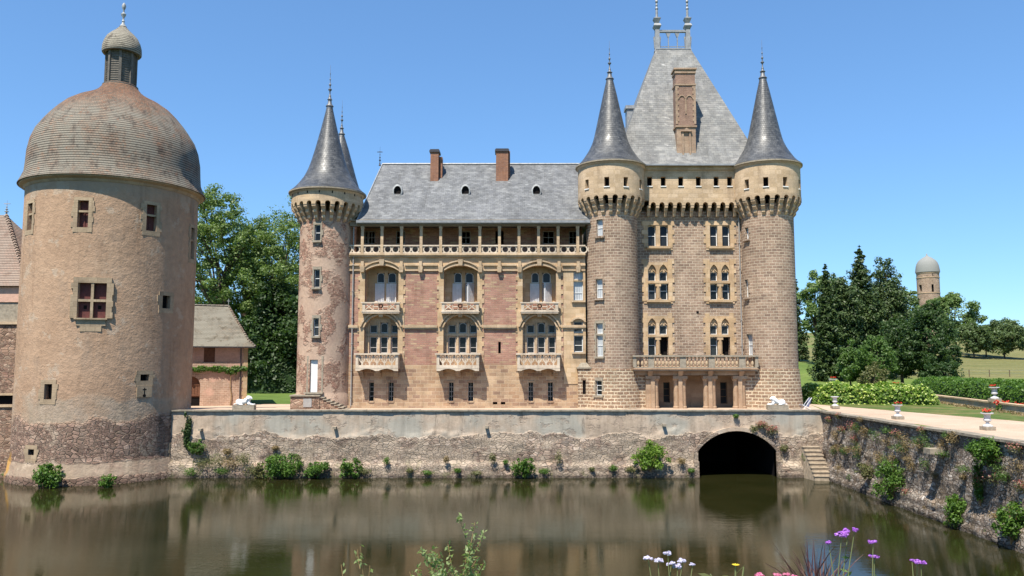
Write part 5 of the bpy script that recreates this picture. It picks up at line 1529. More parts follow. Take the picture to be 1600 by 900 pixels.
# small angled buttress by the left keep tower
m = MB(); x0, x1 = GX(903.5, 610, 54.6), GX(918, 610, 54.6); zt = GZ(576, 54.6)
h = R(910.5, 915.5, 594, 616, 54.6)
pierced(m, x0, x1 + .3, zg, zt, [h], 54.6, 54.9, False); m.box(x0, x0 + .05, 54.603, Y0, zg, zt - .003); m.build('buttress', M['rustic_stone'], CH)
m = MB(); m.frustum((x0 + x1) / 2 + .1, 54.85, zt, zt + .1, .5, .33, .5, .33); m.frustum((x0 + x1) / 2 + .1, 54.9, zt + .1, zt + .4, .42, .28, .2, .12); m.build('buttress_cap', M['grey_stone'], CH)
m = MB(); m.box(h[0], h[1], 54.75, 54.78, h[2], h[3]); m.build('slit_window', M['dark_void'], CH)
#@@OUT
# ------------------------------------------------------------------ pavilion at the far left
PV = thing('pavilion', 'rubble pavilion with a steep pinkish tiled roof, joined to the fat domed tower', 'building', (-36, 54, 0))
YP = 51.35
x1 = -31.0; x0 = -41.0
m = MB()
zt = GZ(448, YP); zm_ = GZ(507, YP)
wh = R(-30, 22, 618, 632, YP)
pierced(m, x0, x1, -1.2, zm_, [(x0 + 3, wh[1], wh[2], wh[3])], YP, YP + .4, False); m.build('wall', M['brown_rubble'], PV)
m = MB(); m.box(x0, x1, YP + .05, YP + .6, zm_ + .16, GZ(472, YP)); m.build('upper_wall', M['grey_stone'], PV)
m = MB(); m.box(x0, x1, YP - .02, YP + .6, GZ(472, YP), zt + .1); m.box(x0, x1, YP + .6, YP + 9, -1, zt); m.build('plaster_wall', M['pink_render'], PV)
m = MB(); m.box(x0, x1, YP - .12, YP + .5, zm_, zm_ + .16); m.box(x0 + 3, x1, YP - .10, YP + .2, wh[2] - .16, wh[2] - .002); m.box(x0 + 3, x1, YP - .03, YP + .2, wh[3], wh[3] + .14); m.build('string_course', M['pale_stone'], PV)
m = MB(); m.box(x0 + 3, wh[1], YP + .3, YP + .34, wh[2], wh[3]); m.build('opening', M['dark_void'], PV)
yv = YP + 3.6
ap = P(10, 336, yv)
ex0, ex1, ey0, ey1, ez = x0 - 1, GX(47, 448, YP), YP - .25, YP + 8, zt + .02
m = MB(); L_ = math.hypot(yv - ey0, ap.z - ez); xa_ = ap.x - 3
m.face([(ex0, ey0, ez), (ex1, ey0, ez), (ap.x, yv, ap.z), (xa_, yv, ap.z)], [(ex0, 0), (ex1, 0), (ap.x, L_), (xa_, L_)])
m.face([(ex1, ey0, ez), (ex1, ey1, ez), (ap.x, yv, ap.z)], [(ey0, 0), (ey1, 0), (yv, L_)])
m.face([(ex1, ey1, ez), (ex0, ey1, ez), (xa_, yv, ap.z), (ap.x, yv, ap.z)], [(ex1, 0), (ex0, 0), (xa_, L_), (ap.x, L_)])
m.face([(ex0, ey1, ez), (ex0, ey0, ez), (xa_, yv, ap.z)], [(ey1, 0), (ey0, 0), (yv, L_)])
m.face([(ex0, ey0, ez - .02), (ex0, ey1, ez - .02), (ex1, ey1, ez - .02), (ex1, ey0, ez - .02)])
PR = m.build('roof', M['pink_tile'], PV)
m = MB(); n = 26
a, b = Vector((ex1, ey0, ez)), Vector((ap.x, yv, ap.z))
for i in range(n):
    p, q = a.lerp(b, i / n), a.lerp(b, (i + 1.15) / n); m.tube([p + Vector((0, 0, .04)), q + Vector((0, 0, -.0))], [.14, .10], 6)
m.build('hip_tile', M['pink_tile'], PR)
m = MB(); finial(m, ap.x, yv, ap.z - .1, GZ(312, yv) - ap.z + .1, .16); m.box(ap.x - .22, ap.x + .22, yv - .02, yv + .02, GZ(319, yv), GZ(319, yv) + .05); m.build('finial', M['lead_white'], PR)

# ------------------------------------------------------------------ farmhouse behind the wall
FY = 70.0; ZF = ZT - .62
FH = thing('farmhouse', 'small pink rendered outbuilding with a grey tiled hipped roof and arched doorway', 'building', (-26, 73, ZF))
x1 = GX(386, 590, FY); x0 = x1 - 16
zt = GZ(541, FY)
dh = R(290, 317.5, 586, 625, FY); wn = R(323, 339, 543, 566, FY)
m = MB(); pierced(m, x0, x1, ZF - .1, zt, [(dh[0], dh[1], ZF, dh[3] + .02), (wn[0], wn[1], wn[2], wn[3])], FY, FY + .35, False)
m.box(x0, x1 - .003, FY + .5, FY + 8, ZF - .1, zt); m.face([(x1, FY, ZF - .1), (x1, FY + 8, ZF - .1), (x1, FY + 8, zt), (x1, FY, zt)])
arch_panel(m, dh[0], dh[1], dh[3] - .87, dh[3] + .02, dh[0] + .001, dh[1] - .001, dh[3] - .85, .84, 'seg', FY - .002, FY + .27, 12, False, True)
m.build('wall', M['pink_render'], FH)
m = MB(); teeth(m, x1 + .02, -1, ZF, zt, .34, .1, .3, FY - .03, FY + .1); m.box(x1 - .3, x1 + .02, FY + .1, FY + .4, ZF, zt); m.build('quoin', M['yellow_stone'], FH)
m = MB(); m.box(dh[0], dh[1], FY + .28, FY + .33, ZF + .75, dh[3])
for k in range(7): m.box(dh[0] + .02 + k * (dh[1] - dh[0]) / 7, dh[0] + (k + .93) * (dh[1] - dh[0]) / 7, FY + .25, FY + .28, ZF + .8, dh[3])
for z_ in (ZF + .86, ZF + 1.75): m.box(dh[0], dh[1], FY + .21, FY + .25, z_, z_ + .1)
m.build('door', M['brown_wood'], FH)
m = MB(); m.box(dh[0], dh[1], FY + .3, FY + .36, ZF, ZF + .75); m.build('opening', M['dark_void'], FH)
m = MB(); m.box(wn[0], wn[1], FY + .12, FY + .2, wn[2], wn[3]); m.box(wn[0] - .12, wn[1] + .12, FY - .04, FY + .1, wn[3], wn[3] + .12)
for k in range(5): m.box(wn[0] + k * (wn[1] - wn[0]) / 5 + .01, wn[0] + (k + .92) * (wn[1] - wn[0]) / 5, FY + .09, FY + .12, wn[2], wn[3])
m.build('shutter', M['brown_wood'], FH)
ye_, ez_ = FY - .45, zt - .05
yr_ = FY + 3.9
rt = P(346, 479, yr_); rt.x += 2.1
ex1 = GX(396, 541, ye_); ex0 = x0 - 1
m = MB(); L_ = math.hypot(yr_ - ye_, rt.z - ez_)
ky, kz_ = ye_ + .9, ez_ + .62
Lk = math.hypot(.9, .62); kx = ex1 - .62
m.face([(ex0, ye_, ez_), (ex1, ye_, ez_), (kx, ky, kz_), (ex0, ky, kz_)], [(ex0, 0), (ex1, 0), (kx, Lk), (ex0, Lk)])
m.face([(ex0, ky, kz_), (kx, ky, kz_), (rt.x, yr_, rt.z), (ex0, yr_, rt.z)], [(ex0, Lk), (kx, Lk), (rt.x, L_), (ex0, L_)])
m.face([(ex1, ye_, ez_), (ex1, FY + 8.5, ez_), (kx, FY + 7.6, kz_), (kx, ky, kz_)], [(0, 0), (7, 0), (6.2, .8), (.8, .8)])
m.face([(kx, ky, kz_), (kx, FY + 7.6, kz_), (rt.x, yr_, rt.z)], [(0, 0), (6, 0), (3, 4)])
m.face([(ex1, FY + 8.5, ez_), (ex0, FY + 8.5, ez_), (ex0, yr_, rt.z), (rt.x, yr_, rt.z)])
m.face([(ex0, ye_, ez_ - .02), (ex0, FY + 8.5, ez_ - .02), (ex1, FY + 8.5, ez_ - .02), (ex1, ye_, ez_ - .02)])
FR = m.build('roof', M['grey_tile'], FH)
m = MB()
for (a, b) in ((Vector((ex1, ye_, ez_)), Vector((kx, ky, kz_))), (Vector((kx, ky, kz_)), rt)):
    n = 4 if b is not rt else 16
    for i in range(n):
        p, q = a.lerp(b, i / n), a.lerp(b, (i + 1.1) / n); m.tube([p + Vector((0, 0, .04)), q], [.11, .08], 6)
for i in range(28):
    xx = rt.x - i * .38; m.tube([(xx, yr_, rt.z + .03), (xx - .40, yr_, rt.z + .01)], [.11, .085], 6)
m.build('ridge_tile', M['dome_tile'], FR)
m = MB(); m.tube([(rt.x, yr_, rt.z), (rt.x, yr_, rt.z + .65)], .03, 6); m.box(rt.x - .14, rt.x + .14, yr_ - .02, yr_ + .02, rt.z + .42, rt.z + .47); m.build('finial', M['lead_white'], FR)
m = MB(); m.box(ex0, ex1, ye_ - .07, ye_ + .03, ez_ - .09, ez_ + .01); m.tube([(x1 - .55, FY - .1, ZF), (x1 - .55, FY - .1, ez_ - .1)], .05, 6); m.build('gutter', M['dark_iron'], FR)

# ------------------------------------------------------------------ far round tower on the hill
FTY = 235.0; ftx = GX(1450, 440, FTY); FTR = 16.2 / F * FTY
FT = thing('water_tower', 'distant round stone tower with a pale onion dome rising above the trees', 'tower', (ftx, FTY, 8))
zz = lambda py: GZ(py, FTY)
hs = []
for a, b, c, d in ((1435.5, 1440, 445, 455), (1456, 1464, 444, 456), (1457, 1460.5, 427, 431)):
    hs.append(cwin(a, b, c, d, ftx, FTY, FTR, .35))
m = MB(); round_wall(m, ftx, FTY, [(FTR, 6), (FTR, zz(426))], hs, 40, .6)
m.build('wall', M['keep_stone'], FT, smooth=True)
m = MB(); m.lathe(ftx, FTY, [(FTR - .5, 6), (FTR - .5, zz(430))], 20); m.build('opening', M['dark_void'], FT)
m = MB()
for py in (427, 434, 458): m.lathe(ftx, FTY, [(FTR, zz(py + 1)), (FTR + .12, zz(py + .8)), (FTR + .12, zz(py)), (FTR, zz(py))], 40)
m.build('string_course', M['pale_stone'], FT)
m = MB(); m.lathe(ftx, FTY, [(FTR - .2, zz(426))] + [(r / F * FTY, zz(py)) for r, py in ((17.6, 426), (17.6, 424.5), (17, 420), (16.4, 416), (14.8, 411), (12, 407), (7, 403), (3, 401), (1.4, 399.5), (.7, 397), (0, 395.5))], 40); m.build('dome_roof', M['pale_lead'], FT, smooth=True)

# ------------------------------------------------------------------ lying stone lions
def lion(name, label, x, y, z, s, flip):
    root = thing(name, label, 'statue', (x, y, z))
    E = []   # ellipsoids: centre, radii
    def el(c, r): E.append((c, r))
    el((-.55, 0, .34), (.36, .27, .30)); el((-.15, 0, .34), (.50, .24, .24)); el((.25, 0, .44), (.36, .27, .33))
    el((.42, 0, .66), (.27, .28, .27)); el((.58, -.03, .74), (.20, .19, .19)); el((.74, -.05, .68), (.13, .11, .10)); el((.40, .0, .86), (.20, .22, .12))
    for s_ in (-1, 1):
        el((.52, s_ * .19, .16), (.16, .11, .17)); el((.78, s_ * .17, .09), (.26, .085, .085)); el((.99, s_ * .17, .08), (.11, .10, .075))
        el((-.55, s_ * .24, .22), (.28, .13, .22)); el((-.25, s_ * .30, .08), (.28, .085, .08)); el((.50, s_ * .16, .93), (.05, .045, .06))
    el((-.95, .12, .12), (.22, .06, .06)); el((-1.0, -.1, .09), (.10, .2, .055))
    m = MB()
    for c, r in E:
        m.lathe(0, 0, [(0, -1)] + [(math.cos(t), math.sin(t)) for t in np.linspace(-1.35, 1.35, 8)] + [(0, 1)], 14)
        k = len(m.V) - 0
    # rebuild with transforms
    m2 = MB()
    for c, r in E:
        q = MB(Matrix.Translation((x + flip * s * c[0], y + s * c[1], z + .28 + s * c[2])) @ Matrix.Diagonal((s * r[0], s * r[1], s * r[2], 1)))
        q.lathe(0, 0, [(0.0, -1)] + [(math.cos(t), math.sin(t)) for t in np.linspace(-1.3, 1.3, 8)] + [(0.0, 1)], 14)
        k = len(m2.V); m2.V += q.V; m2.Fc += [[i + k for i in f] for f in q.Fc]; m2.U += q.U; m2.mi += q.mi
    o = m2.build('body', M['white_marble'], root, merge=True)
    md = o.modifiers.new('r', 'REMESH'); md.mode = 'VOXEL'; md.voxel_size = .03; md.use_smooth_shade = True
    sm = o.modifiers.new('s', 'SMOOTH'); sm.iterations = 3
    # mane locks carried as relief
    q = MB(); rg = random.Random(4)
    for i in range(70):
        a, b = rg.uniform(-2.4, 2.4), rg.uniform(-1.0, 1.0)
        px_, py_, pz_ = .38 - .10 * rg.random() + .05 * math.cos(b), .29 * math.sin(a) * math.cos(b * .5), .64 + .27 * math.cos(a)
        p = Vector((x + flip * s * px_, y + s * py_, z + .28 + s * pz_)); t_ = p + Vector((-flip * .10 * s, 0.03 * math.sin(a), -.12 * s))
        q.tube([p, (p + t_) / 2 + Vector((0, 0, .02)), t_], [.035 * s, .04 * s, .008], 5)
    q.build('mane', M['white_marble'], root, smooth=True)
    m = MB(); m.box(x - 1.12 * s, x + 1.12 * s, y - .38 * s, y + .38 * s, z, z + .28); m.build('plinth', M['grey_stone'], root)
ll = G(381, 640, 4.19); lion('lion_statue', 'white marble lion lying on the parapet in front of the farmhouse', ll.x, WY + .32, 4.19, .62, 1)
lr = G(1204, 638, 4.19); lion('lion_statue', 'white marble lion lying on the parapet below the keep tower', lr.x, WY + .32, 4.19, .58, -1)

# ------------------------------------------------------------------ garden chair by the corner
x = GX(1262, 632, 52.6)
DCh = thing('deck_chair', 'folding blue and white garden chair at the corner of the drive', 'chair', (x, 52.7, ZT))
def slab(name, p0, p1, w, t_, mat):
    m = MB(); d = (Vector(p1) - Vector(p0)); nrm = Vector((-d.z, 0, d.x)).normalized() * t_ / 2
    q = [Vector(p0) - nrm, Vector(p1) - nrm, Vector(p1) + nrm, Vector(p0) + nrm]
    m.prism([(v.x, v.z) for v in q], p0[1] - w / 2, p0[1] + w / 2); return m.build(name, mat, DCh)
slab('backrest', (x + .02, 52.7, ZT + .22), (x + .22, 52.7, ZT + .78), .45, .03, M['blue_cloth'])
slab('seat', (x - .42, 52.7, ZT + .33), (x + .04, 52.7, ZT + .22), .45, .03, M['blue_cloth'])
for s_ in (-.24, .24):
    m = MB(); m.tube([(x - .35, 52.7 + s_, ZT), (x + .24, 52.7 + s_, ZT + .80)], .018, 6); m.build('leg', M['white_paint'], DCh)
    m = MB(); m.tube([(x - .42, 52.7 + s_, ZT + .35), (x + .22, 52.7 + s_, ZT)], .018, 6); m.build('leg', M['white_paint'], DCh)

# ------------------------------------------------------------------ urns with geraniums
def cards(cs, ns, sz, asp=.5, rng_=None):
    """leaf-shaped quads: centres, normals, half lengths"""
    rg = rng_ or np.random.default_rng(1)
    cs = np.asarray(cs, float); ns = np.asarray(ns, float); n = len(cs)
    ns = ns / (np.linalg.norm(ns, axis=1, keepdims=True) + 1e-9)
    r = rg.normal(size=(n, 3)); t_ = np.cross(ns, r); t_ /= (np.linalg.norm(t_, axis=1, keepdims=True) + 1e-9)
    b = np.cross(ns, t_); s_ = np.broadcast_to(np.asarray(sz, float), (n,))[:, None]
    a_ = s_ * asp
    V = np.stack([cs - t_ * s_, cs - b * a_ + t_ * s_ * .1 + ns * s_ * .12, cs + t_ * s_, cs + b * a_ + t_ * s_ * .1 + ns * s_ * .12], 1).reshape(-1, 3)
    return V
def card_mesh(name, V, mat, parent=None, origin=(0, 0, 0), nv=4):
    off = np.array(WL[parent] if parent is not None else origin)
    V = (V - off).astype(np.float32); n = len(V) // nv
    me = bpy.data.meshes.new(name)
    me.vertices.add(len(V)); me.vertices.foreach_set('co', V.ravel())
    me.loops.add(len(V)); me.loops.foreach_set('vertex_index', np.arange(len(V), dtype=np.int32))
    me.polygons.add(n); me.polygons.foreach_set('loop_start', np.arange(0, len(V), nv, dtype=np.int32))
    me.update(calc_edges=True); me.materials.append(mat)
    o = bpy.data.objects.new(name, me); COL.objects.link(o)
    if parent is not None: o.parent = parent; WL[o] = WL[parent]
    else: o.location = origin; WL[o] = Vector(origin)
    return o
def blob(rg, n, c, r, shell=.55, up=.3):
    """points and normals filling the outer part of an ellipsoid"""
    d = rg.normal(size=(n, 3)); d /= np.linalg.norm(d, axis=1, keepdims=True)
    k = (shell + (1 - shell) * rg.random(n) ** .7)[:, None]
    p = np.asarray(c) + d * k * np.asarray(r)
    nn = d + rg.normal(size=(n, 3)) * .7 + np.array([0, 0, up])
    return p, nn
UR = thing('garden_urn', 'white stone urn on the parapet', 'urn', (0, 0, 0))
m = MB(); m.box(-.27, .27, -.27, .27, 0, .19); m.build('plinth', M['grey_stone'], UR)
m = MB(); m.lathe(0, 0, [(.25, .19), (.25, .23), (.19, .27), (.10, .33), (.07, .38), (.08, .41), (.12, .43)], 24); m.build('foot', M['urn_stone'], UR, smooth=True)
m = MB(); m.lathe(0, 0, [(.08, .42), (.16, .46), (.19, .50), (.185, .55), (.155, .58), (.15, .70), (.17, .80), (.235, .84), (.31, .86), (.31, .90), (.25, .90), (.2, .84), (0, .82)], 28); m.build('bowl', M['urn_stone'], UR, smooth=True)
rgn = np.random.default_rng(11)
def geranium(loc, label, seed, sc=1.0, lo=.9):
    rg = np.random.default_rng(seed)
    root = thing('geranium', label, 'plant', loc)
    p, n_ = blob(rg, 110, (0, 0, .02), (.22 * sc, .22 * sc, .08 * sc), .3); p = p + np.array(loc)
    card_mesh('leaves', cards(p, n_, .045, .8, rg), M['leaf_bush'], root)
    V = []
    for i in range(7):
        a = rg.random() * 6.28; r = .24 * sc * rg.random() ** .5
        q, n_ = blob(rg, 16, (r * math.cos(a), r * math.sin(a), .13 * sc + .05 * rg.random()), (.06, .06, .05), .3); V.append(cards(q + np.array(loc), n_, .03, .8, rg))
    card_mesh('flowers', np.concatenate(V), M['petal_red'], root)
spots = [((1305, 638), 'white stone urn with no flowers on the wall corner by the garden chair', None, 4.16),
         ((1403, 655), 'white stone urn of red flowers by the drive, middle one of the parapet row', 'red geraniums in the parapet urn in front of the yellow-green hedge', 4.13),
         ((1543.5, 672), 'biggest white stone urn with red flowers, on the parapet by the broken coping', 'red geraniums in the biggest urn on the parapet', 4.13)]
first = True
for (px, py), lab, gl, z_ in spots:
    p = G(px, py, z_); x = 20.0 if first is False else 20.25
    x, y = p.x, p.y
    if first: UR.location = (x, y, z_); UR.scale = (.87,) * 3; UR['label'] = lab; UR['group'] = 'urns along the drive'; first = False; WL[UR] = Vector((0, 0, 0))
    else: copy_thing(UR, (x, y, z_), .1, lab, .87)
    if gl: geranium((x, y, z_ + .757), gl, int(px), .85)
# low garden wall beyond the flower bed, with two more urns
A, B_ = Vector((33.6, 64.5, 0)), Vector((30.0, 44, 0))
LWall = thing('low_garden_wall', 'knee-high stone wall with pale capping between the flower bed and the clipped hedge', 'wall', (32, 55, ZT))
d = (B_ - A).normalized(); nrm = Vector((d.y, -d.x, 0)) * .2
m = MB()
def wallseg(m, a, b, z0, z1, w):
    q = [a - nrm * w, b - nrm * w, b + nrm * w, a + nrm * w]
    lo = [Vector((v.x, v.y, z0)) for v in q]; hi = [Vector((v.x, v.y, z1)) for v in q]
    for i in range(4): m.face([lo[i], lo[(i + 1) % 4], hi[(i + 1) % 4], hi[i]])
    m.face(hi)
wallseg(m, A, B_ + d * 14, ZT - .1, ZT + .42, 1); m.build('wall', M['moat_render'], LWall)
m = MB(); wallseg(m, A - d * .1, B_ + d * 14, ZT + .421, ZT + .52, 1.25); m.build('capping', M['pale_stone'], LWall)
for px, py, yy, lab, gl in ((1545, 625, None, 'white stone urn with red flowers on the low garden wall before the clipped hedge', 'red geraniums in the urn on the low garden wall'),
                            (1400.6, 600, 66.5, 'white stone urn half hidden behind the yellow-green hydrangea hedge', 'red geraniums in the urn half hidden by the hydrangeas'),
                            (1301.8, 598, 68, 'white stone urn behind the hydrangea hedge, the one closest to the keep', 'red geraniums in the urn behind the hedge, closest to the keep')):
    if yy is None:
        p = G(px, py, ZT + .52); t_ = (p.x) ; k = None
        # stand it on the wall line
        best = min(((A + d * s_) for s_ in np.linspace(0, 20, 400)), key=lambda v: abs((v.x * F / (v.y * 1.004)) - (px - 800)))
        copy_thing(UR, (best.x, best.y, ZT + .52), .2, lab, 1.05); geranium((best.x, best.y, ZT + .52 + .91), gl, int(px))
    else:
        x = GX(px, py, yy); zt_ = GZ(py - (6 if px < 1390 else -1), yy); s_ = 1.15
        pd = MB(); pd.box(x - .35, x + .35, yy - .35, yy + .35, ZT, zt_ - .90 * s_ + (.0))
        tag(pd.build('urn_pedestal', M['pale_stone'], None, (x, yy, ZT)), 'stone pedestal under the urn ' + ('closest to the keep' if px < 1390 else 'half hidden by the hydrangeas'), 'pedestal')
        copy_thing(UR, (x, yy, zt_ - .90 * s_), .2, lab, s_); geranium((x, yy, zt_ - .03), gl, int(px), s_)

# ------------------------------------------------------------------ vegetation
class Veg:
    def __init__(s, seed): s.rg = np.random.default_rng(seed); s.r = random.Random(seed)
def limb(mb, p, d, L, r0, r1, rg, nseg=5, wob=.18):
    pts = [Vector(p)]; d = Vector(d).normalized(); rad = [r0]
    for i in range(nseg):
        d = (d + Vector(rg.normal(size=3)) * wob).normalized()
        pts.append(pts[-1] + d * L / nseg); rad.append(r0 + (r1 - r0) * (i + 1) / nseg)
    mb.tube(pts, rad, 6); return pts[-1], d
def tree(label, x, y, z, H, Wd, seed, leaf='leaf_mid', n=9000, ls=.16, name='deciduous_tree', low=.2, clumps=38, cr=.17, group=None, trunk_r=None, dens=1.0, cat='tree', lean=0, fill=.5):
    rg = np.random.default_rng(seed)
    root = thing(name, label, cat, (x, y, z), group)
    tr = trunk_r or H * .022
    m = MB(); base = Vector((x, y, z - .3))
    th_ = H * max(low, .12) + H * .12
    top, d = limb(m, base, (lean, 0, 1), th_ + H * .25, tr, tr * .55, rg, 6, .05)
    ctr = np.array([x + lean * H * .3, y, z + H * (low + (1 - low) / 2)]); rad = np.array([Wd / 2, Wd / 2, H * (1 - low) / 2])
    C = []
    tries = 0
    while len(C) < clumps and tries < 4000:
        tries += 1
        v = rg.normal(size=3); v /= np.linalg.norm(v)
        k = fill + (1 - fill) * rg.random() ** .5
        lump = .80 + .28 * mn.noise(Vector((v[0] * 1.7 + seed, v[1] * 1.7, v[2] * 1.7)))
        taper = 1 - .25 * max(0, v[2])
        c = ctr + v * k * rad * lump * np.array([taper, taper, 1])
        if all(np.linalg.norm((c - q) / rad) > cr * .75 for q in C) or tries > 2000: C.append(c)
    for c in C[:: max(1, len(C) // 22)]:
        s0 = Vector((x, y, z)).lerp(top, rg.uniform(.45, 1))
        m.tube([s0, s0.lerp(Vector(c), .5) + Vector((0, 0, -.04 * H * rg.random())), Vector(c)], [tr * .42, tr * .22, tr * .06], 5)
    m.build('trunk', M['trunk_bark'], root)
    P_, N_, S_ = [], [], []
    per = int(n * dens / len(C))
    for c in C:
        rr = cr * (rad.mean()) * rg.uniform(.75, 1.45)
        for sub in range(3):
            cc = c + rg.normal(size=3) * rr * .5
            p, q = blob(rg, per // 3, cc, (rr * rg.uniform(.6, 1), rr * rg.uniform(.6, 1), rr * rg.uniform(.4, .75)), .35, .55)
            P_.append(p); N_.append(q); 
    p, q = blob(rg, int(n * .10), ctr, rad * .78, .5, .4); P_.append(p); N_.append(q)
    Pn = np.concatenate(P_); Nn = np.concatenate(N_)
    card_mesh('crown', cards(Pn, Nn, ls * rg.uniform(.6, 1.3, len(Pn)), .55, rg), M[leaf], root)
    return root
def conifer(label, x, y, z, H, Wd, seed, leaf='leaf_fir', n=7000, ls=.2, name='fir_tree', droop=.25, low=.04, open_=1.0):
    rg = np.random.default_rng(seed)
    root = thing(name, label, 'tree', (x, y, z))
    m = MB(); m.tube([(x, y, z - .3), (x, y, z + H * .5), (x, y, z + H * .98)], [H * .014, H * .007, .01], 7)
    P_, N_, S_ = [], [], []
    whorls = int(H * 3.2); nb = []
    for w in range(whorls):
        t_ = low + (1 - low) * (w + rg.random()) / whorls
        L = Wd / 2 * (1 - t_) ** .88 * rg.uniform(.6, 1.15) + .10
        for k in range(rg.integers(4, 7)):
            a = rg.random() * 6.283; nb.append((t_, L * rg.uniform(.7, 1.12), a))
    tot = sum(b[1] for b in nb)
    for t_, L, a in nb:
        z0 = z + H * t_
        cnt = max(4, int(n * L / tot))
        u = rg.random(cnt) ** .65
        side = rg.normal(size=cnt) * .30 * L * (1.15 - u)
        px_ = x + np.cos(a) * u * L - np.sin(a) * side
        py_ = y + np.sin(a) * u * L + np.cos(a) * side
        pz_ = z0 - droop * L * u ** 1.5 + .12 * L * u ** 4 + rg.normal(size=cnt) * .11 * L - abs(side) * .25
        P_.append(np.stack([px_, py_, pz_], 1)); nn = rg.normal(size=(cnt, 3)) * .6 + np.array([np.cos(a) * .4, np.sin(a) * .4, .9]); N_.append(nn)
        if rg.random() < .35: m.tube([(x, y, z0), (x + math.cos(a) * L * .9, y + math.sin(a) * L * .9, z0 - droop * L * .8)], [.05, .01], 4)
    m.build('trunk', M['trunk_bark'], root)
    Pn = np.concatenate(P_); Nn = np.concatenate(N_)
    card_mesh('crown', cards(Pn, Nn, ls * 1.35 * rg.uniform(.6, 1.3, len(Pn)), .42, rg), M[leaf], root)
    return root
def ptree(px, base, top, wpx, Y, label, seed, fn=tree, **kw):
    x = GX(px, (base + top) / 2, Y); z = tz(x, Y) if base is None else GZ(base, Y)
    zg_ = th(x, Y)
    H = GZ(top, Y) - zg_
    return fn(label, x, Y, zg_, H, wpx / F * Y, seed, **kw)
# big trees left of the corner turret
ptree(338, 610, 272, 190, 100, 'tall feathery tree with open sunlit crown just right of the domed tower', 21, leaf='leaf_locust', n=30000, ls=.155, low=.24, clumps=110, cr=.10, fill=.3)
ptree(436, 610, 288, 190, 104, 'tall bushy tree leaning its crown against the corner turret', 22, leaf='leaf_locust', n=36000, ls=.155, low=.1, clumps=130, cr=.11, fill=.25)
ptree(385, 610, 335, 150, 110, 'dark full tree filling the gap between the two tall ones', 23, leaf='leaf_mid', n=20000, ls=.16, low=.02, clumps=60, cr=.16)
ptree(440, 610, 420, 150, 101, 'dark low tree in deep shade directly behind the lawn', 24, leaf='leaf_dark', n=20000, ls=.22, low=-.02, clumps=80, cr=.18)
ptree(408, 610, 470, 120, 100, 'dark yew-like bush behind the farmhouse gable', 25, leaf='leaf_dark', n=12000, ls=.22, low=-.02, clumps=55, cr=.2, name='large_bush', cat='bush')
ptree(330, 610, 440, 110, 112, 'dark tree rising behind the farmhouse roof', 26, leaf='leaf_dark', n=8000, ls=.22, low=0, clumps=40, cr=.2)
ptree(520, 610, 420, 160, 100, 'dark tree behind the corner turret', 27, leaf='leaf_dark', n=6000, ls=.26, low=0, clumps=40, cr=.2)
ptree(1246, 560, 436, 40, 160, 'narrow blue-green spruce peeping out behind the keep', 31, fn=conifer, leaf='leaf_fir', n=4500, ls=.22)
ptree(1292, 575, 412, 62, 118, 'slender dark spruce standing alone at the left of the right-hand grove', 32, fn=conifer, n=15000, ls=.2)
ptree(1346, 580, 384, 128, 126, 'tallest broad dark fir of the grove', 33, fn=conifer, n=32000, ls=.19, droop=.12)
ptree(1384, 580, 404, 84, 130, 'dark full evergreen with a blunt top leaning against the tallest fir', 34, leaf='leaf_fir', n=30000, ls=.2, low=0, clumps=110, cr=.19, fill=.25, name='evergreen_tree')
ptree(1320, 580, 416, 62, 122, 'shorter dark evergreen between the slender spruce and the tallest fir', 35, leaf='leaf_fir', n=18000, ls=.2, low=0, clumps=80, cr=.18, fill=.3, name='evergreen_tree')
ptree(1278, 575, 410, 60, 150, 'light green broadleaf tree behind the slender spruce', 36, leaf='leaf_light', n=7000, ls=.26, low=.1, clumps=34)
ptree(1312, 575, 414, 60, 155, 'light green tree crown showing between spruce and firs', 37, leaf='leaf_light', n=6000, ls=.26, low=.1, clumps=34)
ptree(1415, 575, 436, 74, 160, 'light green broadleaf tree just left of the distant domed tower', 38, leaf='leaf_light', n=11000, ls=.27, low=.1, clumps=34)
ptree(1492, 560, 449, 86, 190, 'rounded light green tree on the skyline right of the distant tower', 39, leaf='leaf_light', n=13000, ls=.30, low=.12, clumps=36)
ptree(1452, 600, 462, 112, 100, 'dark dense holm oak with drooping skirt above the hydrangea hedge', 40, leaf='leaf_dark', n=20000, ls=.17, low=.0, clumps=75, cr=.15, fill=.4)
ptree(1408, 600, 478, 90, 104, 'dark broadleaf tree left of the dense holm oak', 41, leaf='leaf_dark', n=12000, ls=.18, low=.0, clumps=55, cr=.16)
ptree(1365, 600, 520, 84, 96, 'mid-green arching shrub in front of the firs', 42, leaf='leaf_mid', n=8000, ls=.15, low=0, clumps=40, cr=.18, name='large_shrub', cat='shrub')
ptree(1328, 598, 535, 44, 99, 'smaller mid-green shrub at the edge of the open lawn', 43, leaf='leaf_mid', n=5000, ls=.15, low=0, clumps=32, cr=.18, name='large_shrub', cat='shrub')
ptree(1364, 604, 570, 52, 88, 'round brownish tamarisk bush behind the hydrangea hedge', 44, leaf='leaf_olive', n=3500, ls=.1, low=0, clumps=24, cr=.22, name='round_bush', cat='bush')
ptree(1478, 612, 560, 70, 88, 'dark leafy shrub where the grove meets the clipped hedge', 45, leaf='leaf_dark', n=5000, ls=.14, low=0, clumps=30, cr=.2, name='large_shrub', cat='shrub')
ptree(1521, 560, 500, 62, 182, 'orchard tree with a rounded crown, first from the grove', 47, leaf='leaf_orchard', n=8000, ls=.26, low=.14, clumps=34, cr=.22, name='orchard_tree', group='orchard trees in the mown field')
ptree(1540, 560, 506, 48, 188, 'small orchard tree squeezed between its two larger neighbours', 48, leaf='leaf_orchard', n=6500, ls=.26, low=.14, clumps=30, cr=.22, name='orchard_tree', group='orchard trees in the mown field')
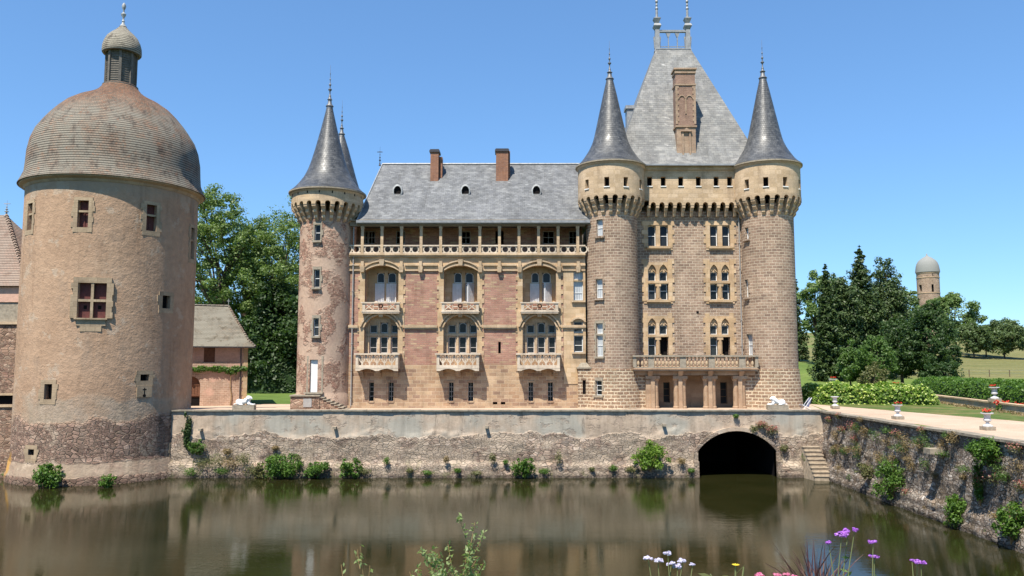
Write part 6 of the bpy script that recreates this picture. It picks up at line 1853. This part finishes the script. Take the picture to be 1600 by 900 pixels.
ptree(1568, 560, 496, 84, 184, 'widest orchard tree, the one farthest from the grove', 49, leaf='leaf_orchard', n=10000, ls=.26, low=.13, clumps=40, cr=.2, name='orchard_tree', group='orchard trees in the mown field')
# far wood on the skyline
rg = np.random.default_rng(5); V = []
for i in range(150):
    x = 330 + i * 2.6; y = 640 + rg.normal() * 4; p, q = blob(rg, 40, (x, y, th(x, y) + 2.5), (4, 3, 3.2 + rg.random()), .5); V.append(cards(p, q, .9, .6, rg))
tag(card_mesh('far_wood', np.concatenate(V), M['leaf_dark'], None, (430, 640, 30)), 'dark line of woodland along the far skyline', 'wood', None, 'stuff')
# clipped hedge behind the low wall
def hedge(name, label, cat, path, w, h, n, leaf, ls, seed, rough=.12, flowers=None, wob=.2):
    rg = np.random.default_rng(seed)
    a, b = np.array(path[0]), np.array(path[1]); d = b - a; L = np.linalg.norm(d); d = d / L; nr = np.array([-d[1], d[0], 0])
    root = thing(name, label, cat, tuple(a))
    u = rg.random(n); ang = rg.uniform(-.15, math.pi + .15, n)
    env = np.minimum(1, np.minimum(u, 1 - u) * L / (h * .8)) ** .5
    lump = np.array([1 + wob * mn.noise(Vector((float(q) * L * .8, float(g) * 1.3, seed))) for q, g in zip(u, ang)])
    sq = lambda v: np.sign(v) * np.abs(v) ** .6
    rr = (1 - rough * rg.random(n)) * env * lump
    p = a + np.outer(u * L, d) + np.outer(sq(np.cos(ang)) * w / 2 * rr, nr) + np.outer(np.clip(sq(np.sin(ang)), 0, 1) * h * rr, [0, 0, 1])
    nn = np.outer(np.cos(ang), nr) + np.outer(np.sin(ang) + .3, [0, 0, 1]) + rg.normal(size=(n, 3)) * .6
    card_mesh('leaves', cards(p, nn, ls * rg.uniform(.7, 1.3, n), .6, rg), M[leaf], root)
    # woody core so one cannot see through
    m = MB(); segs = 24
    for i in range(segs):
        for sgn in (0,):
            t0, t1 = i / segs, (i + 1) / segs
            e = lambda t: min(1, min(t, 1 - t) * L / (h * .8) + .02) ** .5 * .8
            def q(t, k): c = a + d * L * t; g = math.pi * k / 6; return tuple(c + nr * (np.sign(math.cos(g)) * abs(math.cos(g)) ** .6 * w / 2 * e(t)) + np.array([0, 0, abs(math.sin(g)) ** .6 * h * e(t)]))
            for k in range(6): m.face([q(t0, k), q(t1, k), q(t1, k + 1), q(t0, k + 1)])
    m.build('core', M['leaf_dark'], root)
    if flowers:
        mat, cnt, r_ = flowers; V = []
        for i in rg.integers(0, n, cnt):
            f = a + (p[i] - a) * 1.0; f = f + nn[i] / np.linalg.norm(nn[i]) * .06
            q_, n2 = blob(rg, 9, f, (r_, r_, r_ * .8), .5); V.append(cards(q_, n2, r_ * .6, .9, rg))
        card_mesh('flowers', np.concatenate(V), M[mat], root)
    return root
hedge('clipped_hedge', 'long clipped dark green hedge behind the low garden wall', 'hedge', ((36.5, 72, ZT), (33.2, 40, ZT)), 3.2, 1.85, 24000, 'leaf_bush', .09, 61, .1, None, .12)
pa, pb = G(1262, 631, ZT), G(1452, 634, ZT)
hedge('hydrangea_hedge', 'long low hydrangea hedge covered in yellow-green flower heads', 'hedge', ((pa.x - .8, pa.y + 1.0, ZT), (pb.x + 1.2, pb.y + 1.0, ZT)), 2.3, 1.45, 9000, 'leaf_bright', .12, 62, .2, ('petal_hydrangea', 900, .085), .25)
ha, hb = G(388, 618, ZT - .62), G(476, 618, ZT - .62)
hedge('shrubbery', 'deep shaded evergreen shrubbery under the tall trees beyond the little lawn', 'shrubbery', ((GX(384, 600, 98) - 2, 98, ZT - .65), (GX(478, 600, 98), 98, ZT - .65)), 4.5, 6.5, 16000, 'leaf_dark', .2, 63, .35, None, .35)
# flower bed strip before the low wall
def tuft_field(name, label, pts, leaf, n, ls, r, h, seed, cat='plants', kind=None):
    rg = np.random.default_rng(seed); V = []
    for c in pts:
        p, q = blob(rg, n, c, (r, r, h), .2); V.append(cards(p, q, ls * rg.uniform(.6, 1.3, n), .5, rg))
    return tag(card_mesh(name, np.concatenate(V), M[leaf], None, tuple(pts[0])), label, cat, None, kind)
rg = np.random.default_rng(8)
bp_ = [tuple(A + d * s_ + Vector((-.75 + rg.normal() * .22, 0, ZT + .05))) for s_ in np.linspace(1, 24, 70)]
tuft_field('bedding_plants', 'low strip of pinkish brown bedding plants along the foot of the low wall', bp_, 'leaf_dry', 26, .07, .28, .12, 9, 'plants', 'stuff')
for px, py, lab in ((1566, 642, 'clump of red flowers in the bed, nearer the drive urn'), (1604, 645, 'clump of red flowers cut by the edge of the view')):
    p = G(px, py, ZT); root = thing('red_flower_clump', lab, 'flowers', tuple(p)); rg = np.random.default_rng(px)
    q, n_ = blob(rg, 260, (p.x, p.y, p.z + .22), (.42, .35, .25), .3); card_mesh('leaves', cards(q, n_, .06, .5, rg), M['leaf_bush'], root)
    V = []
    for i in range(22):
        c = (p.x + rg.normal() * .3, p.y + rg.normal() * .2, p.z + .42 + rg.random() * .22); q, n_ = blob(rg, 12, c, (.06, .06, .06), .3); V.append(cards(q, n_, .04, .8, rg))
    card_mesh('flowers', np.concatenate(V), M['petal_red'], root)
# vine on the farmhouse front
rg = np.random.default_rng(14); VN = thing('climbing_vine', 'green vine trained in a band across the pink farmhouse wall', 'vine', (GX(362, 600, FY), FY - .1, ZF))
m = MB(); xv = GX(362, 600, FY); zv = GZ(577, FY)
m.tube([(xv, FY - .1, ZF), (xv + .08, FY - .1, ZF + .9), (xv - .05, FY - .1, ZF + 1.6), (xv, FY - .08, zv)], [.05, .04, .035, .03], 6)
m.tube([(xv, FY - .08, zv), (xv - 2.0, FY - .08, zv + .1), (xv - 4, FY - .08, zv + .02)], .025, 5); m.tube([(xv, FY - .08, zv), (xv + 1, FY - .08, zv + .05)], .02, 5)
m.build('stem', M['woody_stem'], VN)
V = []
for s_ in np.linspace(-5.0, 1.2, 40):
    hh = .27 + .16 * mn.noise(Vector((s_ * 1.4, 3, 0))) + (.12 if abs(s_) < .5 else 0)
    p, q = blob(rg, 34, (xv + s_, FY - .16, zv + .04 - (.12 if abs(s_) < .5 else 0)), (.17, .14, hh), .2); q[:, 1] -= .8; V.append(cards(p, q, .10 * rg.uniform(.7, 1.2, 34), .8, rg))
card_mesh('leaves', np.concatenate(V), M['leaf_bush'], VN)

def pivot(o, c, ang):
    d_ = Vector(o.location) - Vector((c[0], c[1], 0)); ca, sa = math.cos(ang), math.sin(ang)
    o.location = (c[0] + d_.x * ca - d_.y * sa, c[1] + d_.x * sa + d_.y * ca, o.location.z); o.rotation_euler = (0, 0, ang)
for o_ in (FH, VN): pivot(o_, (GX(386, 590, FY), FY), math.radians(19))
# shrubs rooted along the waterline
def bush(px, py, wpx, hpx, Y, label, seed, leaf='leaf_bush', n=1500, ls=.07, x=None, name='shrub', push=.5, nstem=7, cl=14):
    """leafy shrub whose picture-centre is (px, py); stems run back to the wall foot"""
    c = P(px, py, Y); w = wpx / F * Y; h = hpx / F * Y
    if x is not None: c.x = x
    rg = np.random.default_rng(seed)
    base = (c.x, c.y + .1, max(.02, c.z - h / 2))
    root = thing(name, label, 'shrub', base)
    m = MB()
    for i in range(nstem):
        e = Vector((c.x + rg.normal() * w * .22, c.y + rg.normal() * w * .15, c.z + rg.uniform(-.1, .35) * h)); m.tube([base, Vector(base).lerp(e, .5) + Vector((rg.normal() * .05, 0, .05)), e], [.022, .015, .006], 4)
    m.build('stem', M['woody_stem'], root)
    V = []
    cl = int(cl * 1.7)
    for i in range(cl):
        v = rg.normal(size=3); v /= np.linalg.norm(v); k = .35 + .65 * rg.random()
        cc = np.array(c) + v * k * np.array([w / 2, w / 2.4, h / 2]); rr = rg.uniform(.34, .5) if k < .75 else rg.uniform(.12, .26)
        cc[2] = max(cc[2], c.z - h * .42)
        nn_ = max(12, int(n * 1.25 / cl * (1.3 if rr > .3 else .5))); p, q = blob(rg, nn_, cc, (w / 2 * rr, w / 2 * rr, h / 2 * rr), .1, .5); V.append(cards(p, q, ls * rg.uniform(.6, 1.35, len(p)), .55, rg))
    card_mesh('leaves', np.concatenate(V), M[leaf], root)
    return root
YB = WY - .75
bush(77, 744, 52, 42, 47.3, 'rounded green shrub at the foot of the domed tower', 71, n=2200)
bush(169, 752, 28, 22, 47.4, 'small green shrub at the middle of the domed tower foot', 72, n=800)
bush(441, 727, 62, 46, YB, 'largest bright green shrub at the foot of the moat wall', 73, n=2600)
bush(497, 734, 46, 26, YB, 'low bright green shrub squeezed between two others by the water', 74, n=1400)
bush(545, 731, 42, 32, YB, 'bright green shrub below the turret steps, last of the row of three', 75, n=1500)
bush(817, 728, 38, 34, YB, 'small round green shrub alone in the middle of the moat wall', 76, n=1500)
bush(1017, 713, 56, 46, YB, 'round pale green shrub beside the tunnel arch', 77, n=2600, leaf='leaf_bright')
bush(410, 736, 30, 30, YB + .3, 'dull olive shrub left of the largest bright one', 78, 'leaf_olive', 800)
bush(308, 698, 30, 24, WY - .3, 'green weedy bush on the moat wall beside the domed tower', 79, 'leaf_mid', 700)
bush(292, 672, 14, 56, WY - .12, 'dark ivy hanging in the shaded corner by the domed tower', 80, 'leaf_dark', 1200)
XG = WX1 - .55
def gbush(px, py, wpx, hpx, label, seed, leaf='leaf_bush', n=1500, ls=.06, out=.45, **kw):
    u, v = px - 800, 450 - py; Y = (WX1 - out) * (F * CP - v * SP) / u
    return bush(px, py, wpx, hpx, Y, label, seed, leaf, n, ls, WX1 - out, **kw)
gbush(1393, 750, 66, 64, 'bright green bush low on the garden wall, nearest the stone steps', 91, n=2200)
gbush(1492, 800, 42, 52, 'bright green bush at the waterline between two others on the garden wall', 92, n=1600)
gbush(1580, 815, 56, 70, 'bright green bush at the water under the garden wall, closest to the viewer', 93, n=2000)
gbush(1545, 705, 64, 48, 'green creeper spilling from the top of the garden wall', 94, n=2200, out=.2)
gbush(1532, 750, 22, 80, 'hanging strand of creeper below the spill of green', 95, n=900, out=.1, cl=8)
gbush(1270, 688, 22, 26, 'dark green plant above the stone steps', 96, 'leaf_mid', 600)
gbush(1240, 722, 46, 40, 'leafy weeds between the tunnel mouth and the stone steps', 97, 'leaf_olive', 1100, out=1.3)
gbush(1352, 735, 30, 30, 'olive weed tuft at mid height of the garden wall', 98, 'leaf_olive', 500)
# wild plants in the wall joints
def tuft(px, py, Y, x, w, h, leaf, seed, label, group, n=200, ls=.05, flower=None, ax=0, name='wall_plant'):
    c = P(px, py, Y)
    if x is not None: c.x = x
    rg = np.random.default_rng(seed); root = thing(name, label, 'plant', tuple(c), group)
    p, q = blob(rg, n, c, (w / 2, w / 2, h / 2), .15, .5)
    card_mesh('leaves', cards(p, q, ls * rg.uniform(.6, 1.4, n), .3, rg), M[leaf], root)
    if flower:
        p, q = blob(rg, n // 2, (c.x, c.y, c.z + h * .2), (w / 2, w / 2, h / 2.6), .3, .5); card_mesh('flowers', cards(p, q, ls * .75, .6, rg), M[flower], root)
rr = random.Random(77)
ONES = 'zeroth first second third fourth fifth sixth seventh eighth ninth tenth eleventh twelfth thirteenth fourteenth fifteenth sixteenth seventeenth eighteenth nineteenth'.split()
ORD = ONES[1:] + [t_ + ('-' + ONES[k] if k else '') for t_ in ('twenty', 'thirty', 'forty') for k in range(10)]
ORD[19], ORD[29], ORD[39] = 'twentieth', 'thirtieth', 'fortieth'
def ordinal(lst, i):
    same = sorted(q[0] + q[1] * .001 for q in lst if q[4] == lst[i][4]); return ORD[same.index(lst[i][0] + lst[i][1] * .001)]
GW1, GW2, GW3 = 'dry tufts rooted in the garden wall', 'red valerian rooted in the garden wall', 'wild tufts along the moat wall'
GWL = [(1305, 700, .7, .5, 0), (1315, 672, .6, .5, 1), (1332, 668, .9, .7, 1), (1350, 676, .9, .8, 0), (1368, 680, 1.0, .9, 2), (1385, 690, .8, .8, 0), (1402, 680, .8, .6, 1), (1415, 700, .9, .8, 0), (1432, 690, .7, .6, 2),
        (1340, 700, .8, .6, 2), (1372, 712, .9, .6, 0), (1395, 715, .8, .5, 0), (1425, 728, .7, .6, 0), (1452, 700, .7, .5, 2), (1460, 742, .5, .4, 0), (1588, 700, .8, .5, 1), (1595, 760, .6, .5, 1), (1450, 795, .5, .35, 0), (1555, 805, .6, .4, 0), (1330, 745, .6, .4, 2), (1310, 730, .6, .5, 0), (1545, 830, .4, .3, 2), (1418, 770, .6, .4, 1), (1505, 745, .4, .3, 0), (1440, 672, .5, .35, 1),
        (1295, 655, .5, .35, 1), (1310, 650, .4, .4, 1), (1345, 655, .5, .35, 0), (1478, 680, .5, .4, 2), (1570, 745, .6, .5, 2)]
for _ in range(34):
    a_ = rr.random() ** 1.1; px_ = 1300 + 290 * a_; GWL.append((round(px_), round(652 + .12 * (px_ - 1280) + rr.random() * (50 + 30 * a_)), rr.uniform(.5, 1.0), rr.uniform(.35, .8), rr.choice((0, 0, 1, 2, 0, 2))))
for i, (px, py, w, h, k) in enumerate(GWL):
    u, v = px - 800, 450 - py; xo = WX1 - .16; Y = xo * (F * CP - v * SP) / u
    lf = ('leaf_dry', 'leaf_olive', 'leaf_mid')[k]; od = ordinal(GWL, i)
    lab = od + (' dry brown tuft', ' reddish valerian tuft', ' green weed tuft')[k] + ' on the garden wall, counted from the stone steps'
    tuft(px, py, Y, xo, w, h, lf, 200 + i, lab, (GW1, GW2, 'green tufts rooted in the garden wall')[k], 230, .045, 'petal_valerian' if k == 1 else None, name=('dry_tuft', 'valerian', 'weed_tuft')[k])
MWL = [(315, 724, 1.3, .8, 1), (337, 720, 1.5, 1.0, 1), (360, 722, 1.4, 1.0, 0), (380, 718, 1.0, .9, 1), (393, 735, 1.2, .8, 1), (300, 737, 1.2, .6, 2), (348, 735, 1.2, .5, 2), (465, 716, .6, .4, 1), (570, 736, .9, .4, 1), (850, 736, .8, .4, 2), (985, 733, .8, .4, 1), (668, 738, .9, .3, 2), (745, 739, .8, .3, 1), (604, 720, .5, .5, 2), (697, 718, .45, .5, 0), (770, 716, .5, .7, 1), (873, 715, .5, 1.1, 1), (958, 731, .6, .4, 2), (925, 733, .4, .3, 1), (1190, 664, .8, .5, 3), (1205, 672, .9, .6, 3), (1178, 670, .6, .5, 1), (1150, 650, .4, .25, 2),
        (1260, 715, .7, .6, 2), (1225, 700, .6, .5, 1), (715, 735, .5, .3, 2), (640, 735, .5, .3, 1), (15, 740, 1.0, .4, 2), (1065, 720, .7, .45, 0), (355, 705, .7, .4, 0), (430, 700, .5, .3, 0), (790, 722, .4, .35, 2), (1080, 735, .5, .3, 2)]
for i, (px, py, w, h, k) in enumerate(MWL):
    lf = ('leaf_dry', 'leaf_olive', 'leaf_bush', 'leaf_olive')[k]; od = ordinal(MWL, i)
    Y = WY - (.50 if py > 708 else .16) if px > 290 else 50.9
    lab = od + (' dry straw-coloured tuft', ' olive weed tuft', ' fresh green tuft', ' pink valerian above the tunnel arch')[k] + (' on the moat wall' if k < 3 else '') + ', counted from the domed tower'
    tuft(px, py, Y, None, w, h, lf, 300 + i, lab, ('straw tufts on the moat wall', 'olive tufts on the moat wall', 'green tufts on the moat wall', 'valerian above the arch')[k], int(200 + 260 * w), .055, 'petal_valerian' if k == 3 else None, name=('dry_tuft', 'weed_tuft', 'weed_tuft', 'valerian')[k])

# field fence
FN = thing('field_fence', 'thin post and wire fence across the dry meadow', 'fence', (60, 128, 4))
rr = random.Random(1); xsf = [50 + i * 3.2 for i in range(20)]
for x in xsf: m = MB(); z = th(x, 128); m.box(x - .05, x + .05, 127.95, 128.05, z - .2, z + 1.15); m.build('post', M['old_wood'], FN)
m = MB()
for a, b in zip(xsf, xsf[1:]):
    for h_ in (.6, 1.05): m.tube([(a, 127.93, th(a, 128) + h_), (b, 127.93, th(b, 128) + h_)], .012, 4)
m.build('wire', M['zinc'], FN)

# ------------------------------------------------------------------ plants on the near bank
BZ = 5.25
def twig_shrub(name, label, base, tips, leaf, seed, ls=.012, dens=60, asp=.45, side=3, sr=.0028, stem='woody_stem', spread=.5):
    rg = np.random.default_rng(seed); root = thing(name, label, 'shrub', tuple(base)); m = MB(); P_, N_ = [], []
    def run(a, b, r, lv):
        a, b = Vector(a), Vector(b); mid = a.lerp(b, .5) + Vector(rg.normal(size=3)) * (b - a).length * .05 + Vector((0, 0, .03 * (b - a).length)); m.tube([a, mid, b], [r, r * .75, r * .4], 5)
        L = (b - a).length; k = max(3, int(L * dens))
        for i in range(k):
            t_ = (i + rg.random()) / k
            if lv == 0 and t_ < .35: continue
            p = a * (1 - t_) ** 2 + mid * 2 * t_ * (1 - t_) + b * t_ ** 2; o_ = rg.normal(size=3); o_ /= np.linalg.norm(o_)
            P_.append(np.array(p) + o_ * ls * 1.0); N_.append(rg.normal(size=3) + np.array([0, -.3, .6]))
        if lv < 2:
            for i in range(side if lv == 0 else 2):
                t_ = rg.uniform(.35, .95); p = a.lerp(b, t_); dd = (b - a).normalized(); o_ = Vector(rg.normal(size=3)); o_ = (o_ - dd * o_.dot(dd)).normalized()
                run(p, p + (dd * .6 + o_ * spread + Vector((0, 0, .25))).normalized() * L * rg.uniform(.09, .18), r * .5, lv + 1)
    for t_ in tips: run(base, t_, sr, 0)
    m.build('stem', M[stem], root)
    card_mesh('leaves', cards(np.array(P_), np.array(N_), ls * rg.uniform(.7, 1.35, len(P_)), asp, rg), M[leaf], root)
YF = 3.4
Pf = lambda px, py, y=YF: P(px, py, y)
b0 = Pf(705, 1010)
twig_shrub('willow_shrub', 'leafy willow sprig rising over the water, the taller one', (b0.x, YF, b0.z - .5), [Pf(742, 816), Pf(700, 850, 3.5), Pf(730, 862, 3.3), Pf(672, 868), Pf(655, 884, 3.5), Pf(722, 905, 3.3), Pf(640, 893), Pf(690, 905, 3.2)], 'leaf_willow', 5, .0115, 165, .42, 10, spread=.35)
b0 = Pf(560, 1000)
twig_shrub('willow_shrub', 'small bare willow sprig left of the taller one', (b0.x, YF, b0.z - .3), [Pf(563, 854), Pf(533, 882, 3.5), Pf(578, 884, 3.3)], 'leaf_willow', 6, .012, 60, .45, 3, spread=.35)
def flower_head(rg, c, r, n, mat, root, flat=.6, name='flower_head'):
    P_, Q_ = [], []
    for i in range(9):
        a = rg.random() * 6.28; d_ = r * .85 * rg.random() ** .5; cc = np.array(c) + np.array([d_ * math.cos(a), d_ * math.sin(a), rg.uniform(-.3, .35) * r * flat + .25 * r * (1 - d_ / r)])
        p, q = blob(rg, n // 9, cc, (r * .34, r * .34, r * .24), .6, .6); P_.append(p); Q_.append(q)
    p, q = np.concatenate(P_), np.concatenate(Q_)
    card_mesh(name, cards(p, q, r * .17 * rg.uniform(.7, 1.3, len(p)), .8, rg), mat, root)
def verbena(name, label, base, heads, mat, seed, r=.02, leafy=True, y=2.6):
    rg = np.random.default_rng(seed); base = Vector(base); root = thing(name, label, 'flowers', tuple(base)); m = MB(); L_ = []
    for (px, py, sc) in heads:
        h = P(px, py, y + rg.normal() * .03); mid = base.lerp(h, .55) + Vector((rg.normal() * .02, 0, .02))
        m.tube([base, mid, mid.lerp(h, .5) + Vector((rg.normal() * .004, 0, .004)), h - Vector((0, 0, r * .3))], [.0028, .002, .0016, .0012], 5)
        flower_head(rg, tuple(h), r * sc, 330, mat, root)
        for i in range(3):
            p = mid.lerp(h, rg.uniform(-.3, .6)); L_.append(np.array(p) + rg.normal(size=3) * .01)
    m.build('stem', M['green_stem'], root)
    if leafy: L_ = np.array(L_); card_mesh('leaves', cards(L_, rg.normal(size=L_.shape), .016, .3, rg), M['leaf_light'], root)
b0 = P(1045, 1000, 2.6)
verbena('lilac_flowers', 'cluster of pale lilac flower heads on thin stems above the water', (b0.x, 2.6, b0.z - .3), [(1013, 872.5, .95), (1028, 876, 1.0), (1043.5, 865, .95), (1048.5, 881.5, .9), (1058.5, 886, 1.15), (1067, 876.5, .95), (1082, 882, .6)], M['petal_lilac'], 7, .0155)
b0 = P(1330, 960, 2.6)
verbena('purple_verbena', 'branching purple verbena with five flower heads beside the dark grass', (b0.x, 2.6, b0.z - .3), [(1315, 835, 1.25), (1325, 831, 1.15), (1335, 828, .8), (1295, 849, .9), (1364, 848, .95), (1366, 870, .95)], M['petal_purple'], 8, .0155)
b0 = P(1432, 960, 2.6)
verbena('purple_verbena', 'single purple verbena head on its own at the right', (b0.x, 2.6, b0.z - .3), [(1433, 878, 1.0), (1439, 880, 1.05), (1425, 876, .5)], M['petal_purple'], 9, .0155)
b0 = P(1190, 960, 2.6)
verbena('pink_flowers', 'pink flower heads just showing at the bottom beside the dark grass', (b0.x, 2.6, b0.z - .3), [(1186, 899, 1.0), (1215, 899, .8), (1228, 898, .7), (1240, 901, .8)], M['petal_pink'], 10, .0155)
# dark fountain grass
rg = np.random.default_rng(12); b0 = P(1275, 990, 2.7); GR = thing('purple_grass', 'spiky dark purple fountain grass above the water', 'grass', (b0.x, 2.7, b0.z)); m = MB()
tipsg = [(1238, 852), (1212, 845), (1200, 870), (1262, 836), (1268, 832), (1288, 845), (1285, 842), (1300, 858), (1310, 868), (1326, 862), (1342, 852), (1250, 862), (1272, 860), (1257, 872), (1222, 882), (1206, 892), (1296, 878), (1318, 885), (1245, 880), (1280, 875), (1232, 868), (1335, 880), (1229, 858), (1276, 850), (1290, 866), (1304, 850), (1265, 880), (1210, 878), (1240, 888), (1256, 850)]
for i, (px, py) in enumerate(tipsg * 2):
    t_ = P(px + rg.normal() * 5, py + abs(rg.normal()) * 6 + (8 if i >= len(tipsg) else 0), 2.7 + rg.normal() * .06)
    a = Vector((b0.x + rg.normal() * .03, 2.7 + rg.normal() * .02, b0.z)); c1 = a.lerp(t_, .5) + Vector((0, 0, .05)) - Vector((t_.x - a.x, 0, 0)) * .12
    prev = None; wv = Vector((1, rg.normal() * .6, rg.normal() * .3)).normalized()
    for k in range(8):
        s_ = k / 7; p = a * (1 - s_) ** 2 + c1 * 2 * s_ * (1 - s_) + t_ * s_ ** 2; w_ = .0034 * (1 - s_ ** 1.6) + .0004
        cur = (p - wv * w_, p + wv * w_)
        if prev: m.face([prev[0], prev[1], cur[1], cur[0]])
        prev = cur
m.build('blades', M['blade_purple'], GR)
# yellow flower with pale leaves
b0 = P(1150, 980, 2.5); YFl = thing('yellow_flower', 'small yellow flower with a curled pale leaf at the bottom edge', 'flowers', tuple(b0)); m = MB()
for px, py in ((1149, 884), (1162, 886), (1110, 897)): e = P(px, py, 2.5); m.tube([b0, b0.lerp(e, .6), e], [.004, .003, .002], 5)
m.build('stem', M['green_stem'], YFl)
V = []
for k in range(9):
    a = k * 2 * math.pi / 9; c = P(1149.5, 883.5, 2.5); t_ = Vector((math.cos(a), math.sin(a), .25)) * .013; s_ = Vector((-math.sin(a), math.cos(a), 0)) * .0035; V += [c, c + t_ * .6 - s_, c + t_, c + t_ * .6 + s_]
card_mesh('petals', np.array([tuple(v) for v in V]), M['petal_yellow'], YFl)
V = []
for (p0, p1, w_) in (((1147, 899), (1166, 881), .008), ((1156, 903), (1168, 885), .007), ((1090, 896), (1118, 903), .006), ((1140, 903), (1128, 899), .006)):
    a, b = P(*p0, 2.5), P(*p1, 2.5); s_ = Vector((.6, 0, .8)) * w_ if p0[0] > 1120 else Vector((0, .3, 1)) * w_
    V += [a, a.lerp(b, .4) - s_, b, a.lerp(b, .4) + s_]
card_mesh('leaves', np.array([tuple(v) for v in V]), M['leaf_olive'], YFl)
